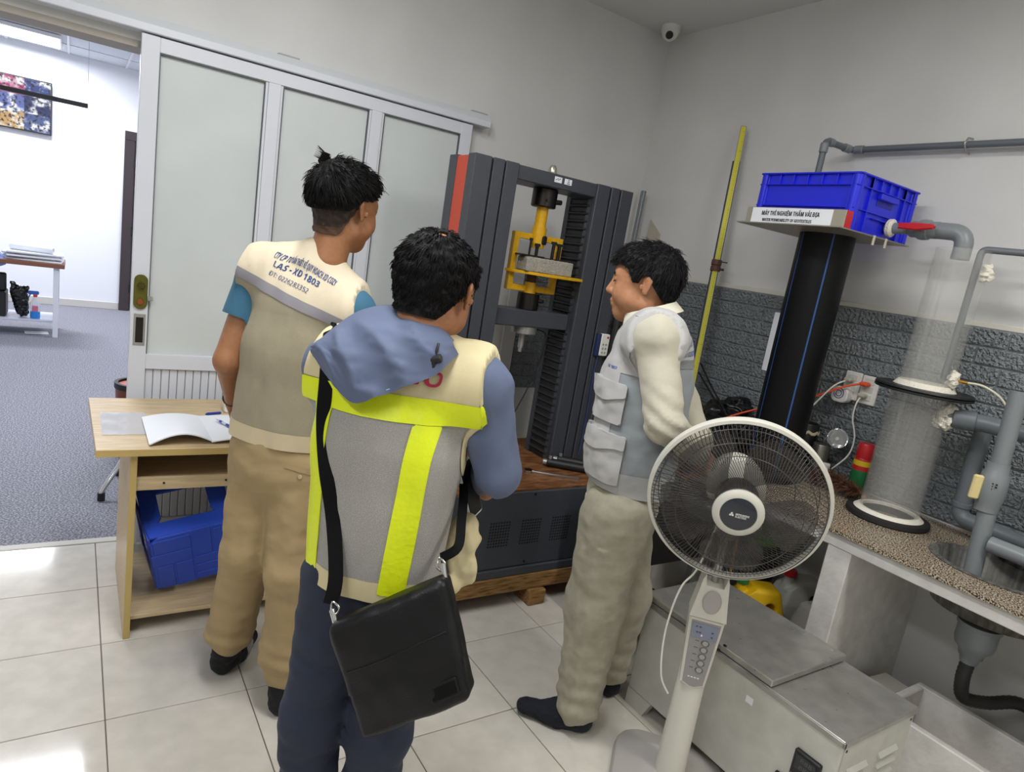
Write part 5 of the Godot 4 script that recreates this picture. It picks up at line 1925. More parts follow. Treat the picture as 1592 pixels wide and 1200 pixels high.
func counter_things() -> void:
	var g: Geo
	# double wall socket with plugs
	var lab := ["white wall socket plate with a round blue ring adapter and pale plug", "white wall socket plate with the orange plug, beside the clear column"]
	for k in 2:
		var z := 1.60 + k * 0.078
		var s := thing("wall_socket", lab[k], "socket", V(EX - 0.012, 1.2, z), 0.0, "socket plates on the brick wall")
		g = geo(s)
		g.span(V(EX - 0.026, 1.138 - k * 0.003, z - 0.037), V(EX - 0.010, 1.262 - k * 0.003, z + 0.037), 0.004)
		put(g, "plate", mats.white_plastic, s)
		for y in [1.165, 1.20, 1.235]:
			g = geo(s)
			g.span(V(EX - 0.0285, y - 0.013, z - 0.02), V(EX - 0.025, y + 0.013, z + 0.02), 0.001)
			put(g, "outlet", mat("outlet", "d0cfc8", 0.5), s)
	var ad := thing("round_adapter", "round white adapter with blue rings plugged in the socket", "adapter", V(EX - 0.03, 1.155, 1.575))
	g = geo(ad)
	g.slab(round_rect(0.075, 0.07, 0.025), 0, 0.045, Transform3D(Basis(V(0, 0, 1), V(0, 1, 0), V(-1, 0, 0)), V(EX - 0.026, 1.155, 1.582)), 0.004)
	put(g, "case", mats.white_plastic, ad)
	for r in [0.022, 0.013]:
		g = geo(ad)
		var ring := []
		for k in 25: ring.append(V(EX - 0.0715, 1.16 + sin(TAU * k / 24) * r, 1.58 + cos(TAU * k / 24) * r))
		g.tube(ring, 0.0018, 5, false)
		put(g, "blue_ring", mat("ring_blue", "2d3a78", 0.5), ad)
	# cords
	var orange := thing("orange_cord", "bright orange cord hanging from the wall socket down behind the fan", "cord", V(2.7, 1.0, 1.4))
	g = geo(orange)
	g.box(V(EX - 0.045, 1.222, 1.668), V(0.045, 0.018, 0.034), 0.006)
	put(g, "plug", mats.cord_orange, orange)
	g = geo(orange)
	g.tube(curve([V(EX - 0.06, 1.22, 1.655), V(2.70, 1.19, 1.60), V(2.64, 1.10, 1.48), V(2.58, 1.05, 1.39), V(2.48, 0.97, 1.27), V(2.36, 0.88, 1.18), V(2.22, 0.83, 1.14), V(2.135, 0.76, 1.09), V(2.12, 0.6, 1.07), V(2.12, 0.2, 1.07)]), 0.0048, 8)
	put(g, "cable", mats.cord_orange, orange)
	var wl := ["white cord with pale plug running from the adapter down behind the jar", "white cord hanging from the lower socket beside the glass lamp"]
	var paths := [[V(EX - 0.045, 1.225, 1.595), V(2.69, 1.19, 1.57), V(2.64, 1.10, 1.535), V(2.60, 1.02, 1.50), V(2.56, 0.93, 1.46), V(2.50, 0.80, 1.40)], [V(EX - 0.04, 1.172, 1.668), V(2.73, 1.14, 1.665), V(2.73, 1.07, 1.665), V(2.74, 0.99, 1.69), V(2.73, 0.91, 1.69), V(2.69, 0.84, 1.66), V(2.66, 0.77, 1.62)]]
	for k in 2:
		var w := thing("power_lead", wl[k], "cord", paths[k][0], 0.0, "white cords at the socket")
		g = geo(w)
		g.box(paths[k][0], V(0.04, 0.017, 0.032), 0.005)
		put(g, "plug", mat("plug_pale", "b9b6a4", 0.5), w)
		g = geo(w)
		g.tube(curve(paths[k]), 0.0035, 8)
		put(g, "cable", mats.cord_white, w)
	# black jar wrapped with tape
	var c := V(2.62, 0.762, 1.525)
	c = V(2.68, 0.762, 1.50)
	var j := thing("black_jar", "black cylindrical jar with peeling pale tape round its rim", "jar", c)
	g = geo(j)
	g.lathe([Vector2(0, 0), Vector2(0.052, 0), Vector2(0.054, 0.01), Vector2(0.054, 0.235), Vector2(0.05, 0.24), Vector2(0.047, 0.235), Vector2(0.045, 0.05), Vector2(0, 0.05)], 28, Transform3D(Basis(), c))
	put(g, "body", mats.black, j)
	g = geo(j)
	var ring := []
	for k in 25: ring.append(c + V(cos(TAU * k / 24) * 0.056, 0.20 + 0.006 * sin(k * 2.3), sin(TAU * k / 24) * 0.056))
	g.tube(ring, 0.005, 6, false, Vector2(1.6, 0.6))
	put(g, "tape_band", mat("tape_pale", "d8d0b2", 0.7), j)
	# reflector bulb lying on a grey tin, with a white box
	c = V(2.66, 0.762, 1.60)
	c = V(2.665, 0.762, 1.60)
	g = Geo.new()
	g.lathe([Vector2(0, 0), Vector2(0.037, 0), Vector2(0.038, 0.005), Vector2(0.036, 0.165), Vector2(0.033, 0.17), Vector2(0, 0.168)], 24, Transform3D(Basis(), c))
	solo(g, "metal_tin", mat("tin", "7c7b70", 0.4, {"metal": 0.7}), "dull grey metal tin standing beside the black jar", "tin")
	var bl := thing("reflector_lamp", "round glass reflector lamp propped on the grey tin", "lamp", V(2.69, 0.935, 1.645))
	var d := V(-0.72, 0.28, 0.62).normalized()
	var q := V(2.685, 0.972, 1.648)
	g = geo(bl)
	var prof := []
	for k in 9:
		var a := k / 8.0
		prof.append(Vector2(0.006 + 0.034 * sqrt(a), -0.03 + 0.03 * a))
	prof.append(Vector2(0.043, 0.001)); prof.append(Vector2(0.043, 0.006))
	g.lathe(prof, 28, Transform3D(Geo.turn_y(d), q))
	put(g, "reflector", mats.chrome, bl)
	g = geo(bl)
	g.lathe([Vector2(0.043, 0.004), Vector2(0.043, 0.007), Vector2(0.035, 0.009), Vector2(0, 0.011)], 28, Transform3D(Geo.turn_y(d), q))
	put(g, "lens", mat("lens", "e8ecec", 0.05, {"alpha": 0.25}), bl)
	g = geo(bl)
	g.cyl(q - d * 0.02, q + d * 0.002, 0.008, 12, 0.002)
	put(g, "bulb", mats.white_plastic, bl)
	g = geo(bl)
	g.tube([q - d * 0.03, q - d * 0.05, q - d * 0.055 - V(0, 0.03, 0)], 0.008, 8)
	put(g, "holder", mats.black, bl)
	g = Geo.new()
	g.box(V(2.645, 0.812, 1.652), V(0.022, 0.10, 0.034), 0.003, Basis(Vector3.UP, 0.5))
	solo(g, "white_box", mats.white_plastic, "small upright white box standing beside the grey tin", "box")
	# spray can
	c = V(2.675, 0.762, 1.785)
	var cn := thing("spray_can", "red capped spray can with green body and yellow band beside the clear column", "spray can", c)
	g = geo(cn)
	g.lathe([Vector2(0, 0), Vector2(0.032, 0), Vector2(0.034, 0.004), Vector2(0.034, 0.118), Vector2(0, 0.118)], 26, Transform3D(Basis(), c))
	put(g, "body", mat("can_green", "1f6b3a", 0.35), cn)
	g = geo(cn)
	g.lathe([Vector2(0, 0.118), Vector2(0.0343, 0.118), Vector2(0.0343, 0.163), Vector2(0.03, 0.172), Vector2(0, 0.172)], 26, Transform3D(Basis(), c))
	put(g, "red_shoulder", mat("can_red", "b32222", 0.35), cn)
	g = geo(cn)
	g.lathe([Vector2(0.0345, 0.138), Vector2(0.0349, 0.138), Vector2(0.0349, 0.160), Vector2(0.0345, 0.160)], 26, Transform3D(Basis(), c))
	put(g, "yellow_band", mat("can_yellow", "d8b41e", 0.4), cn)
	g = geo(cn)
	g.lathe([Vector2(0, 0.168), Vector2(0.031, 0.168), Vector2(0.033, 0.173), Vector2(0.033, 0.225), Vector2(0.030, 0.232), Vector2(0, 0.234)], 26, Transform3D(Basis(), c))
	put(g, "cap", mats.red_plastic, cn)
	# feather duster
	var dd := thing("feather_duster", "brown feather duster lying on the counter before the spray can", "duster", V(2.58, 0.762, 1.75))
	var a0 := V(2.62, 0.815, 1.62)
	var a1 := V(2.60, 0.80, 1.855)
	g = geo(dd)
	g.cyl(a1, a1 + (a1 - a0).normalized() * 0.04 + V(0, -0.02, 0), 0.008, 8)
	put(g, "handle", mat("handle_wood", "8a6a3e", 0.6), dd)
	g = geo(dd)
	g.cyl(a0, a1, 0.012, 8)
	g.painted = true
	g.painted = false
	var rng := RandomNumberGenerator.new()
	rng.seed = 21
	for k in 900:
		var t := rng.randf()
		var p := a0.lerp(a1, t)
		var dir := (V(rng.randfn(), rng.randfn(), rng.randfn() * 0.5).normalized() + (a0 - a1).normalized() * 0.45)
		dir.y = maxf(dir.y, -0.45)
		dir = dir.normalized()
		var l := rng.randf_range(0.035, 0.065) * (0.7 + 0.5 * sin(PI * t))
		var up := dir.cross(V(rng.randfn(), rng.randfn(), rng.randfn())).normalized()
		var w := up * rng.randf_range(0.0015, 0.004)
		var e := p + dir * l + V(0, -0.010, 0)
		var md := p + dir * l * 0.55
		if e.y < 0.765: continue
		g.tri(p, md + w, md - w, up.cross(dir), up.cross(dir), up.cross(dir))
		g.tri(e, md + w, md - w, up.cross(dir), up.cross(dir), up.cross(dir))
	put(g, "feathers", mat("feather", "5a3a26", 0.8), dd).set_meta("kind", "stuff")
	# paper behind the stand pipe
	g = Geo.new()
	g.span(V(EX - 0.0165, 1.165, 1.132), V(EX - 0.0150, 1.455, 1.34), 0.0003)
	solo(g, "wall_notice", mats.paper, "white paper sheet stuck on the brick wall behind the black pipe", "notice")
	# heap of black cable and bag at the end of the counter
	var f := Field.new(V(2.25, 0.75, 0.98), V(2.78, 1.12, 1.5), 0.014)
	f.cap(V(2.62, 0.80, 1.06), V(2.62, 0.84, 1.36), 0.14, 0.10, 0.05)
	f.cap(V(2.66, 0.90, 1.06), V(2.68, 0.95, 1.12), 0.09, 0.07, 0.05)
	f.cap(V(2.5, 0.80, 1.10), V(2.46, 0.80, 1.3), 0.10, 0.08, 0.05)
	f.cut(V(0, -1, 0), V(0, 0.763, 0))
	f.carve(V(2.45, 0.7, 1.52), V(2.45, 1.2, 1.52), 0.116, 0.116)
	f.wrinkle(14.0, 0.03, V(1, 1.6, 1), 9)
	solo(f.mesh(), "black_sack", mat("sack", "0c0c0e", 0.35), "crumpled black plastic sack heaped on the counter behind the fan", "sack")
	var bc := thing("black_cable", "loose loops of black cable over the black sack on the counter", "cable", V(2.6, 0.95, 1.1))
	for k in 2:
		g = geo(bc)
		g.tube(curve([V(2.72, 1.12 - k * 0.05, 0.80), V(2.66, 1.03 - k * 0.03, 0.95), V(2.58, 0.97 - k * 0.02, 1.1), V(2.5, 0.93, 1.22 + k * 0.05), V(2.42, 0.90, 1.33), V(2.36, 0.86, 1.38), V(2.33, 0.8, 1.38)]), 0.005, 6)
		put(g, "loop", mats.black, bc)

func jerrycan(called: String, label: String, c: Vector3, yaw: float, s: Vector3, m: Material, cap: Material, cap_label: String) -> void:
	var j := thing(called, label, "jerrycan", c, yaw)
	var f := Field.new(V(-s.x * 0.62, -0.01, -s.z * 0.62), V(s.x * 0.62, s.y + 0.06, s.z * 0.62), 0.006)
	for z in f.nz:
		for y in f.ny:
			for x in f.nx:
				var p := f.o + V(x, y, z) * f.h
				var taper := 1.0 - 0.25 * clampf((p.y - s.y * 0.72) / (s.y * 0.28), 0.0, 1.0)
				var e := V(absf(p.x), absf(p.y - s.y * 0.5), absf(p.z)) - V(s.x * 0.5 * taper - 0.02, s.y * 0.5 - 0.02, s.z * 0.5 * taper - 0.02)
				f.d[(z * f.ny + y) * f.nx + x] = e.max(Vector3.ZERO).length() + minf(maxf(e.x, maxf(e.y, e.z)), 0.0) - 0.02
	# sloped shoulder to the neck and a through handle
	f.cut(V(-0.75, 1, 0), V(-s.x * 0.12, s.y * 0.97, 0))
	f.carve(V(s.x * 0.20, s.y * 0.80, -s.z), V(s.x * 0.20, s.y * 0.80, s.z), 0.022, 0.022, 0.012)
	f.carve(V(s.x * 0.02, s.y * 0.77, -s.z), V(s.x * 0.22, s.y * 0.80, s.z * 0.0 - s.z), 0.018, 0.02, 0.012)
	f.cap(V(-s.x * 0.30, s.y * 0.75, 0), V(-s.x * 0.30, s.y * 0.99, 0), 0.026, 0.02, 0.01)
	put(f.mesh(), "body", m, j)
	var g := Geo.new()
	g.lathe([Vector2(0, 0), Vector2(0.025, 0), Vector2(0.026, 0.004), Vector2(0.026, 0.026), Vector2(0.022, 0.03), Vector2(0, 0.03)], 20, Transform3D(Basis(), V(-s.x * 0.30, s.y * 1.0, 0)))
	put(g, "cap", cap, j, cap_label)

func under_counter() -> void:
	var g: Geo
	jerrycan("jerrycan", "bright yellow jerrycan with green cap under the counter behind the steel bath", V(2.275, 0.0, 1.71), -0.55, V(0.22, 0.37, 0.14), mat("can_bright", "e2b714", 0.4), mat("cap_green", "2c7a34", 0.5), "green screw cap")
	jerrycan("jerrycan", "translucent white jerrycan with red cap under the counter", V(2.54, 0.0, 1.74), -0.5, V(0.2, 0.38, 0.14), mat("can_milk", "b9bab2", 0.45), mats.red_plastic, "red screw cap")
	jerrycan("jerrycan", "cloudy white jerrycan with blue cap closest to the plaster pier", V(2.47, 0.0, 1.885), 2.9, V(0.18, 0.34, 0.13), mat("can_cloud", "a9aaa4", 0.45), mat("cap_blue", "24459c", 0.5), "blue screw cap")
	# kettle shaped black pot with green lid, on a crate-like block
	var c := V(2.60, 0.0, 1.44)
	var k := thing("lidded_bucket", "dark bucket with a bright green lid under the counter", "bucket", c)
	g = geo(k)
	g.lathe([Vector2(0, 0), Vector2(0.10, 0), Vector2(0.125, 0.43), Vector2(0, 0.43)], 28, Transform3D(Basis(), c))
	put(g, "body", mat("bucket_dark", "2e3231", 0.5), k)
	g = geo(k)
	g.lathe([Vector2(0, 0.43), Vector2(0.13, 0.43), Vector2(0.132, 0.45), Vector2(0.11, 0.46), Vector2(0.10, 0.456), Vector2(0, 0.462)], 28, Transform3D(Basis(), c))
	put(g, "lid", mat("lid_green", "4d9a2c", 0.45), k)
	g = geo(k)
	g.lathe([Vector2(0, 0.46), Vector2(0.02, 0.46), Vector2(0.016, 0.485), Vector2(0, 0.487)], 16, Transform3D(Basis(), c))
	put(g, "knob", mats.white_plastic, k)
	# thin gilt rod leaning by the yellow can
	g = Geo.new()
	g.tube([V(2.10, 0.02, 1.70), V(2.13, 0.76, 1.66)], 0.006, 8)
	solo(g, "thin_rod", mat("gilt", "b58a2a", 0.4, {"metal": 0.5}), "thin golden rod leaning on the counter edge before the yellow jerrycan", "rod")
	# low white trough with a stack of old tiles
	var tr := thing("trough", "low white plastered trough on the floor under the sink", "trough", V(2.55, 0, 2.45))
	for b in [[2.30, 2.235, 2.33, 2.9], [2.60, 2.235, 2.63, 2.9], [2.33, 2.235, 2.60, 2.265], [2.33, 2.86, 2.60, 2.9]]:
		g = geo(tr)
		g.span(V(b[0] + 0.0, 0, b[1]), V(b[2], 0.19, b[3]), 0.004)
		put(g, "side", mats.plaster, tr)
	g = geo(tr)
	g.span(V(2.33, 0, 2.265), V(2.60, 0.03, 2.86), 0.002)
	put(g, "bottom", mat("sand", "c7b394", 0.9, {"tex": noise("sand", 0.03, 0.8, 1.0), "scale": 3.0}), tr)
	var rng := RandomNumberGenerator.new(); rng.seed = 8
	var where := ["lowest", "second from the floor", "third from the floor", "fourth from the floor", "middle", "fourth from the top", "third from the top", "second from the top", "topmost"]
	for i in 9:
		g = Geo.new()
		g.box(V(2.52 + rng.randf_range(-0.02, 0.02), 0.010 + i * 0.0195, 2.165 + rng.randf_range(-0.012, 0.012)), V(0.14, 0.0155, 0.10), 0.003, Basis(Vector3.UP, rng.randf_range(-0.12, 0.12)))
		solo(g, "slate_tile", mat("slate%d" % (i % 3), ["3f3d39", "6d6a63", "b5b1a8"][i % 3], 0.7), "dusty grey flat tile, %s of the stack between pier and trough" % where[i], "tile", "old tiles stacked under the counter")
	# black steel stand behind the bath
	var st := thing("steel_stand", "black box stand on grey steel legs behind the steel bath", "stand", V(1.95, 0, 1.35))
	g = geo(st)
	g.span(V(1.78, 0.40, 1.12), V(2.16, 0.56, 1.50), 0.006)
	put(g, "box", mats.matte_black, st)
	for p in [[1.80, 1.48], [2.14, 1.48], [1.80, 1.14], [2.14, 1.14]]:
		g = geo(st)
		g.span(V(p[0] - 0.016, 0, p[1] - 0.016), V(p[0] + 0.016, 0.40, p[1] + 0.016), 0.002)
		put(g, "leg", mat("leg_grey", "7b7f7e", 0.5, {"metal": 0.3}), st)
	g = geo(st)
	g.span(V(1.78, 0.12, 1.12), V(2.16, 0.14, 1.50), 0.003)
	put(g, "lower_shelf", mats.matte_black, st)

func bath() -> void:
	var c := V(1.81, 0, 2.09)
	var b := thing("water_bath", "grey white steel water bath with brushed metal lids standing on the floor", "water bath", c)
	var cream := mat("bath_cream", "c9c9c0", 0.42, {"tex": noise("bathc", 0.01, 0.93, 1.0), "scale": 2.0})
	var x0 := 1.622
	var x1 := 2.005
	var z0 := 1.715
	var z1 := 2.462
	var g := geo(b)
	g.span(V(x0, 0.065, z0), V(x1, 0.408, z1), 0.004)
	put(g, "body", cream, b)
	for q in [[x0, z0], [x1 - 0.03, z0], [x0, z1 - 0.08], [x1 - 0.03, z1 - 0.08]]:
		g = geo(b)
		g.slab(PackedVector2Array([Vector2(0, 0), Vector2(0.085, 0), Vector2(0.115, 0.065), Vector2(0, 0.065)]) if q[1] == z0 else PackedVector2Array([Vector2(0, 0), Vector2(0.08, 0), Vector2(0.08, 0.065), Vector2(-0.03, 0.065)]), 0, 0.03, Transform3D(Basis(V(0, 0, 1), V(0, 1, 0), V(-1, 0, 0)), V(q[0] + 0.03, 0, q[1])))
		put(g, "foot", cream, b)
	g = geo(b)
	g.span(V(x0 - 0.004, 0.404, z0 - 0.004), V(x1 + 0.004, 0.416, z1 + 0.004), 0.002)
	put(g, "steel_deck", mats.steel, b)
	g = geo(b)
	g.span(V(x0 - 0.006, 0.396, z0 - 0.006), V(x0 + 0.002, 0.412, z1 + 0.006), 0.001)
	g.span(V(x0 - 0.006, 0.396, z1 - 0.002), V(x1 + 0.006, 0.412, z1 + 0.006), 0.001)
	put(g, "deck_trim", mats.steel, b)
	g = geo(b)
	g.span(V(x0 - 0.006, 0.42, z0 - 0.008), V(x1 + 0.0, 0.442, 2.235), 0.003)
	var lid := put(g, "lid", mats.steel, b)
	g = geo(b)
	g.box(V(1.80, 0.4432, 1.98), V(0.02, 0.003, 0.012), 0.001)
	g.box(V(1.98, 0.4432, 2.20), V(0.012, 0.003, 0.012), 0.001)
	put(g, "rivet", mats.steel, lid)
	g = geo(b)
	g.tube(curve([V(1.618, 0.448, 2.025), V(1.60, 0.435, 2.03), V(1.615, 0.42, 2.04), V(1.625, 0.44, 2.055), V(1.61, 0.45, 2.06)]), 0.004, 6)
	put(g, "latch", mats.dark_steel, lid)
	# temperature controller and switch on the long side
	g = geo(b)
	var face := Basis(V(0, 0, 1), V(0, 1, 0), V(-1, 0, 0))
	g.slab(round_rect(0.078, 0.098, 0.005), 0, 0.012, Transform3D(face, V(x0, 0.262, 2.388)), 0.003)
	var tc := put(g, "controller", mats.black, b, "black temperature controller")
	g = geo(b)
	g.slab(round_rect(0.058, 0.044, 0.003), 0.012, 0.0135, Transform3D(face, V(x0, 0.279, 2.388)))
	put(g, "display", mat("disp_dark", "23262b", 0.15), tc)
	for r in 2:
		var tt := b.transform.affine_inverse() * Transform3D(face, V(x0 - 0.014, 0.289 - r * 0.02, 2.39))
		write(["888", "888"][r], 0.012, "digits", mat("seg", "55595c", 0.4), tc, tt, 0.034)
	g = geo(b)
	g.slab(round_rect(0.07, 0.02, 0.002), 0.012, 0.013, Transform3D(face, V(x0, 0.228, 2.388)))
	put(g, "key_strip", mat("key_grey", "6e7072", 0.5), tc)
	for i in 4:
		g = geo(b)
		var at := V(x0 - 0.012, 0.228, 2.365 + i * 0.0155)
		g.cyl(at, at + V(-0.003, 0, 0), 0.004, 10, 0.001)
		put(g, "key", mats.white_plastic, tc)
	g = geo(b)
	g.slab(round_rect(0.028, 0.036, 0.002), 0, 0.008, Transform3D(face, V(x0, 0.185, 2.325)), 0.002)
	var sw := put(g, "switch_frame", mats.black, b)
	g = geo(b)
	g.slab(round_rect(0.018, 0.026, 0.002), 0.008, 0.012, Transform3D(face, V(x0, 0.185, 2.325)), 0.002)
	put(g, "green_rocker", mat("rocker", "0d8a3c", 0.3), sw)
	g = geo(b)
	g.span(V(x0 - 0.001, 0.325, 2.165), V(x0, 0.347, 2.19))
	put(g, "sticker", mats.paper, b)
	# louvres on the short end
	for i in 3:
		for jx in 2:
			g = geo(b)
			g.slab(PackedVector2Array([Vector2(0, 0), Vector2(0.012, 0.002), Vector2(0, 0.016)]), -0.05, 0.05, Transform3D(Basis(V(0, 0, 1), V(0, 1, 0), V(-1, 0, 0)), V(1.72 + jx * 0.165, 0.30 - i * 0.035, z1)))
			put(g, "louvre", cream, b)
	for q in [[x0 + 0.02, 0.38], [x1 - 0.02, 0.38], [x0 + 0.02, 0.1], [x1 - 0.02, 0.1]]:
		g = geo(b)
		g.cyl(V(q[0], q[1], z1), V(q[0], q[1], z1 + 0.003), 0.005, 8, 0.001)
		put(g, "screw", mats.dark_steel, b)
	g = geo(b)
	g.span(V(x0 + 0.012, 0.07, z1), V(x1 - 0.012, 0.392, z1 + 0.002), 0.001)
	put(g, "end_panel", cream, b)

func fan() -> void:
	var c := V(1.478, 0, 2.062)
	var fn := thing("stand_fan", "grey white stand fan with dark mesh guard and control panel on its pole", "fan", c)
	var ax := V(-0.7262, -0.1514, 0.6707).normalized()          # where the fan blows
	var hub := V(1.365, 0.986, 2.154)
	var fwd := V(ax.x, 0, ax.z).normalized()
	var side := V(fwd.z, 0, -fwd.x)
	var wht: Material = mats.fan_white
	var gry: Material = mats.fan_grey
	# base
	var g := geo(fn)
	var bb := Basis(side, Vector3.UP, fwd)
	var cb := c + fwd * 0.0
	var flat := Transform3D(Basis(side, -fwd, Vector3.UP), cb)
	g.slab(round_rect(0.35, 0.36, 0.11, 8), 0.0, 0.018, flat, 0.006)
	var f := Field.new(cb + V(-0.25, -0.01, -0.25), cb + V(0.25, 0.16, 0.25), 0.008)
	for z in f.nz:
		for y in f.ny:
			for x in f.nx:
				var p := bb.inverse() * (f.o + V(x, y, z) * f.h - cb)
				var e := Vector2(absf(p.x) - 0.078, absf(p.z) - 0.08).max(Vector2.ZERO).length()
				var top := 0.028 + 0.03 * clampf(1.0 - e / 0.095, 0.0, 1.0)
				f.d[(z * f.ny + y) * f.nx + x] = maxf(e - 0.093, (p.y - top) * 0.9)
	f.cut(V(0, -1, 0), cb + V(0, 0.014, 0))
	put(g, "base_plate", gry, fn)
	put(f.mesh(c), "base_cover", gry, fn)
	# lower pole: a tapering oval shell
	var pc := c + fwd * 0.02
	g = geo(fn)
	g.tube([pc + V(0, 0.03, 0), pc + V(0, 0.09, 0), pc + V(0, 0.40, 0), pc + V(0, 0.47, 0)], [0.052, 0.047, 0.043, 0.043], 24, true, Vector2(1.0, 0.82))
	put(g, "lower_pole", wht, fn)
	g = geo(fn)
	var pz := pc + fwd * 0.016
	g.slab(PackedVector2Array([Vector2(-0.036, 0.385), Vector2(-0.01, 0.372), Vector2(0.01, 0.372), Vector2(0.036, 0.385), Vector2(0.050, 0.60), Vector2(-0.050, 0.60)]), -0.05, 0.026, Transform3D(Basis(side, Vector3.UP, fwd), pz), 0.006)
	put(g, "control_body", wht, fn)
	g = geo(fn)
	g.slab(PackedVector2Array([Vector2(-0.029, 0.392), Vector2(-0.006, 0.382), Vector2(0.006, 0.382), Vector2(0.029, 0.392), Vector2(0.041, 0.588), Vector2(-0.041, 0.588)]), 0.026, 0.0285, Transform3D(Basis(side, Vector3.UP, fwd), pz), 0.001)
	var panel := put(g, "control_panel", mat("panel_grey", "8d8b8a", 0.35), fn)
	g = geo(fn)
	g.slab(PackedVector2Array([Vector2(-0.034, 0.537), Vector2(0.034, 0.537), Vector2(0.037, 0.582), Vector2(-0.037, 0.582)]), 0.0285, 0.0298, Transform3D(Basis(side, Vector3.UP, fwd), pz))
	var dp := put(g, "display", mat("disp_blue", "7d8498", 0.25), panel)
	g = geo(fn)
	for q in [[-0.02, 0.555], [-0.012, 0.555], [0.022, 0.548], [0.022, 0.562], [-0.024, 0.572], [-0.014, 0.572]]:
		g.box(pz + side * q[0] + V(0, q[1], 0) + fwd * 0.030, V(0.006, 0.004, 0.0006), 0.0, Basis(side, Vector3.UP, fwd))
	put(g, "display_mark", mat("mark_dark", "44474f", 0.5), dp)
	g = geo(fn)
	g.cyl(pz + side * -0.006 + V(0, 0.547, 0) + fwd * 0.0296, pz + side * -0.006 + V(0, 0.547, 0) + fwd * 0.0308, 0.003, 8)
	put(g, "pilot_lamp", mats.white_plastic, dp)
	for k in 5:
		g = geo(fn)
		var at := pz + side * 0.009 + V(0, 0.525 - k * 0.0215, 0) + fwd * 0.028
		g.lathe([Vector2(0, 0.003), Vector2(0.0075, 0.003), Vector2(0.0095, 0.001), Vector2(0.0105, 0.0)], 18, Transform3D(Geo.turn_y(fwd) * Basis.from_scale(V(1, 1, 1)), at))
		put(g, "button", mat("btn_grey", "9c9a99", 0.3), panel)
		g = geo(fn)
		var ring := []
		for s in 19: ring.append(at + fwd * 0.002 + side * cos(TAU * s / 18) * 0.0105 + V(0, 1, 0) * sin(TAU * s / 18) * 0.0085)
		g.tube(ring, 0.0011, 5, false)
		g.box(at - side * 0.023 + V(0, 0.003, 0), V(0.011, 0.003, 0.0012), 0.0, Basis(side, Vector3.UP, fwd))
		put(g, "button_ring", mat("ring_dark", "5c5a5a", 0.4), panel)
	g = geo(fn)
	for k in 4: g.box(pz + side * (-0.015 + k * 0.009) + V(0, 0.412, 0) + fwd * 0.029, V(0.006, 0.003, 0.0006), 0.0, Basis(side, Vector3.UP, fwd))
	put(g, "print_mark", mats.white_plastic, panel)
	# shoulder and cradle over the control body
	g = geo(fn)
	g.slab(PackedVector2Array([Vector2(-0.052, 0.60), Vector2(0.052, 0.60), Vector2(0.044, 0.655), Vector2(0.036, 0.72), Vector2(0.03, 0.735), Vector2(0.024, 0.70), Vector2(-0.024, 0.70), Vector2(-0.03, 0.735), Vector2(-0.036, 0.72), Vector2(-0.044, 0.655)]), -0.045, 0.030, Transform3D(Basis(side, Vector3.UP, fwd), pz), 0.010)
	var sh := put(g, "shoulder", wht, fn)
	g = geo(fn)
	g.slab(circle(0.026, 24, 0.036), 0.028, 0.036, Transform3D(Basis(side, Vector3.UP, fwd), pz + V(0, 0.655, 0)), 0.003)
	put(g, "oval_button", gry, sh)
	g = geo(fn)
	g.cyl(pc + V(0, 0.62, 0), pc + V(0, 0.90, 0), 0.0115, 14)
	put(g, "inner_pole", mats.steel, fn)
	# motor housing behind the guard
	var mt := Transform3D(Geo.turn_y(ax), hub)
	g = geo(fn)
	g.lathe([Vector2(0, -0.215), Vector2(0.04, -0.21), Vector2(0.066, -0.18), Vector2(0.076, -0.13), Vector2(0.078, -0.075), Vector2(0.07, -0.07), Vector2(0, -0.07)], 30, mt)
	put(g, "motor_housing", wht, fn)
	g = geo(fn)
	var nk := hub - ax * 0.14
	g.tube([pc + V(0, 0.84, 0), pc + V(0, 0.90, 0), nk + V(0, -0.05, 0)], [0.026, 0.032, 0.04], 18)
	put(g, "neck", wht, fn)
	# rim and guards
	var R := 0.232
	var bs := Basis()
	bs.y = ax
	bs.x = V(0, 1, 0).cross(ax).normalized()
	bs.z = bs.x.cross(ax)
	g = geo(fn)
	g.lathe([Vector2(R - 0.008, -0.016), Vector2(R, -0.014), Vector2(R + 0.001, 0.0), Vector2(R - 0.002, 0.010), Vector2(R - 0.010, 0.012), Vector2(R - 0.012, 0.006), Vector2(R - 0.008, -0.016)], 96, Transform3D(bs, hub))
	put(g, "rim", wht, fn)
	var P := func(r: float, a: float, y: float) -> Vector3: return hub + (bs.x * cos(a) + bs.z * sin(a)) * r + ax * y
	var wire := mat("guard_wire", "4a4745", 0.3, {"metal": 0.35})
	g = geo(fn)
	var n := 132
	for k in n:
		var a := TAU * k / n
		var pts := []
		for s in 7:
			var t := s / 6.0
			var r := lerpf(R - 0.008, 0.062, t)
			var y := 0.006 + 0.062 * sin(minf(1.0, t * 1.35) * PI / 2.0) - 0.008 * t
			pts.append(P.call(r, a + 0.42 * t * t, y))
		g.tube(pts, 0.00095, 4, false)
	put(g, "front_guard_wires", wire, fn).set_meta("kind", "stuff")
	for q in [[0.214, 0.030], [0.186, 0.053], [0.155, 0.064]]:
		g = geo(fn)
		var ring := []
		for s in 73: ring.append(P.call(q[0], TAU * s / 72, q[1]))
		g.tube(ring, 0.0013, 5, false)
		put(g, "guard_ring", wire, fn)
	g = geo(fn)
	for k in 96:
		var a := TAU * k / 96
		var pts := []
		for s in 6:
			var t := s / 5.0
			var r := lerpf(R - 0.008, 0.08, t)
			var y := -0.012 - 0.062 * sin(minf(1.0, t * 1.6) * PI / 2.0)
			pts.append(P.call(r, a - 0.3 * t, y))
		g.tube(pts, 0.00095, 4, false)
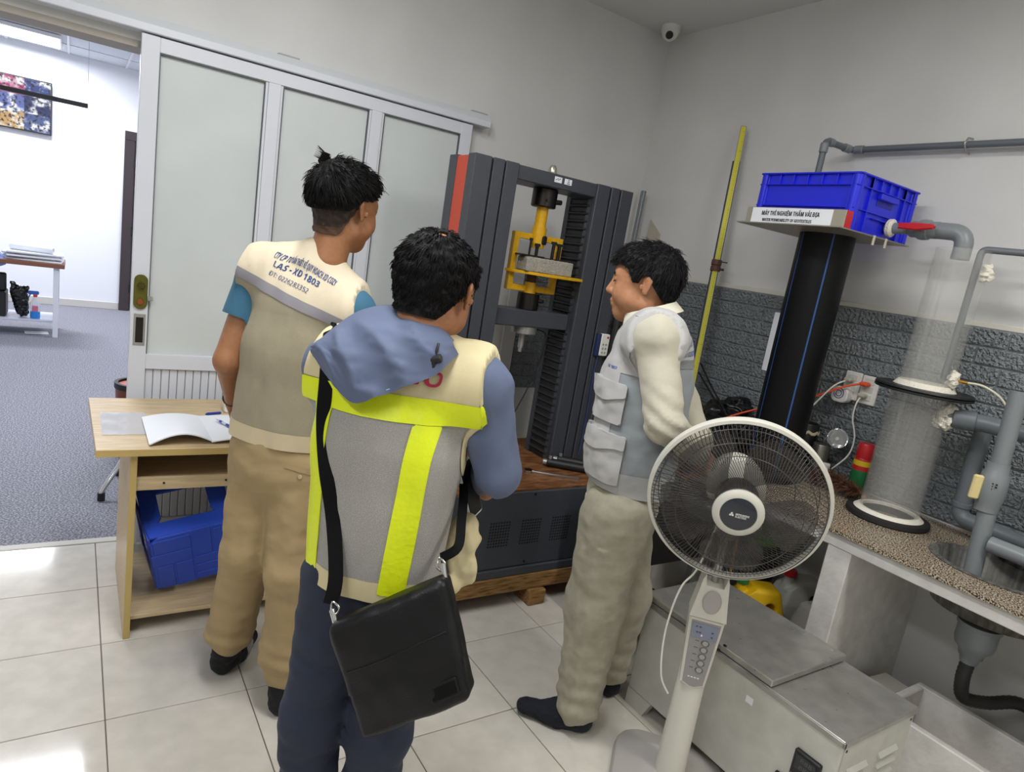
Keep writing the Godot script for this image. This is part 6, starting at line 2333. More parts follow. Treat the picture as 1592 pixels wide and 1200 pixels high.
	put(g, "rear_guard_wires", wire, fn).set_meta("kind", "stuff")
	for q in [[0.205, -0.045], [0.15, -0.073]]:
		g = geo(fn)
		var ring := []
		for s in 73: ring.append(P.call(q[0], TAU * s / 72, q[1]))
		g.tube(ring, 0.0013, 5, false)
		put(g, "guard_ring", wire, fn)
	# blades of smoky plastic on a dark hub
	var smoke := mat("smoke", "2a2322", 0.2, {"alpha": 0.42, "spec": 0.5})
	for k in 5:
		g = geo(fn)
		var grid := []
		for i in 9:
			var t := i / 8.0
			var r := lerpf(0.05, 0.198, t)
			var row := []
			var a0 := TAU * k / 5.0 + 0.25 * t
			var wid := 0.62 + 0.42 * sin(t * 2.3)
			for j in 7:
				var s := j / 6.0 - 0.5
				var a := a0 + s * wid * (1.0 - 0.25 * maxf(0.0, t - 0.8) * 5.0 * absf(s) * 2.0)
				row.append(P.call(r, a, s * -0.038 * (1.1 - 0.4 * t) + 0.006))
			grid.append(row)
		g.sheet(grid, 0.0016)
		put(g, "blade", smoke, fn)
	g = geo(fn)
	g.lathe([Vector2(0.045, -0.035), Vector2(0.056, -0.03), Vector2(0.057, 0.02), Vector2(0.05, 0.034), Vector2(0, 0.038)], 30, Transform3D(bs, hub))
	put(g, "spinner", mat("spinner", "2c2a2a", 0.3), fn)
	g = geo(fn)
	g.lathe([Vector2(0, 0.052), Vector2(0.058, 0.052), Vector2(0.0645, 0.056), Vector2(0.064, 0.066), Vector2(0.056, 0.073), Vector2(0.046, 0.074), Vector2(0.0445, 0.071), Vector2(0, 0.071)], 48, Transform3D(bs, hub))
	var cap := put(g, "centre_cap", wht, fn)
	g = geo(fn)
	g.lathe([Vector2(0.0443, 0.0705), Vector2(0.0443, 0.0735), Vector2(0.03, 0.0765), Vector2(0, 0.0775)], 48, Transform3D(bs, hub))
	var badge := put(g, "badge", mat("badge_navy", "131d2c", 0.25, {"coat": 0.6}), cap)
	# emblem and lettering, upright on the badge
	var upv := (V(0, 1, 0) - ax * ax.y).normalized()
	var face := Transform3D(Basis(upv.cross(ax), upv, ax), hub + ax * 0.0782)
	var iv := fn.transform.affine_inverse()
	g = Geo.new()
	g.x = iv * face * Transform3D(Basis(), V(-0.0165, -0.001, -0.0005))
	for k in 3:
		var a := PI / 2 + TAU * k / 3.0
		var d := Vector2(cos(a), sin(a)) * 0.0062
		var e := Vector2(-sin(a), cos(a)) * 0.0033
		g.slab(PackedVector2Array([Vector2.ZERO, d * 0.55 + e, d * 1.1, d * 0.55 - e]), 0, 0.0006)
	put(g, "emblem", mats.white_plastic, badge)
	write("MITSUBISHI", 0.0048, "lettering", mats.white_plastic, badge, iv * face * Transform3D(Basis(), V(0.0095, 0.0018, 0)), 0.033, true)
	write("ELECTRIC", 0.0048, "lettering", mats.white_plastic, badge, iv * face * Transform3D(Basis(), V(0.0068, -0.0046, 0)), 0.027, true)
	# power cord down the pole
	g = geo(fn)
	var sd := -side
	g.tube(curve([hub - ax * 0.17 + V(0, -0.05, 0), pc + sd * 0.05 + V(0, 0.74, 0) - fwd * 0.0, pc + sd * 0.085 + V(0, 0.66, 0), pc + sd * 0.10 + V(0, 0.56, 0), pc + sd * 0.10 + V(0, 0.46, 0), pc + sd * 0.085 + V(0, 0.36, 0), pc + sd * 0.055 + V(0, 0.31, 0)]), 0.003, 8)
	put(g, "power_cord", mats.cord_white, fn)

# text wrapped on the surface of a field; t is a plane near the surface with z outwards, width the length of the line
func drape(s: String, h: float, width: float, f: Field, t: Transform3D, off: Vector3, lift := 0.0015, bold := true) -> Geo:
	var flat := line_of_text(s, h, bold)
	var sx := width / text_width(flat) if width > 0.0 else 1.0
	var g := Geo.new()
	for k in range(0, flat.v.size(), 3):
		var p := []
		var n := []
		var front := true
		for e in 3:
			var q := flat.v[k + e]
			if q.z < 0.0: front = false
			var w := t * V(q.x * sx, q.y, 0.0)
			w = f.onto(w)
			var gn := f.grad(w).normalized()
			n.append(gn)
			p.append(w + gn * lift - off)
		if front: g.tri(p[0], p[1], p[2], n[0], n[1], n[2])
	return g

# ribbon lying on a field along given points
func ribbon(pts: Array, width: float, f: Field, off: Vector3, lift := 0.002, per := 8) -> Geo:
	var c := curve(pts, per)
	var grid := []
	var m := c.size()
	for k in m:
		var d: Vector3 = (c[mini(k + 1, m - 1)] - c[maxi(k - 1, 0)]).normalized()
		var p := f.onto(c[k])
		var n := f.grad(p).normalized()
		var w := d.cross(n).normalized()
		var row := []
		for e in 5:
			var q := p + w * width * (e / 4.0 - 0.5)
			q = f.onto(q)
			row.append(q + f.grad(q).normalized() * lift - off)
		grid.append(row)
	var g := Geo.new()
	g.sheet(grid, 0.0)
	var back := []
	for row in grid:
		var r2: Array = row.duplicate()
		r2.reverse()
		back.append(r2)
	return g

# head in its own axes: x to the person's left, y up, z out of the face
func head_mesh(into: ArrayMesh, xf: Transform3D, off: Vector3, wide := 1.0, jaw := 0.0) -> void:
	var f := Field.new(V(-0.11, -0.20, -0.13), V(0.11, 0.15, 0.14), 0.0038)
	f.cap(V(0, 0.035, -0.028), V(0, 0.04, 0.012), 0.081, 0.076, 0.01, V(1, 0, 0), 1.06 / wide)
	f.cap(V(0, 0.0, 0.02), V(0, -0.04, 0.032), 0.068, 0.056, 0.03, V(1, 0, 0), 1.0 / wide)
	f.cap(V(0, -0.088, 0.055), V(0.046 * wide, -0.062, 0.0), 0.020 + jaw, 0.022 + jaw, 0.03)
	f.cap(V(0, -0.088, 0.055), V(-0.046 * wide, -0.062, 0.0), 0.020 + jaw, 0.022 + jaw, 0.03)
	f.cap(V(0.034 * wide, -0.03, 0.058), V(0.042 * wide, -0.045, 0.04), 0.027 + jaw, 0.026 + jaw, 0.03)
	f.cap(V(-0.034 * wide, -0.03, 0.058), V(-0.042 * wide, -0.045, 0.04), 0.027 + jaw, 0.026 + jaw, 0.03)
	f.cap(V(0, -0.055, 0.068), V(0, -0.085, 0.062), 0.024, 0.022, 0.02)
	f.cap(V(-0.034, 0.028, 0.074), V(0.034, 0.028, 0.074), 0.012, 0.012, 0.02)
	for s in [-1.0, 1.0]:
		f.carve(V(s * 0.031, 0.012, 0.105), V(s * 0.034, 0.012, 0.100), 0.017, 0.015, 0.018)
		f.cap(V(s * 0.031, 0.010, 0.077), V(s * 0.0315, 0.010, 0.077), 0.0125, 0.0125, 0.006)
		f.cap(V(s * 0.02, 0.017, 0.088), V(s * 0.042, 0.015, 0.080), 0.0042, 0.004, 0.006)
		f.cap(V(s * 0.011, -0.026, 0.096), V(s * 0.013, -0.026, 0.090), 0.0085, 0.008, 0.008)
	f.cap(V(0, 0.022, 0.083), V(0, -0.020, 0.106), 0.008, 0.0115, 0.012)
	f.cap(V(-0.018, -0.052, 0.090), V(0.018, -0.052, 0.090), 0.0062, 0.0062, 0.006)
	f.cap(V(-0.009, -0.052, 0.094), V(0.009, -0.052, 0.094), 0.006, 0.006, 0.006)
	f.cap(V(-0.015, -0.064, 0.089), V(0.015, -0.064, 0.089), 0.0075, 0.0075, 0.006)
	f.carve(V(-0.022, -0.0583, 0.105), V(0.022, -0.0583, 0.105), 0.0022, 0.0022, 0.004)
	f.cap(V(0, -0.06, -0.020), V(0, -0.155, -0.032), 0.054, 0.054, 0.03)
	for s in [-1.0, 1.0]:
		var e: Vector3 = V(s * 0.080 * wide, -0.003, -0.012)
		var u: Vector3 = V(s * 0.85, 0, 0.5).normalized()
		f.cap(e + V(0, 0.014, -0.003), e + V(0, -0.016, 0.004), 0.0195, 0.012, 0.006, u, 2.6)
		f.carve(e + V(s * 0.012, 0.010, 0.006), e + V(s * 0.011, -0.008, 0.008), 0.010, 0.007, 0.004)
		f.cap(e + V(s * 0.004, 0.0, 0.015), e + V(s * 0.004, -0.008, 0.015), 0.005, 0.004, 0.004)
	f.mesh(off, into, xf)

func line_at(pts: Array, z: float) -> float:
	if z <= pts[0].x: return pts[0].y
	for k in pts.size() - 1:
		if z <= pts[k + 1].x:
			return lerpf(pts[k].y, pts[k + 1].y, (z - pts[k].x) / (pts[k + 1].x - pts[k].x))
	return pts[-1].y

# hair: a cap over the skull above the hairline (z, y pairs from nape to forehead) and strands that leave the crown
func hair_mesh(xf: Transform3D, off: Vector3, line: Array, thick: float, count: int, length: float, lift: float, whorl: Vector3, comb: Vector3, seed: int, bald := 0.0, wide := 1.0) -> ArrayMesh:
	var f := Field.new(V(-0.12, -0.13, -0.14), V(0.12, 0.17, 0.135), 0.0042)
	f.cap(V(0, 0.035, -0.028), V(0, 0.04, 0.012), 0.081 + thick, 0.076 + thick, 0.01, V(1, 0, 0), 1.06 / wide)
	f.cap(V(0, -0.02, -0.030), V(0, -0.09, -0.028), 0.062 + thick * 0.4, 0.0545 + thick * 0.2, 0.03)
	f.wrinkle(38.0, 0.006, V(1, 1, 1), seed)
	f.keep(func(p: Vector3) -> float: return (line_at(line, p.z) - p.y) * 0.8)
	if bald > 0.0: f.carve(whorl, whorl * 1.3, bald, bald, 0.006)
	var m := f.mesh(off, null, xf)
	var g := Geo.new()
	g.x = Transform3D(xf.basis, xf.origin - off)
	var rng := RandomNumberGenerator.new()
	rng.seed = seed
	var made := 0
	var tries := 0
	while made < count and tries < count * 5:
		tries += 1
		var u := V(rng.randfn(), rng.randfn(), rng.randfn()).normalized()
		var p := f.onto(u * 0.118 + V(0, 0.02, -0.01), -u)
		if absf(f.at(p)) > 0.003: continue
		if p.y < line_at(line, p.z) + 0.004: continue
		if bald > 0.0 and p.distance_to(whorl * 1.08) < bald * 1.3 and rng.randf() < 0.8: continue
		var n := f.grad(p).normalized()
		var t := (p - whorl)
		t = (t - n * t.dot(n)).normalized() + comb
		t = (t - n * t.dot(n)).normalized()
		t = (t + V(rng.randfn(), rng.randfn(), rng.randfn()) * 0.14).normalized()
		var l := length * rng.randf_range(0.6, 1.15)
		if p.y < 0.02: l *= 0.55
		var a := p - n * 0.003
		var b := p + t * l * 0.5 + n * lift * rng.randf_range(0.5, 1.2)
		var c := p + t * l + n * lift * rng.randf_range(0.0, 1.0) + V(0, -0.10 * l, 0)
		if c.y < line_at(line, c.z) + 0.002:
			l *= 0.35
			b = p + t * l * 0.5 + n * lift * 0.5
			c = p + t * l + n * lift * 0.2
		g.tube([a, b, c], [0.0012, 0.0010, 0.0003], 3, false)
		made += 1
	if g.v.size() == 0: return m
	var arr := []
	arr.resize(Mesh.ARRAY_MAX)
	arr[Mesh.ARRAY_VERTEX] = g.v
	arr[Mesh.ARRAY_NORMAL] = g.n
	m.add_surface_from_arrays(Mesh.PRIMITIVE_TRIANGLES, arr)
	return m

# a hand from the wrist: along = towards the fingers, back = out of the back of the hand, thumb = side of the thumb
func hand(into: ArrayMesh, off: Vector3, wrist: Vector3, along: Vector3, back: Vector3, curls: Array, thumb_sign: float, arm: Vector3 = Vector3.ZERO, arm_r := 0.03, spread := 1.0, elbow: Vector3 = Vector3.ZERO, cell := 0.0036) -> void:
	along = along.normalized()
	back = (back - along * back.dot(along)).normalized()
	var side := along.cross(back) * thumb_sign
	var lo := wrist
	var hi := wrist
	var chains := []
	var wid := [0.027, 0.009, -0.009, -0.026]
	var lens := [0.070, 0.078, 0.072, 0.056]
	for k in 4:
		var root: Vector3 = wrist + along * (0.088 - absf(k - 1.2) * 0.004) + side * wid[k]
		var dir: Vector3 = (along + side * float(wid[k]) * 3.0 * spread).normalized()
		var bk := back
		var pts := [root]
		var c: float = curls[k]
		for j in 3:
			var axis: Vector3 = dir.cross(bk).normalized()
			var ang: float = c * [0.55, 1.0, 0.75][j]
			dir = dir.rotated(axis, -ang)
			bk = bk.rotated(axis, -ang)
			pts.append(pts[-1] + dir * lens[k] * [0.45, 0.31, 0.24][j])
		chains.append(pts)
	var th := [wrist + along * 0.025 + side * 0.022 - back * 0.006]
	var tc: float = curls[4]
	th.append(th[0] + (along * 0.55 + side * 0.75 - back * 0.35 * tc).normalized() * 0.042)
	th.append(th[1] + (along * 0.85 + side * (0.45 - 0.6 * tc) - back * 0.55 * tc).normalized() * 0.034)
	th.append(th[2] + (along * 0.95 + side * (0.15 - 0.7 * tc) - back * 0.6 * tc).normalized() * 0.026)
	for ch in chains + [th]:
		for p in ch:
			lo = lo.min(p); hi = hi.max(p)
	if arm != Vector3.ZERO:
		lo = lo.min(arm); hi = hi.max(arm)
	if elbow != Vector3.ZERO:
		lo = lo.min(elbow); hi = hi.max(elbow)
	var pad := V(0.05, 0.05, 0.05)
	var f := Field.new(lo - pad, hi + pad, cell)
	for k in 4:
		f.cap(wrist + side * wid[k] * 0.7, chains[k][0], 0.0135, 0.0125, 0.012)
	f.cap(wrist - along * 0.03, wrist + along * 0.02, 0.024, 0.025, 0.015, back, 1.35)
	for k in 4:
		var r := [0.0092, 0.0095, 0.009, 0.008]
		for j in 3:
			f.cap(chains[k][j], chains[k][j + 1], r[k] * (1.0 - 0.06 * j), r[k] * (0.95 - 0.08 * j), 0.003)
	f.cap(th[0], th[1], 0.017, 0.0125, 0.010)
	f.cap(th[1], th[2], 0.0122, 0.0108, 0.003)
	f.cap(th[2], th[3], 0.0108, 0.009, 0.003)
	if arm != Vector3.ZERO:
		f.cap(arm, wrist - along * 0.005, arm_r * 1.42, arm_r * 0.86, 0.01, back, 1.12)
	if elbow != Vector3.ZERO:
		f.cap(elbow, arm, arm_r * 1.5, arm_r * 1.42, 0.015)
	f.mesh(off, into)

# skin under the clothes: trunk, legs and upper arms of one field
func under_body(into: ArrayMesh, off: Vector3, j: Dictionary) -> void:
	var lo: Vector3 = j.pelvis
	var hi: Vector3 = j.pelvis
	for k in j:
		if j[k] is Vector3:
			lo = lo.min(j[k]); hi = hi.max(j[k])
	var f := Field.new(lo - V(0.2, 0.08, 0.2), hi + V(0.2, 0.2, 0.2), 0.014)
	var u: Vector3 = j.facing
	f.cap(j.pelvis, j.chest, 0.112, 0.120, 0.03, u, 1.45)
	f.cap(j.chest, j.neck, 0.095, 0.05, 0.03, u, 1.2)
	f.cap(j.neck, j.head, 0.052, 0.05, 0.03)
	for s in ["L", "R"]:
		f.cap(j["sh" + s], j.neck, 0.04, 0.045, 0.03)
		f.cap(j["sh" + s], j["el" + s], 0.043, 0.036, 0.02)
		f.cap(j["el" + s], j["wr" + s], 0.034, 0.025, 0.02)
		f.cap(j["hip" + s], j["kn" + s], 0.068, 0.048, 0.03)
		f.cap(j["kn" + s], j["an" + s], 0.05, 0.034, 0.03)
		f.cap(j["an" + s], j["an" + s].lerp(j["toe" + s], 0.7), 0.026, 0.012, 0.02)
	f.cut(V(0, -1, 0), V(0, 0.006, 0))
	f.mesh(off, into)

func sock(root: Node3D, heel: Vector3, toe: Vector3, ankle: Vector3, top: Vector3, m: Material, band: Material = null) -> void:
	var lo := heel.min(toe).min(top) - V(0.08, 0.0, 0.08)
	var f := Field.new(V(lo.x, -0.012, lo.z), heel.max(toe).max(top) + V(0.08, 0.06, 0.08), 0.0055)
	var d := (toe - heel).normalized()
	f.cap(heel, heel.lerp(toe, 0.45), 0.036, 0.041, 0.02)
	f.cap(heel.lerp(toe, 0.45), toe, 0.043, 0.032, 0.03, Vector3.UP, 1.25)
	f.cap(heel + V(0, 0.015, 0) + d * 0.012, ankle, 0.036, 0.037, 0.03)
	f.cap(ankle, top, 0.037, 0.042, 0.02)
	f.cap(ankle, heel.lerp(toe, 0.5) + V(0, 0.012, 0), 0.034, 0.030, 0.03)
	f.cut(V(0, -1, 0), V(0, 0.001, 0))
	f.wrinkle(30.0, 0.004, V(1, 1.5, 1), 7)
	var s := put(f.mesh(root.position), "sock", m, root)
	if band:
		var b := f.copy(0.0018)
		var a0 := heel.lerp(toe, 0.42)
		var a1 := heel.lerp(toe, 0.80)
		b.keep(func(p: Vector3) -> float: return maxf((a0 - p).dot(d), (p - a1).dot(d)))
		b.keep(func(p: Vector3) -> float: return 0.006 - p.y)
		put(b.mesh(root.position), "grey_panel", band, s)

func people() -> void:
	worker_in_beige_vest()
	worker_with_bag()
	worker_in_grey_vest()

func worker_in_beige_vest() -> void:
	var base := V(0.44, 0, 1.2)
	var w := thing("person", "person in a beige mesh vest, teal shirt and khaki trousers leaning over the desk", "person", base)
	var f1 := V(0.69, 0, -0.72).normalized()
	var l1 := V(f1.z, 0, -f1.x)
	var skin := mat("skin_tan", "a9744f", 0.5, {"tex": noise("skin", 0.03, 0.9, 1.0), "scale": 4.0})
	var j := {"facing": f1, "pelvis": V(0.44, 0.84, 1.20), "chest": V(0.465, 1.20, 1.205), "neck": V(0.515, 1.405, 1.205), "head": V(0.545, 1.53, 1.225),
		"shL": V(0.362, 1.350, 1.09), "shR": V(0.578, 1.285, 1.315), "elL": V(0.288, 1.085, 1.107), "wrL": V(0.345, 0.915, 0.925), "elR": V(0.63, 1.05, 1.22), "wrR": V(0.72, 0.96, 1.06),
		"hipL": V(0.395, 0.82, 1.15), "hipR": V(0.49, 0.81, 1.25), "knL": V(0.374, 0.477, 1.168), "knR": V(0.472, 0.47, 1.305), "anL": V(0.348, 0.08, 1.085), "anR": V(0.48, 0.08, 1.32), "toeL": V(0.465, 0.03, 0.935), "toeR": V(0.60, 0.03, 1.19)}
	# skin: one mesh of body, head and hands
	var body := ArrayMesh.new()
	under_body(body, base, j)
	var hf := V(0.90, -0.10, -0.43).normalized()
	var up := (V(-0.02, 1, 0.03) - hf * V(-0.02, 1, 0.03).dot(hf)).normalized()
	var hx := Transform3D(Basis(up.cross(hf), up, hf), V(0.552, 1.575, 1.228))
	head_mesh(body, hx, base)
	hand(body, base, j.wrL, V(0.03, -0.062, -0.055), V(-0.8, 0.3, -0.4), [0.7, 0.75, 0.8, 0.85, 0.5], 1.0, j.elL, 0.031, 1.0, j.shL.lerp(j.elL, 0.3))
	hand(body, base, j.wrR, V(0.05, -0.05, -0.06), V(0.5, 0.8, 0.2), [0.6, 0.6, 0.65, 0.7, 0.4], 1.0, j.elR, 0.03)
	put(body, "body", skin, w)
	put(hair_mesh(hx, base, [Vector2(-0.13, -0.03), Vector2(-0.06, -0.012), Vector2(-0.02, 0.03), Vector2(0.0, 0.035), Vector2(0.03, 0.04), Vector2(0.05, 0.062), Vector2(0.085, 0.07), Vector2(0.13, 0.07)], 0.016, 2600, 0.036, 0.003, V(0.01, 0.115, -0.075), V(0, 0.0, 0.5), 4), "hair", mat("hair_black", "0d0b0b", 0.62, {"spec": 0.3}), w)
	# faded sides: short stubble below the cap of hair
	put(hair_mesh(hx, base, [Vector2(-0.13, -0.075), Vector2(-0.055, -0.06), Vector2(-0.025, 0.0), Vector2(0.0, 0.02), Vector2(0.035, 0.0), Vector2(0.05, 0.05), Vector2(0.13, 0.07)], 0.0025, 0, 0.004, 0.001, V(0, 0.115, -0.07), Vector3.ZERO, 4), "shaved_hair", mat("stubble", "3b2a20", 0.7, {"tex": noise("stub", 0.2, 0.6, 1.0), "scale": 6.0}), w)
	put(hair_mesh(hx, base, [Vector2(-0.13, -0.092), Vector2(-0.055, -0.082), Vector2(-0.03, -0.02), Vector2(-0.02, 0.012), Vector2(0.0, 0.016), Vector2(0.035, -0.008), Vector2(0.05, 0.04), Vector2(0.13, 0.065)], 0.0005, 0, 0.004, 0.001, V(0, 0.115, -0.07), Vector3.ZERO, 4), "shaved_hair", mat("stubble_pale", "694a38", 0.7, {"tex": noise("stub", 0.2, 0.6, 1.0), "scale": 6.0}), w)
	# cowlick
	var g := geo(w)
	for k in 26:
		var a := hx * V(0.045 - k * 0.0016, 0.103 + 0.0006 * k, -0.085)
		var tall := 0.014 + 0.022 * exp(-pow((k - 8) * 0.22, 2.0))
		g.tube([a, a + V(-0.004, tall * 0.5, 0.0), a + V(-0.002, tall * 0.8, 0.002), a + V(-0.016, tall * 1.15, -0.008)], [0.0018, 0.0016, 0.0012, 0.0004], 4, false)
	put(g, "cowlick", mats.hair_black, w)
	# trunk field shared by shirt and vest
	var t := Field.new(V(0.16, 0.78, 0.94), V(0.78, 1.50, 1.52), 0.0085)
	t.cap(V(0.435, 0.84, 1.195), V(0.46, 1.14, 1.205), 0.157, 0.170, 0.02, f1, 1.42)
	t.cap(V(0.46, 1.14, 1.205), V(0.468, 1.25, 1.205), 0.170, 0.160, 0.02, f1, 1.38)
	t.cap(j.shL + V(0.0, 0.012, 0), j.neck + V(-0.025, 0.0, -0.005), 0.062, 0.072, 0.05)
	t.cap(j.shR + V(0, 0.012, 0), j.neck + V(0.0, -0.03, 0.02), 0.060, 0.060, 0.05)
	t.cap(j.shL, j.shR, 0.075, 0.075, 0.05)
	t.wrinkle(5.0, 0.010, V(1, 0.35, 1), 11)
	t.wrinkle(14.0, 0.004, V(1, 0.4, 1), 12)
	# shirt
	var teal := mat("shirt_teal", "35657f", 0.85, {"sheen": 0.3, "bump": noise("cloth", 0.3, 0, 1), "depth": 0.04, "scale": 6.0})
	var sh := t.copy(-0.010)
	for e in sh.d.size(): sh.d[e] = sh.d[e] + 0.014
	sh.cap(j.shL, j.shL.lerp(j.elL, 0.50), 0.062, 0.064, 0.03)
	sh.cap(j.shR, j.shR.lerp(j.elR, 0.60), 0.062, 0.064, 0.03)
	sh.carve(j.neck, j.neck + V(0.02, 0.1, 0.01), 0.062, 0.062, 0.01)
	sh.cut(V(0, -1, 0), V(0, 0.825, 0))
	sh.keep(func(p: Vector3) -> float: return (p - j.shL.lerp(j.elL, 0.52)).dot((j.elL - j.shL).normalized()) if (p - V(0.46, p.y, 1.2)).dot(l1) > 0.135 else -1.0)
	put(sh.mesh(base), "shirt", teal, w)
	# vest
	var vest := t.copy()
	vest.cap(j.neck - f1 * 0.045 + l1 * 0.005, j.neck - f1 * 0.036 + V(-0.004, 0.034, 0), 0.050, 0.042, 0.03)
	vest.carve(j.neck + V(0.012, 0.062, 0.002), j.neck + V(0.035, 0.14, 0.022), 0.054, 0.062, 0.012)
	vest.hole(j.shL + l1 * 0.07 - V(0, 0.08, 0), j.shL + l1 * 0.07 - V(0, 0.12, 0), 0.075)
	vest.hole(j.shR - l1 * 0.065 - V(0, 0.075, 0), j.shR - l1 * 0.065 - V(0, 0.12, 0), 0.075)
	vest.cut(V(-0.04, -1, 0.0), V(0.41, 0.868, 1.206))
	vest.cut(l1 + V(0, 0.15, 0), j.shL + l1 * 0.030)
	vest.cut(-l1 + V(0, 0.15, 0), j.shR - l1 * 0.028)
	var mesh_cloth := mat("vest_mesh", "beb397", 0.9, {"tex": noise("net", 0.35, 0.72, 1.0, FastNoiseLite.TYPE_CELLULAR, 1), "scale": 5.0, "sheen": 0.3})
	var cream := mat("vest_cream", "d8cbb0", 0.85, {"sheen": 0.3, "bump": noise("cloth", 0.3, 0, 1), "depth": 0.04, "scale": 6.0})
	var v := put(vest.mesh(base), "vest", mesh_cloth, w)
	var s0 := V(0.306, 1.347, 1.152)
	var along := (V(0.50, 1.272, 1.34) - s0).normalized()
	var ns := along.cross(f1)
	if ns.y < 0.0: ns = -ns
	ns = ns.normalized()
	var yoke := vest.copy(0.0022)
	yoke.keep(func(p: Vector3) -> float: return 0.013 - (p - s0).dot(ns))
	put(yoke.mesh(base), "yoke", cream, v, "cream printed yoke")
	var strip := vest.copy(0.0028)
	strip.keep(func(p: Vector3) -> float: return absf((p - s0).dot(ns)) - 0.0142)
	put(strip.mesh(base), "reflective_strip", mat("strip_grey", "8f8c92", 0.5), v)
	var hem := vest.copy(0.0025)
	hem.keep(func(p: Vector3) -> float: return p.y - 0.918 - (p - V(0.41, 0, 1.206)).dot(V(-0.04, 0, 0)))
	put(hem.mesh(base), "hem_band", mat("vest_hem", "cdbd9b", 0.85, {"sheen": 0.3}), v)
	var navy := mat("print_navy", "24407e", 0.7)
	var zn := (-f1 * 0.85 + V(0, 0.5, 0))
	zn = (zn - along * zn.dot(along)).normalized()
	var tb := Basis(along, zn.cross(along), zn)
	put(drape("CTY CP TƯ VẤN THIẾT KẾ QUY HOẠCH XD COZY", 0.021, 0.205, yoke, Transform3D(tb, V(0.428, 1.408, 1.288)), base), "lettering", navy, v)
	put(drape("LAS - XD 1803", 0.0185, 0.155, yoke, Transform3D(tb, V(0.405, 1.386, 1.284)), base), "lettering", navy, v)
	put(drape("ĐT: 0226283352", 0.0145, 0.135, yoke, Transform3D(tb, V(0.387, 1.358, 1.279)), base, 0.0015, false), "lettering", navy, v)
	# trousers
	var khaki := mat("khaki", "a38d66", 0.9, {"sheen": 0.25, "bump": noise("cloth", 0.3, 0, 1), "depth": 0.05, "scale": 6.0})
	var q := Field.new(V(0.16, 0.04, 0.93), V(0.72, 0.92, 1.50), 0.0095)
	q.cap(V(0.438, 0.86, 1.20), V(0.442, 0.79, 1.20), 0.142, 0.152, 0.02, f1, 1.3)
	q.cap(j.hipL, j.knL, 0.090, 0.078, 0.02)
	q.cap(j.knL, V(0.350, 0.17, 1.105), 0.078, 0.076, 0.03)
	q.cap(V(0.350, 0.17, 1.105), V(0.345, 0.10, 1.09), 0.076, 0.050, 0.02)
	q.cap(j.hipR, j.knR, 0.090, 0.074, 0.02)
	q.cap(j.knR, V(0.482, 0.20, 1.315), 0.074, 0.074, 0.03)
	q.cap(V(0.482, 0.20, 1.315), V(0.482, 0.12, 1.32), 0.074, 0.052, 0.02)
	q.cut(V(0, -1, 0) + l1 * 0.35, V(0.345, 0.128, 1.09))
	q.cut(V(0, 1, 0), V(0, 0.885, 0))
	q.wrinkle(6.0, 0.010, V(1, 0.55, 1), 21)
	q.wrinkle(13.0, 0.004, V(0.8, 1.2, 0.8), 22)
	q.warp(func(p: Vector3) -> float: return 0.0035 * smoothstep(0.34, 0.14, p.y) * sin(p.y * 105.0 + 22.0 * (p.x - p.z)))
	var tr := put(q.mesh(base), "trousers", khaki, w)
	# back pocket flap with button
	var pc := q.onto(V(0.47, 0.80, 1.32), Vector3.ZERO)
	put(ribbon([pc + V(-0.035, 0.02, -0.03), pc + V(0.0, 0.012, 0.005), pc + V(0.05, 0.0, 0.03)], 0.012, q, base, 0.002, 5), "pocket_welt", khaki, tr)
	g = geo(w)
	var bn := q.grad(pc).normalized()
	g.cyl(pc + V(0.0, -0.008, 0), pc + V(0.0, -0.008, 0) + bn * 0.004, 0.0065, 12, 0.001)
	put(g, "button", mat("button_tan", "b7a178", 0.5), tr)
	var black := mat("sock_black", "121215", 0.9, {"sheen": 0.2})
	var grey := mat("sock_grey", "8a8d90", 0.9)
	sock(w, V(0.343, 0.036, 1.083), V(0.455, 0.030, 0.948), V(0.350, 0.09, 1.085), V(0.352, 0.19, 1.10), black, grey)
	sock(w, V(0.470, 0.036, 1.345), V(0.590, 0.030, 1.205), V(0.478, 0.09, 1.33), V(0.482, 0.19, 1.32), black, grey)
	# wrist band
	g = geo(w)
	var wd: Vector3 = (j.wrL - j.elL).normalized()
	var wb := Geo.turn_y(wd)
	var ring := []
	for k in 19: ring.append(j.wrL - wd * 0.012 + wb.x * cos(TAU * k / 18) * 0.029 + wb.z * sin(TAU * k / 18) * 0.029)
	g.tube(ring, 0.004, 6, false)
	put(g, "wrist_band", mats.black, w)

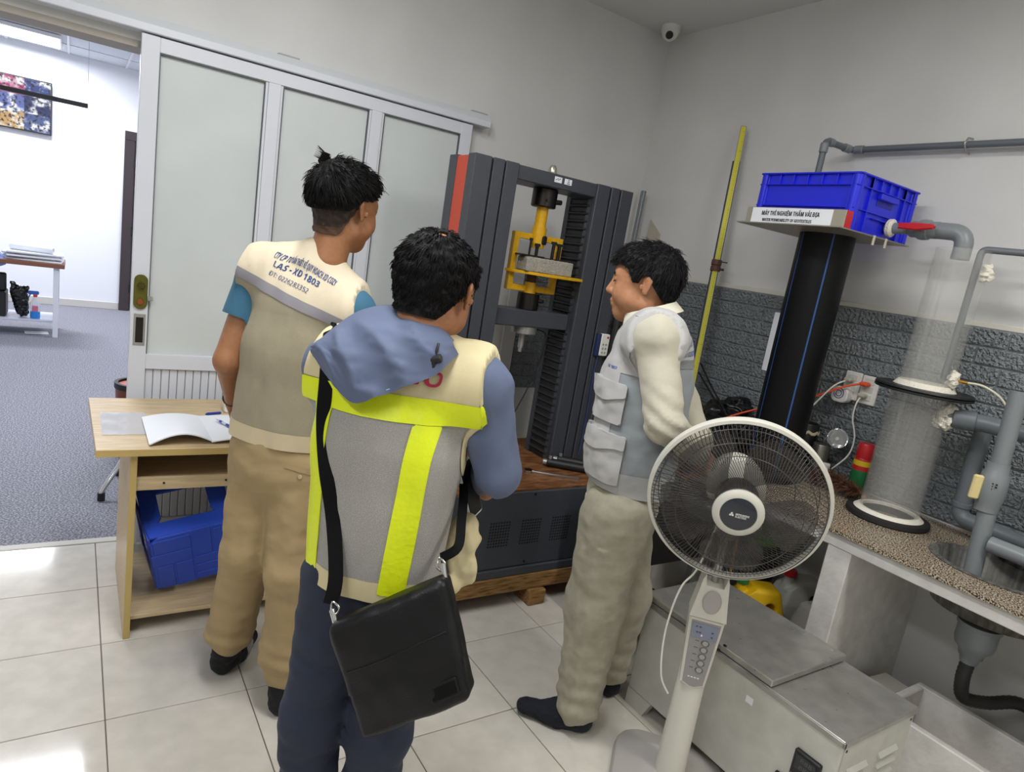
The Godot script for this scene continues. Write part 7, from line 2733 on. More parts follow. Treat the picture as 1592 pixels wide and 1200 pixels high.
func worker_with_bag() -> void:
	var base := V(0.46, 0, 1.95)
	var w := thing("person", "person in a beige vest with wide yellow strips over a blue grey hooded jacket", "person", base)
	var f2 := V(0.72, 0, -0.69).normalized()
	var l2 := V(f2.z, 0, -f2.x)
	var r2 := -l2
	var skin := mat("skin_brown", "a56f4c", 0.5, {"tex": noise("skin", 0.03, 0.9, 1.0), "scale": 4.0})
	var j := {"facing": f2, "pelvis": V(0.475, 0.76, 1.91), "chest": V(0.49, 1.08, 1.865), "neck": V(0.535, 1.30, 1.835), "head": V(0.545, 1.42, 1.875),
		"shL": V(0.40, 1.215, 1.745), "shR": V(0.632, 1.23, 1.975), "elL": V(0.455, 1.0, 1.68), "wrL": V(0.56, 0.965, 1.74), "elR": V(0.690, 1.050, 2.016), "wrR": V(0.725, 0.985, 1.905),
		"hipL": V(0.415, 0.76, 1.865), "hipR": V(0.535, 0.76, 1.965), "knL": V(0.372, 0.42, 1.90), "knR": V(0.500, 0.41, 1.985), "anL": V(0.36, 0.08, 1.93), "anR": V(0.49, 0.08, 2.02), "toeL": V(0.47, 0.03, 1.81), "toeR": V(0.61, 0.03, 1.92)}
	var body := ArrayMesh.new()
	under_body(body, base, j)
	var hf := V(0.74, -0.30, -0.60).normalized()
	var upr := V(0.06, 1, 0.0)
	var up := (upr - hf * upr.dot(hf)).normalized()
	var hx := Transform3D(Basis(up.cross(hf), up, hf), V(0.548, 1.420, 1.874))
	head_mesh(body, hx, base, 1.04)
	hand(body, base, j.wrR, V(0.0, 0.035, -0.06), V(0.75, -0.5, 0.3), [0.5, 0.55, 0.55, 0.6, 0.3], -1.0, j.wrR.lerp(j.elR, 0.4), 0.03)
	hand(body, base, j.wrL, V(0.08, 0.01, 0.05), V(-0.1, -0.9, -0.3), [0.5, 0.5, 0.5, 0.5, 0.3], 1.0, j.wrL.lerp(j.elL, 0.4), 0.03)
	put(body, "body", skin, w)
	put(hair_mesh(hx, base, [Vector2(-0.13, -0.085), Vector2(-0.055, -0.072), Vector2(-0.028, -0.02), Vector2(-0.02, 0.022), Vector2(0.01, 0.024), Vector2(0.03, -0.01), Vector2(0.04, 0.05), Vector2(0.085, 0.075), Vector2(0.13, 0.075)], 0.006, 4200, 0.016, 0.0015, V(-0.015, 0.103, -0.072), V(0, -0.35, 0), 14, 0.010, 1.04), "hair", mat("hair_dark", "0d0b0c", 0.65, {"spec": 0.3}), w)
	# trunk
	var t := Field.new(V(0.15, 0.70, 1.55), V(0.86, 1.42, 2.22), 0.0085)
	t.cap(V(0.475, 0.76, 1.91), V(0.488, 1.06, 1.872), 0.152, 0.172, 0.02, f2, 1.36)
	t.cap(V(0.488, 1.06, 1.872), V(0.505, 1.16, 1.855), 0.172, 0.160, 0.02, f2, 1.34)
	t.cap(j.shL + V(0, 0.0, 0), j.neck + V(-0.02, -0.03, -0.01), 0.072, 0.070, 0.05)
	t.cap(j.shR + V(0, 0.0, 0), j.neck + V(0.0, -0.03, 0.03), 0.072, 0.070, 0.05)
	t.cap(j.shL, j.shR, 0.085, 0.085, 0.05)
	t.wrinkle(4.5, 0.012, V(1, 0.3, 1), 31)
	t.wrinkle(13.0, 0.004, V(1, 0.4, 1), 32)
	# jacket: sleeves and hood
	var blue := mat("jacket_slate", "59647f", 0.75, {"sheen": 0.35, "bump": noise("cloth", 0.3, 0, 1), "depth": 0.03, "scale": 6.0})
	var ja := t.copy(-0.020)
	ja.cap(j.shR + V(0.004, -0.01, 0.004), j.elR, 0.070, 0.055, 0.02)
	ja.cap(j.elR, j.wrR, 0.053, 0.040, 0.01)
	ja.cap(j.shL + V(0, -0.01, 0), j.elL, 0.066, 0.055, 0.03)
	ja.cap(j.elL, j.wrL, 0.055, 0.042, 0.02)
	ja.carve(j.neck + V(0, 0.02, 0), j.neck + V(0.01, 0.14, 0.01), 0.06, 0.075, 0.01)
	ja.cut(V(0, -1, 0), V(0, 0.84, 0))
	ja.wrinkle(7.0, 0.010, V(1, 0.8, 1), 33)
	put(ja.mesh(base), "jacket", blue, w)
	# hood: a gathered drape from the neck down to a tip on the far side
	var upper := [V(0.335, 1.262, 1.775), V(0.372, 1.308, 1.790), V(0.420, 1.350, 1.800), V(0.478, 1.372, 1.842), V(0.532, 1.362, 1.905), V(0.572, 1.322, 1.945)]
	var lower := [V(0.338, 1.238, 1.800), V(0.350, 1.208, 1.872), V(0.376, 1.182, 1.938), V(0.428, 1.215, 1.985), V(0.505, 1.262, 2.018), V(0.566, 1.300, 1.985)]
	var uc := curve(upper, 12)
	var lc := curve(lower, 12)
	var rows := []
	var noise_h := FastNoiseLite.new()
	noise_h.seed = 6
	noise_h.frequency = 1.0
	for i in 31:
		var t1 := i / 30.0
		var row := []
		for k in uc.size():
			var s1 := float(k) / (uc.size() - 1)
			var p: Vector3 = uc[k].lerp(lc[k], t1)
			var env := sin(PI * clampf(t1 * 0.92 + 0.08, 0.0, 1.0))
			var swell := 0.050 * env * (0.55 + 0.45 * sin(PI * s1)) + 0.012 * t1
			var ph := s1 * 15.0 - t1 * 4.2 + 1.2 * noise_h.get_noise_2d(s1 * 2.5, t1 * 2.5)
			var fold := 0.011 * (1.0 - absf(sin(ph))) * smoothstep(0.0, 0.35, t1) - 0.004
			var out := (-f2 + V(0, 0.45, 0)).normalized()
			row.append(p + out * (swell + fold * (0.4 + 0.6 * sin(PI * s1))) - base)
		rows.append(row)
	var tuck := []
	for k in uc.size(): tuck.append(uc[k].lerp(j.neck + V(0, 0.02, 0), 0.25) - V(0, 0.035, 0) - base)
	rows.push_front(tuck)
	var hg := Geo.new()
	hg.sheet(rows, 0.004)
	var hd := put(hg, "hood", blue, w)
	var thread := mat("thread", "aab4c8", 0.8)
	for path in [[30, 8, 30, 52], [4, 40, 28, 40], [6, 20, 26, 14], [31, 30, 12, 34]]:
		var pts := []
		for e in 13:
			var fi := lerpf(path[0], path[2], e / 12.0)
			var fk := lerpf(path[1], path[3], e / 12.0)
			var i0 := clampi(int(fi), 0, 30)
			var k0 := clampi(int(fk), 0, uc.size() - 2)
			var p: Vector3 = rows[i0][k0].lerp(rows[i0 + 1][k0], fi - i0).lerp(rows[i0][k0 + 1].lerp(rows[i0 + 1][k0 + 1], fi - i0), fk - k0)
			pts.append(p - f2 * 0.0012)
		var sg := Geo.new()
		sg.tube(pts, 0.0013, 5)
		put(sg, "stitching", thread, hd)
	var g := geo(w)
	var tg: Vector3 = rows[22][uc.size() - 10] + base + V(0, -0.012, 0)
	var tn := (-f2 + V(0, 0.2, 0)).normalized()
	tg += tn * 0.012
	g.cyl(tg - r2 * 0.014 + V(0, -0.012, 0), tg + r2 * 0.014 + V(0, -0.002, 0), 0.009, 12, 0.002)
	g.cyl(tg + V(-0.002, -0.026, 0), tg + V(0, -0.004, 0), 0.0075, 12, 0.002)
	g.tube([tg + V(0, -0.002, 0), tg + V(0.002, 0.016, 0.002), tg + V(0.0, 0.026, 0) - tn * 0.012], 0.0028, 6)
	put(g, "cord_toggle", mats.black, hd)
	# vest
	var vest := t.copy()
	vest.carve(j.neck + V(0, 0.0, 0), j.neck + V(0.02, 0.12, 0.0), 0.07, 0.08, 0.012)
	vest.hole(j.shR + r2 * 0.075 - V(0, 0.09, 0), j.shR + r2 * 0.075 - V(0, 0.14, 0), 0.080)
	vest.hole(j.shL + l2 * 0.075 - V(0, 0.09, 0), j.shL + l2 * 0.075 - V(0, 0.14, 0), 0.080)
	vest.cut(V(0, -1, 0), V(0, 0.772, 0))
	vest.cut(l2 + V(0, 0.15, 0), j.shL + l2 * 0.035)
	vest.cut(r2 + V(0, 0.15, 0), j.shR + r2 * 0.030)
	var net := mat("vest_net", "c6c2bc", 0.9, {"tex": noise("net2", 0.30, 0.66, 1.0, FastNoiseLite.TYPE_CELLULAR, 1), "scale": 4.0, "sheen": 0.3})
	var beige := mat("vest_beige", "d3c69c", 0.85, {"sheen": 0.3, "bump": noise("cloth", 0.3, 0, 1), "depth": 0.04, "scale": 6.0})
	var v := put(vest.mesh(base), "vest", net, w)
	var yoke := vest.copy(0.0022)
	yoke.keep(func(p: Vector3) -> float: return 1.205 - p.y)
	put(yoke.mesh(base), "yoke", beige, v, "beige yoke with red letters")
	var hem := vest.copy(0.0025)
	hem.keep(func(p: Vector3) -> float: return p.y - 0.815)
	put(hem.mesh(base), "hem_band", beige, v)
	# binding round the armhole
	var arm := vest.copy(0.003)
	arm.keep(func(p: Vector3) -> float:
		var q: Vector3 = p - (j.shR + r2 * 0.075)
		var drop := clampf(-q.y - 0.09, 0.0, 0.05)
		return maxf((q + V(0, 0.09 + drop, 0)).length() - 0.094, (p - V(0.51, 0, 1.87)).dot(f2) - 0.06))
	put(arm.mesh(base), "arm_binding", beige, v)
	var lime := mat("lime", "e2f016", 0.45, {"bump": noise("limeb", 0.03, 0, 1), "depth": 0.1, "scale": 3.0})
	var bar := vest.copy(0.0045)
	bar.keep(func(p: Vector3) -> float: return absf(p.y - 1.180 - 0.02 * (p - j.chest).dot(r2)) - 0.026)
	bar.keep(func(p: Vector3) -> float: return (p - V(0.5, 0, 1.88)).dot(f2))
	put(bar.mesh(base), "yellow_strip", lime, v, "wide yellow band across the back")
	for s in 2:
		var vs := vest.copy(0.004)
		var c0: float = [1.800, 1.560][s]
		var c1: float = [1.785, 1.580][s]
		vs.keep(func(p: Vector3) -> float: return maxf(absf(p.dot(r2) - lerpf(c1, c0, clampf((p.y - 0.8) / 0.4, 0, 1))) - 0.026, maxf(p.y - 1.155, 0.79 - p.y)))
		vs.keep(func(p: Vector3) -> float: return (p - V(0.5, 0, 1.88)).dot(f2))
		put(vs.mesh(base), "yellow_strip", lime, v, "yellow strip down the back")
	var red := mat("print_red", "c8385a", 0.7)
	put(drape("CO", 0.040, 0.0, yoke, Transform3D(Basis(r2, V(0, 1, 0), -f2), V(0.477, 1.258, 2.0)), base), "lettering", red, v)
	# bulging pocket at the vest front
	var pk := Field.new(V(0.54, 0.74, 1.86), V(0.78, 0.96, 2.12), 0.007)
	pk.cap(V(0.645, 0.905, 1.985), V(0.645, 0.815, 1.985), 0.036, 0.040, 0.02)
	pk.cap(V(0.655, 0.80, 1.99), V(0.63, 0.785, 2.0), 0.032, 0.028, 0.01)
	pk.wrinkle(16.0, 0.016, V(1, 0.8, 1), 39)
	put(pk.mesh(base), "pocket", beige, v)
	# jeans and socks
	var denim := mat("denim", "2b3348", 0.85, {"tex": noise("denim", 0.18, 0.7, 1.0), "scale": 5.0, "sheen": 0.2})
	var q := Field.new(V(0.20, 0.04, 1.68), V(0.74, 0.86, 2.22), 0.0095)
	q.cap(V(0.475, 0.80, 1.91), V(0.478, 0.74, 1.912), 0.128, 0.138, 0.02, f2, 1.42)
	q.cap(j.hipL, j.knL, 0.088, 0.070, 0.03)
	q.cap(j.knL, j.anL, 0.068, 0.060, 0.03)
	q.cap(j.hipR, j.knR, 0.088, 0.070, 0.03)
	q.cap(j.knR, j.anR, 0.068, 0.060, 0.03)
	q.cut(V(0, -1, 0), V(0, 0.06, 0))
	q.wrinkle(7.0, 0.010, V(0.8, 1.6, 0.8), 41)
	put(q.mesh(base), "jeans", denim, w)
	var black: Material = mats.sock_black
	sock(w, V(0.352, 0.036, 1.955), V(0.465, 0.03, 1.83), V(0.36, 0.09, 1.94), V(0.36, 0.18, 1.93), black)
	sock(w, V(0.480, 0.036, 2.045), V(0.60, 0.03, 1.925), V(0.49, 0.09, 2.03), V(0.49, 0.18, 2.02), black)
	# phone held in the hand on the far side
	var ph := thing("phone", "white edged black phone held upright in the hand beside the yellow striped vest", "phone", V(0.668, 0.985, 1.945))
	g = Geo.new()
	var pb := Basis(Vector3.UP, 0.62) * Basis(Vector3.RIGHT, -0.35) * Basis(Vector3.BACK, 0.1)
	g.slab(round_rect(0.068, 0.135, 0.010), -0.004, 0.004, Transform3D(pb, V(0, 0.0, 0)), 0.0015)
	put(g, "frame", mats.white_plastic, ph)
	g = Geo.new()
	g.slab(round_rect(0.062, 0.126, 0.006), 0.004, 0.0046, Transform3D(pb, V(0, 0.0, 0)))
	put(g, "screen", mats.black, ph)
	bag(vest, v)

func bag(vest: Field, _v: Node) -> void:
	var xx := V(0.177, 0.143, 0.122).normalized()
	var yy := V(-0.054, 0.207, -0.089)
	yy = (yy - xx * yy.dot(xx)).normalized()
	var zz := xx.cross(yy)
	var c := V(0.474, 0.705, 2.112) + zz * 0.012
	var b := thing("shoulder_bag", "black leather shoulder bag hanging from a wide strap behind the hooded worker", "bag", V(0.474, 0.59, 2.112))
	var iv := b.transform.affine_inverse()
	var t := iv * Transform3D(Basis(xx, (yy + xx * 0.16), zz), c)
	var leather := mat("leather", "0a0b0d", 0.42, {"bump": noise("leather", 0.12, 0, 1), "depth": 0.06, "scale": 4.0, "spec": 0.4})
	var W2 := 0.128
	var H2 := 0.118
	# soft body: rounded block bulging forward
	var f := Field.new(V(-0.16, -0.15, -0.06), V(0.16, 0.15, 0.07), 0.0055)
	for z in f.nz:
		for y in f.ny:
			for x in f.nx:
				var p := f.o + V(x, y, z) * f.h
				var q := Vector2(clampf(p.x / W2, -1, 1), clampf(p.y / H2, -1, 1))
				var bulge := 0.012 * (1.0 - q.x * q.x) * (1.0 - 0.6 * q.y * q.y)
				var e := V(absf(p.x) - (W2 - 0.014 - 0.008 * (0.5 - q.y * 0.5)), absf(p.y) - (H2 - 0.014), absf(p.z) - (0.022 + bulge))
				f.d[(z * f.ny + y) * f.nx + x] = e.max(Vector3.ZERO).length() + minf(maxf(e.x, maxf(e.y, e.z)), 0.0) - 0.014
	f.wrinkle(9.0, 0.004, V(1, 1, 1), 3)
	put(f.mesh(Vector3.ZERO, null, t), "bag_body", leather, b)
	# flap over the front with a stepped lower edge
	var flap := f.copy(0.0035)
	flap.keep(func(p: Vector3) -> float:
		var edge := -0.022 if p.x < 0.03 else (-0.034 if p.x > 0.045 else lerpf(-0.022, -0.034, (p.x - 0.03) / 0.015))
		return maxf(edge - p.y, -0.004 - p.z))
	var fl := put(flap.mesh(Vector3.ZERO, null, t), "flap", leather, b)
	var g := Geo.new()
	g.x = t
	var row := []
	for k in 15:
		var px := -0.108 + k * 0.0155
		row.append(flap.onto(V(px, 0.024 if px < 0.04 else 0.026, 0.06), V(0, 0, -1)) + V(0, 0, 0.0004))
	g.tube(row, 0.0016, 5)
	put(g, "seam", leather, fl)
	# small plate
	g = Geo.new()
	g.x = t
	var pc := f.onto(V(0.075, -0.078, 0.06), V(0, 0, -1))
	var pt := Transform3D(Basis(Vector3.BACK, 0.02), pc + V(0, 0, -0.002))
	g.slab(round_rect(0.062, 0.034, 0.004), 0, 0.004, pt, 0.001)
	var pl := put(g, "label_plate", leather, b)
	g = Geo.new()
	g.x = t
	g.slab(round_rect(0.052, 0.024, 0.002), 0.004, 0.0048, pt)
	put(g, "label_inset", mat("leather_gloss", "0c0d0f", 0.5, {"spec": 0.25}), pl)
	# rings and strap
	for s in [-1.0, 1.0]:
		g = Geo.new()
		g.x = t
		var at := V(s * (W2 - 0.008), H2 - 0.006, 0.0)
		g.tube([at + V(0, -0.02, 0), at + V(s * 0.004, 0.006, 0.004), at + V(s * 0.006, 0.03, 0.0)], 0.006, 8)
		g.tube(curve([at + V(-0.008, 0.028, 0), at + V(0.0, 0.044, 0.0), at + V(0.010, 0.028, 0), at + V(0.0, 0.018, 0), at + V(-0.008, 0.028, 0)], 5), 0.0025, 6)
		put(g, "strap_ring", mats.chrome, b)
	g = geo(b)
	var tl := Transform3D(Basis(xx, yy + xx * 0.16, zz), c)
	var left := tl * V(-W2 + 0.002, H2 + 0.035, 0.0)
	var lp := [left, V(0.355, 0.83, 1.985)]
	for p in [V(0.345, 0.93, 1.94), V(0.335, 1.03, 1.90), V(0.338, 1.12, 1.86), V(0.352, 1.20, 1.83), V(0.378, 1.27, 1.78), V(0.41, 1.285, 1.73)]:
		var s := vest.onto(p)
		lp.append(s + vest.grad(s).normalized() * 0.006)
	strap(g, curve(lp, 6), 0.030)
	put(g, "strap", mat("strap_black", "0b0b0d", 0.7, {"spec": 0.25}), b)
	g = geo(b)
	var right := tl * V(W2 - 0.002, H2 + 0.035, 0.0)
	strap(g, curve([right, V(0.567, 0.921, 2.096), V(0.592, 0.957, 2.054), V(0.626, 0.990, 1.992), V(0.664, 1.033, 1.91)], 6), 0.020)
	put(g, "strap", mats.strap_black, b)

func strap(g: Geo, pts: Array, width: float) -> void:
	var grid := []
	var m := pts.size()
	for k in m:
		var d: Vector3 = (pts[mini(k + 1, m - 1)] - pts[maxi(k - 1, 0)]).normalized()
		var s := d.cross(V(-0.55, 0.15, 0.81)).normalized()
		grid.append([pts[k] - s * width * 0.5, pts[k], pts[k] + s * width * 0.5])
	g.sheet(grid, 0.003)

func worker_in_grey_vest() -> void:
	var base := V(1.42, 0, 1.73)
	var w := thing("person", "person in a grey pocketed vest and cream work suit with hands behind the back", "person", base)
	var f3 := V(-0.68, 0, -0.73).normalized()
	var l3 := V(f3.z, 0, -f3.x)
	var skin := mat("skin_light", "bd8560", 0.5, {"tex": noise("skin", 0.03, 0.9, 1.0), "scale": 4.0})
	var j := {"facing": f3, "pelvis": V(1.375, 0.83, 1.735), "chest": V(1.395, 1.18, 1.715), "neck": V(1.43, 1.375, 1.675), "head": V(1.405, 1.47, 1.625),
		"shL": V(1.290, 1.345, 1.825), "shR": V(1.50, 1.33, 1.60), "elL": V(1.278, 1.135, 1.936), "wrL": V(1.525, 1.02, 1.855), "elR": V(1.60, 1.13, 1.70), "wrR": V(1.60, 1.03, 1.80),
		"hipL": V(1.33, 0.80, 1.775), "hipR": V(1.42, 0.80, 1.69), "knL": V(1.348, 0.46, 1.742), "knR": V(1.515, 0.45, 1.70), "anL": V(1.345, 0.09, 1.75), "anR": V(1.572, 0.09, 1.648), "toeL": V(1.22, 0.03, 1.63), "toeR": V(1.50, 0.03, 1.56)}
	var body := ArrayMesh.new()
	under_body(body, base, j)
	var hf := (f3 + V(0, -0.10, 0)).normalized()
	var upr := V(0.0, 1, 0.0) + f3 * 0.05
	var up := (upr - hf * upr.dot(hf)).normalized()
	var hx := Transform3D(Basis(up.cross(hf), up, hf), V(1.398, 1.495, 1.622))
	head_mesh(body, hx, base, 1.05, 0.004)
	hand(body, base, j.wrL, V(0.06, -0.05, -0.02), V(0.5, 0.2, 0.8), [0.45, 0.5, 0.5, 0.55, 0.3], -1.0, j.wrL.lerp(j.elL, 0.35), 0.03)
	hand(body, base, j.wrR, V(-0.03, -0.07, 0.02), V(0.9, 0.0, -0.3), [0.6, 0.65, 0.7, 0.75, 0.4], 1.0, j.wrR.lerp(j.elR, 0.35), 0.03)
	put(body, "body", skin, w)
	put(hair_mesh(hx, base, [Vector2(-0.13, -0.062), Vector2(-0.06, -0.045), Vector2(-0.03, 0.0), Vector2(-0.022, 0.026), Vector2(0.0, 0.026), Vector2(0.012, 0.004), Vector2(0.03, 0.006), Vector2(0.045, 0.045), Vector2(0.075, 0.062), Vector2(0.13, 0.05)], 0.015, 3000, 0.034, 0.002, V(0.01, 0.115, -0.065), V(0, -0.2, 0.3), 24, 0.0, 1.05), "hair", mat("hair_jet", "0b0a0c", 0.58, {"spec": 0.35}), w)
	# eyebrow and eye on the near side
	var g := geo(w)
	g.x = g.x * hx
	for s in [-1.0, 1.0]:
		g.tube([V(s * 0.014, 0.030, 0.0925), V(s * 0.03, 0.034, 0.0895), V(s * 0.048, 0.031, 0.077)], [0.0035, 0.0042, 0.0025], 6)
	put(g, "eyebrow", mats.hair_jet, w)
	g = geo(w)
	g.x = g.x * hx
	for s in [-1.0, 1.0]:
		g.tube([V(s * 0.020, 0.009, 0.0895), V(s * 0.031, 0.008, 0.0908), V(s * 0.043, 0.009, 0.0845)], [0.0014, 0.0026, 0.0014], 6)
	put(g, "eye", mat("eye_dark", "1c1412", 0.3), w)
	var cream := mat("suit_cream", "bdb8a6", 0.88, {"sheen": 0.3, "bump": noise("cloth", 0.3, 0, 1), "depth": 0.05, "scale": 6.0})
	# trunk
	var t := Field.new(V(1.10, 0.74, 1.42), V(1.72, 1.46, 2.03), 0.0085)
	t.cap(V(1.385, 0.83, 1.735), V(1.388, 0.99, 1.735), 0.142, 0.156, 0.02, f3, 1.10)
	t.cap(V(1.388, 0.99, 1.735), V(1.398, 1.19, 1.715), 0.156, 0.150, 0.02, f3, 1.07)
	t.cap(V(1.398, 1.19, 1.715), V(1.412, 1.27, 1.70), 0.150, 0.138, 0.02, f3, 1.10)
	t.cap(j.shL, j.neck + V(-0.02, -0.02, 0.02), 0.068, 0.064, 0.05)
	t.cap(j.shR, j.neck + V(0.02, -0.02, -0.02), 0.068, 0.064, 0.05)
	t.cap(j.shL, j.shR, 0.085, 0.085, 0.05)
	t.wrinkle(5.0, 0.012, V(1, 0.8, 1), 51)
	t.wrinkle(14.0, 0.004, V(0.8, 1, 0.8), 52)
	# jacket with sleeves and gathered band
	var ja := t.copy(-0.016)
	ja.cap(j.shL + V(0.0, -0.005, 0.0), j.elL, 0.062, 0.054, 0.012)
	ja.cap(j.elL, j.wrL, 0.054, 0.043, 0.008)
	ja.cap(j.shR, j.elR, 0.070, 0.058, 0.03)
	ja.cap(j.elR, j.wrR, 0.058, 0.046, 0.02)
	ja.carve(j.neck + V(0, 0.0, 0), j.head, 0.062, 0.07, 0.01)
	ja.cut(V(0, -1, 0), V(0, 0.83, 0))
	ja.wrinkle(6.0, 0.007, V(1, 0.8, 1), 53)
	ja.wrinkle(16.0, 0.0025, V(1, 1, 1), 54)
	# creases at the bend of the near elbow
	ja.warp(func(p: Vector3) -> float: return 0.005 * exp(-p.distance_squared_to(j.elL) * 140.0) * sin((p - j.elL).dot(V(0.2, 0.9, 0.4)) * 150.0))
	var jk := put(ja.mesh(base), "jacket", cream, w)
	var band := Field.new(V(1.17, 0.76, 1.52), V(1.60, 0.93, 1.95), 0.007)
	band.cap(V(1.378, 0.79, 1.735), V(1.382, 0.875, 1.735), 0.138, 0.132, 0.01, f3, 1.18)
	band.cut(V(0, -1, 0), V(0, 0.797, 0))
	band.cut(V(0, 1, 0), V(0, 0.895, 0))
	band.warp(func(p: Vector3) -> float: return 0.0032 * sin(p.y * 300.0) + 0.002 * sin(atan2(p.z - 1.735, p.x - 1.38) * 46.0))
	put(band.mesh(base), "gathered_band", cream, jk)
	# collar: a standing strip round the neck, open at the throat
	var grid := []
	var axis := (V(0, 1, 0) + f3 * 0.42).normalized()
	var cz := (f3 - axis * f3.dot(axis)).normalized()
	var cx := axis.cross(cz)
	for i in 4:
		var row := []
		for k in 25:
			var a := lerpf(0.42, TAU - 0.42, k / 24.0)
			var r := 0.074 + 0.010 * absf(sin(i * PI / 3.0)) - (0.006 if i > 1 else 0.0)
			var hgt: float = [-0.01, 0.03, 0.045, 0.012][i]
			var rr: float = [0.070, 0.068, 0.072, 0.086][i]
			row.append(V(1.424, 1.386, 1.668) + (cz * cos(a) * 1.12 + cx * sin(a)) * rr + axis * hgt - base)
		grid.append(row)
	g = Geo.new()
	g.sheet(grid, 0.003)
	put(g, "collar", mat("collar_cream", "d6d2bf", 0.85, {"sheen": 0.3}), jk)
	# vest
	var vest := t.copy()
	vest.carve(j.neck + V(0, 0.0, 0) + f3 * 0.03, j.head + f3 * 0.03, 0.080, 0.10, 0.012)
	vest.hole(j.shL + l3 * 0.07 - V(0, 0.06, 0), j.shL + l3 * 0.07 - V(0, 0.12, 0), 0.070)
	vest.hole(j.shR - l3 * 0.07 - V(0, 0.07, 0), j.shR - l3 * 0.07 - V(0, 0.13, 0), 0.088)
	vest.cut(V(0, -1, 0) + f3 * 0.10, V(1.39, 0.876, 1.72))
	vest.cut(l3 + V(0, 0.3, 0), j.shL + l3 * 0.034)
	vest.cut(-l3 + V(0, 0.3, 0), j.shR - l3 * 0.02)
	var dark := mat("vest_side", "8e9497", 0.88, {"sheen": 0.3, "bump": noise("cloth", 0.3, 0, 1), "depth": 0.05, "scale": 6.0})
	var light := mat("vest_light", "b6b5b3", 0.88, {"sheen": 0.3, "bump": noise("cloth", 0.3, 0, 1), "depth": 0.05, "scale": 6.0})
	var v := put(vest.mesh(base), "vest", dark, w)
	var mid := V(1.392, 0, 1.722)
	var yoke := vest.copy(0.0022)
	yoke.keep(func(p: Vector3) -> float:
		var q := (p - mid).dot(f3)
		return (1.30 if q < 0.0 else 1.235) - p.y)
	put(yoke.mesh(base), "yoke", light, v, "light grey yoke with blue print")
	var strip := vest.copy(0.003)
	strip.keep(func(p: Vector3) -> float: return maxf(absf(p.y - 1.288) - 0.013, (p - mid).dot(f3)))
	put(strip.mesh(base), "grey_strip", mat("strip_dull", "85898b", 0.6), v)
	var front := vest.copy(0.002)
	front.keep(func(p: Vector3) -> float: return maxf(0.075 - (p - mid).dot(f3), p.y - 1.24))
	put(front.mesh(base), "front_panel", light, v)
	var low := vest.copy(0.0025)
	low.keep(func(p: Vector3) -> float: return maxf(p.y - 0.945, 0.0 - (p - mid).dot(f3) - 0.12))
	put(low.mesh(base), "hem_panel", mat("vest_mid", "a9a9a8", 0.88, {"sheen": 0.3}), v)
	# two stacked pockets with flaps on the near front
	for k in 2:
		var y0: float = [1.085, 0.905][k]
		var y1: float = [1.205, 1.055][k]
		var b0: float = [0.045, 0.02][k]
		for part in 2:
			var pk := vest.copy([0.012, 0.019][part])
			var yb := y0 if part == 0 else y1 - 0.048
			pk.keep(func(p: Vector3) -> float:
				var a := (p - mid).dot(f3)
				var s := (p - mid).dot(l3)
				var wob := 0.010 * sin(a * 38.0) if part == 1 else 0.0
				return maxf(maxf(yb + wob - p.y, p.y - y1), maxf(maxf(b0 - a, 0.015 - s), a - 0.19)))
			pk.wrinkle(18.0, 0.0035, V(1, 1, 1), 60 + k)
			put(pk.mesh(base), ["pocket", "pocket_flap"][part], light, v)
	var print_m := mat("print_blue", "5a6fae", 0.7)
	var zn := (-f3 * 0.75 + V(0, 0.45, 0) + l3 * 0.3).normalized()
	var al := (-l3 - zn * (-l3).dot(zn)).normalized()
	var tb := Basis(al, zn.cross(al), zn)
	put(drape("CTY CP TƯ VẤN THIẾT KẾ", 0.026, 0.14, yoke, Transform3D(tb, V(1.415, 1.388, 1.835)), base), "lettering", print_m, v)
	put(drape("LAS - XD 1803", 0.020, 0.13, yoke, Transform3D(tb, V(1.432, 1.352, 1.845)), base), "lettering", print_m, v)
	put(drape("ĐT: 0226283352", 0.018, 0.12, yoke, Transform3D(tb, V(1.44, 1.322, 1.852)), base), "lettering", print_m, v)
	var tf := Basis(-l3 * 0.6 - f3 * 0.8, V(0, 1, 0), (l3 * 0.8 - f3 * -0.6))
	var zf := (f3 * 0.75 + l3 * 0.66).normalized()
	var af := V(0, 1, 0).cross(zf)
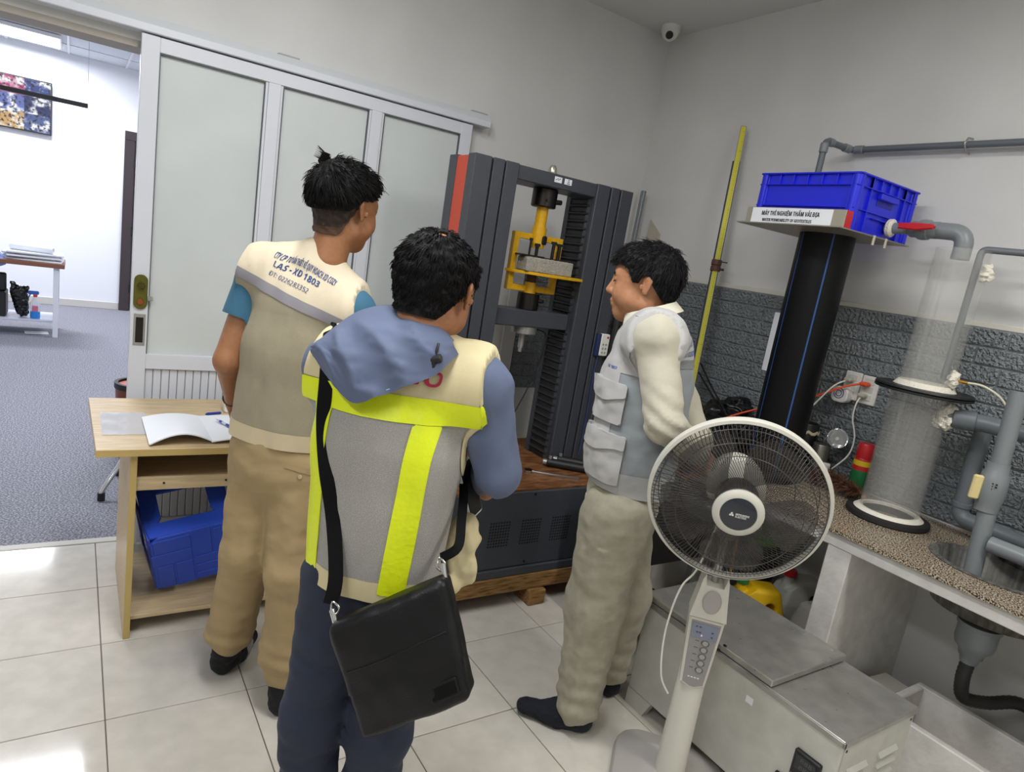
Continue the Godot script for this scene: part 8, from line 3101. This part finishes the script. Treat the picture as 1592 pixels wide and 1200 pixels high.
	put(drape("LAS 1803", 0.012, 0.06, yoke, Transform3D(Basis(af, V(0, 1, 0), zf), V(1.245, 1.245, 1.70)), base), "lettering", print_m, v)
	# trousers
	var pale := mat("trouser_cream", "aea995", 0.9, {"sheen": 0.25, "tex": noise("stain", 0.012, 0.86, 1.0), "bump": noise("cloth", 0.3, 0, 1), "depth": 0.05, "scale": 3.0})
	var q := Field.new(V(1.14, 0.0, 1.46), V(1.76, 0.90, 1.96), 0.0095)
	q.cap(V(1.378, 0.80, 1.735), V(1.376, 0.76, 1.735), 0.124, 0.136, 0.02, f3, 1.22)
	q.cut(V(0, 1, 0), V(0, 0.815, 0))
	q.cap(j.hipL, j.knL, 0.104, 0.096, 0.04)
	q.cap(j.knL, j.anL, 0.094, 0.072, 0.04)
	q.cap(j.hipR, j.knR, 0.102, 0.086, 0.04)
	q.cap(j.knR, j.anR, 0.085, 0.070, 0.03)
	q.cut(V(0, -1, 0) + f3 * -0.25, V(1.345, 0.045, 1.75))
	q.cut(V(0, -1, 0), V(0, 0.012, 0))
	q.wrinkle(5.0, 0.012, V(1, 0.5, 1), 71)
	q.wrinkle(12.0, 0.004, V(0.8, 1.2, 0.8), 72)
	q.warp(func(p: Vector3) -> float: return 0.003 * smoothstep(0.36, 0.15, p.y) * sin(p.y * 95.0 + 34.0 * (p.x - p.z)))
	# pressed crease down the near leg
	q.warp(func(p: Vector3) -> float:
		var a := (p - V(1.348, 0, 1.745)).dot(f3)
		return -0.006 * exp(-pow((a - 0.012) * 55.0, 2.0)) if p.y < 0.7 and (p - V(1.348, 0, 1.745)).dot(l3) > 0.0 else 0.0)
	put(q.mesh(base), "trousers", pale, w)
	var navy := mat("sock_navy", "11141f", 0.9, {"sheen": 0.3})
	sock(w, V(1.362, 0.036, 1.772), V(1.225, 0.030, 1.632), V(1.35, 0.09, 1.755), V(1.345, 0.16, 1.75), navy)
	sock(w, V(1.585, 0.036, 1.662), V(1.540, 0.030, 1.535), V(1.572, 0.09, 1.648), V(1.572, 0.16, 1.648), navy)
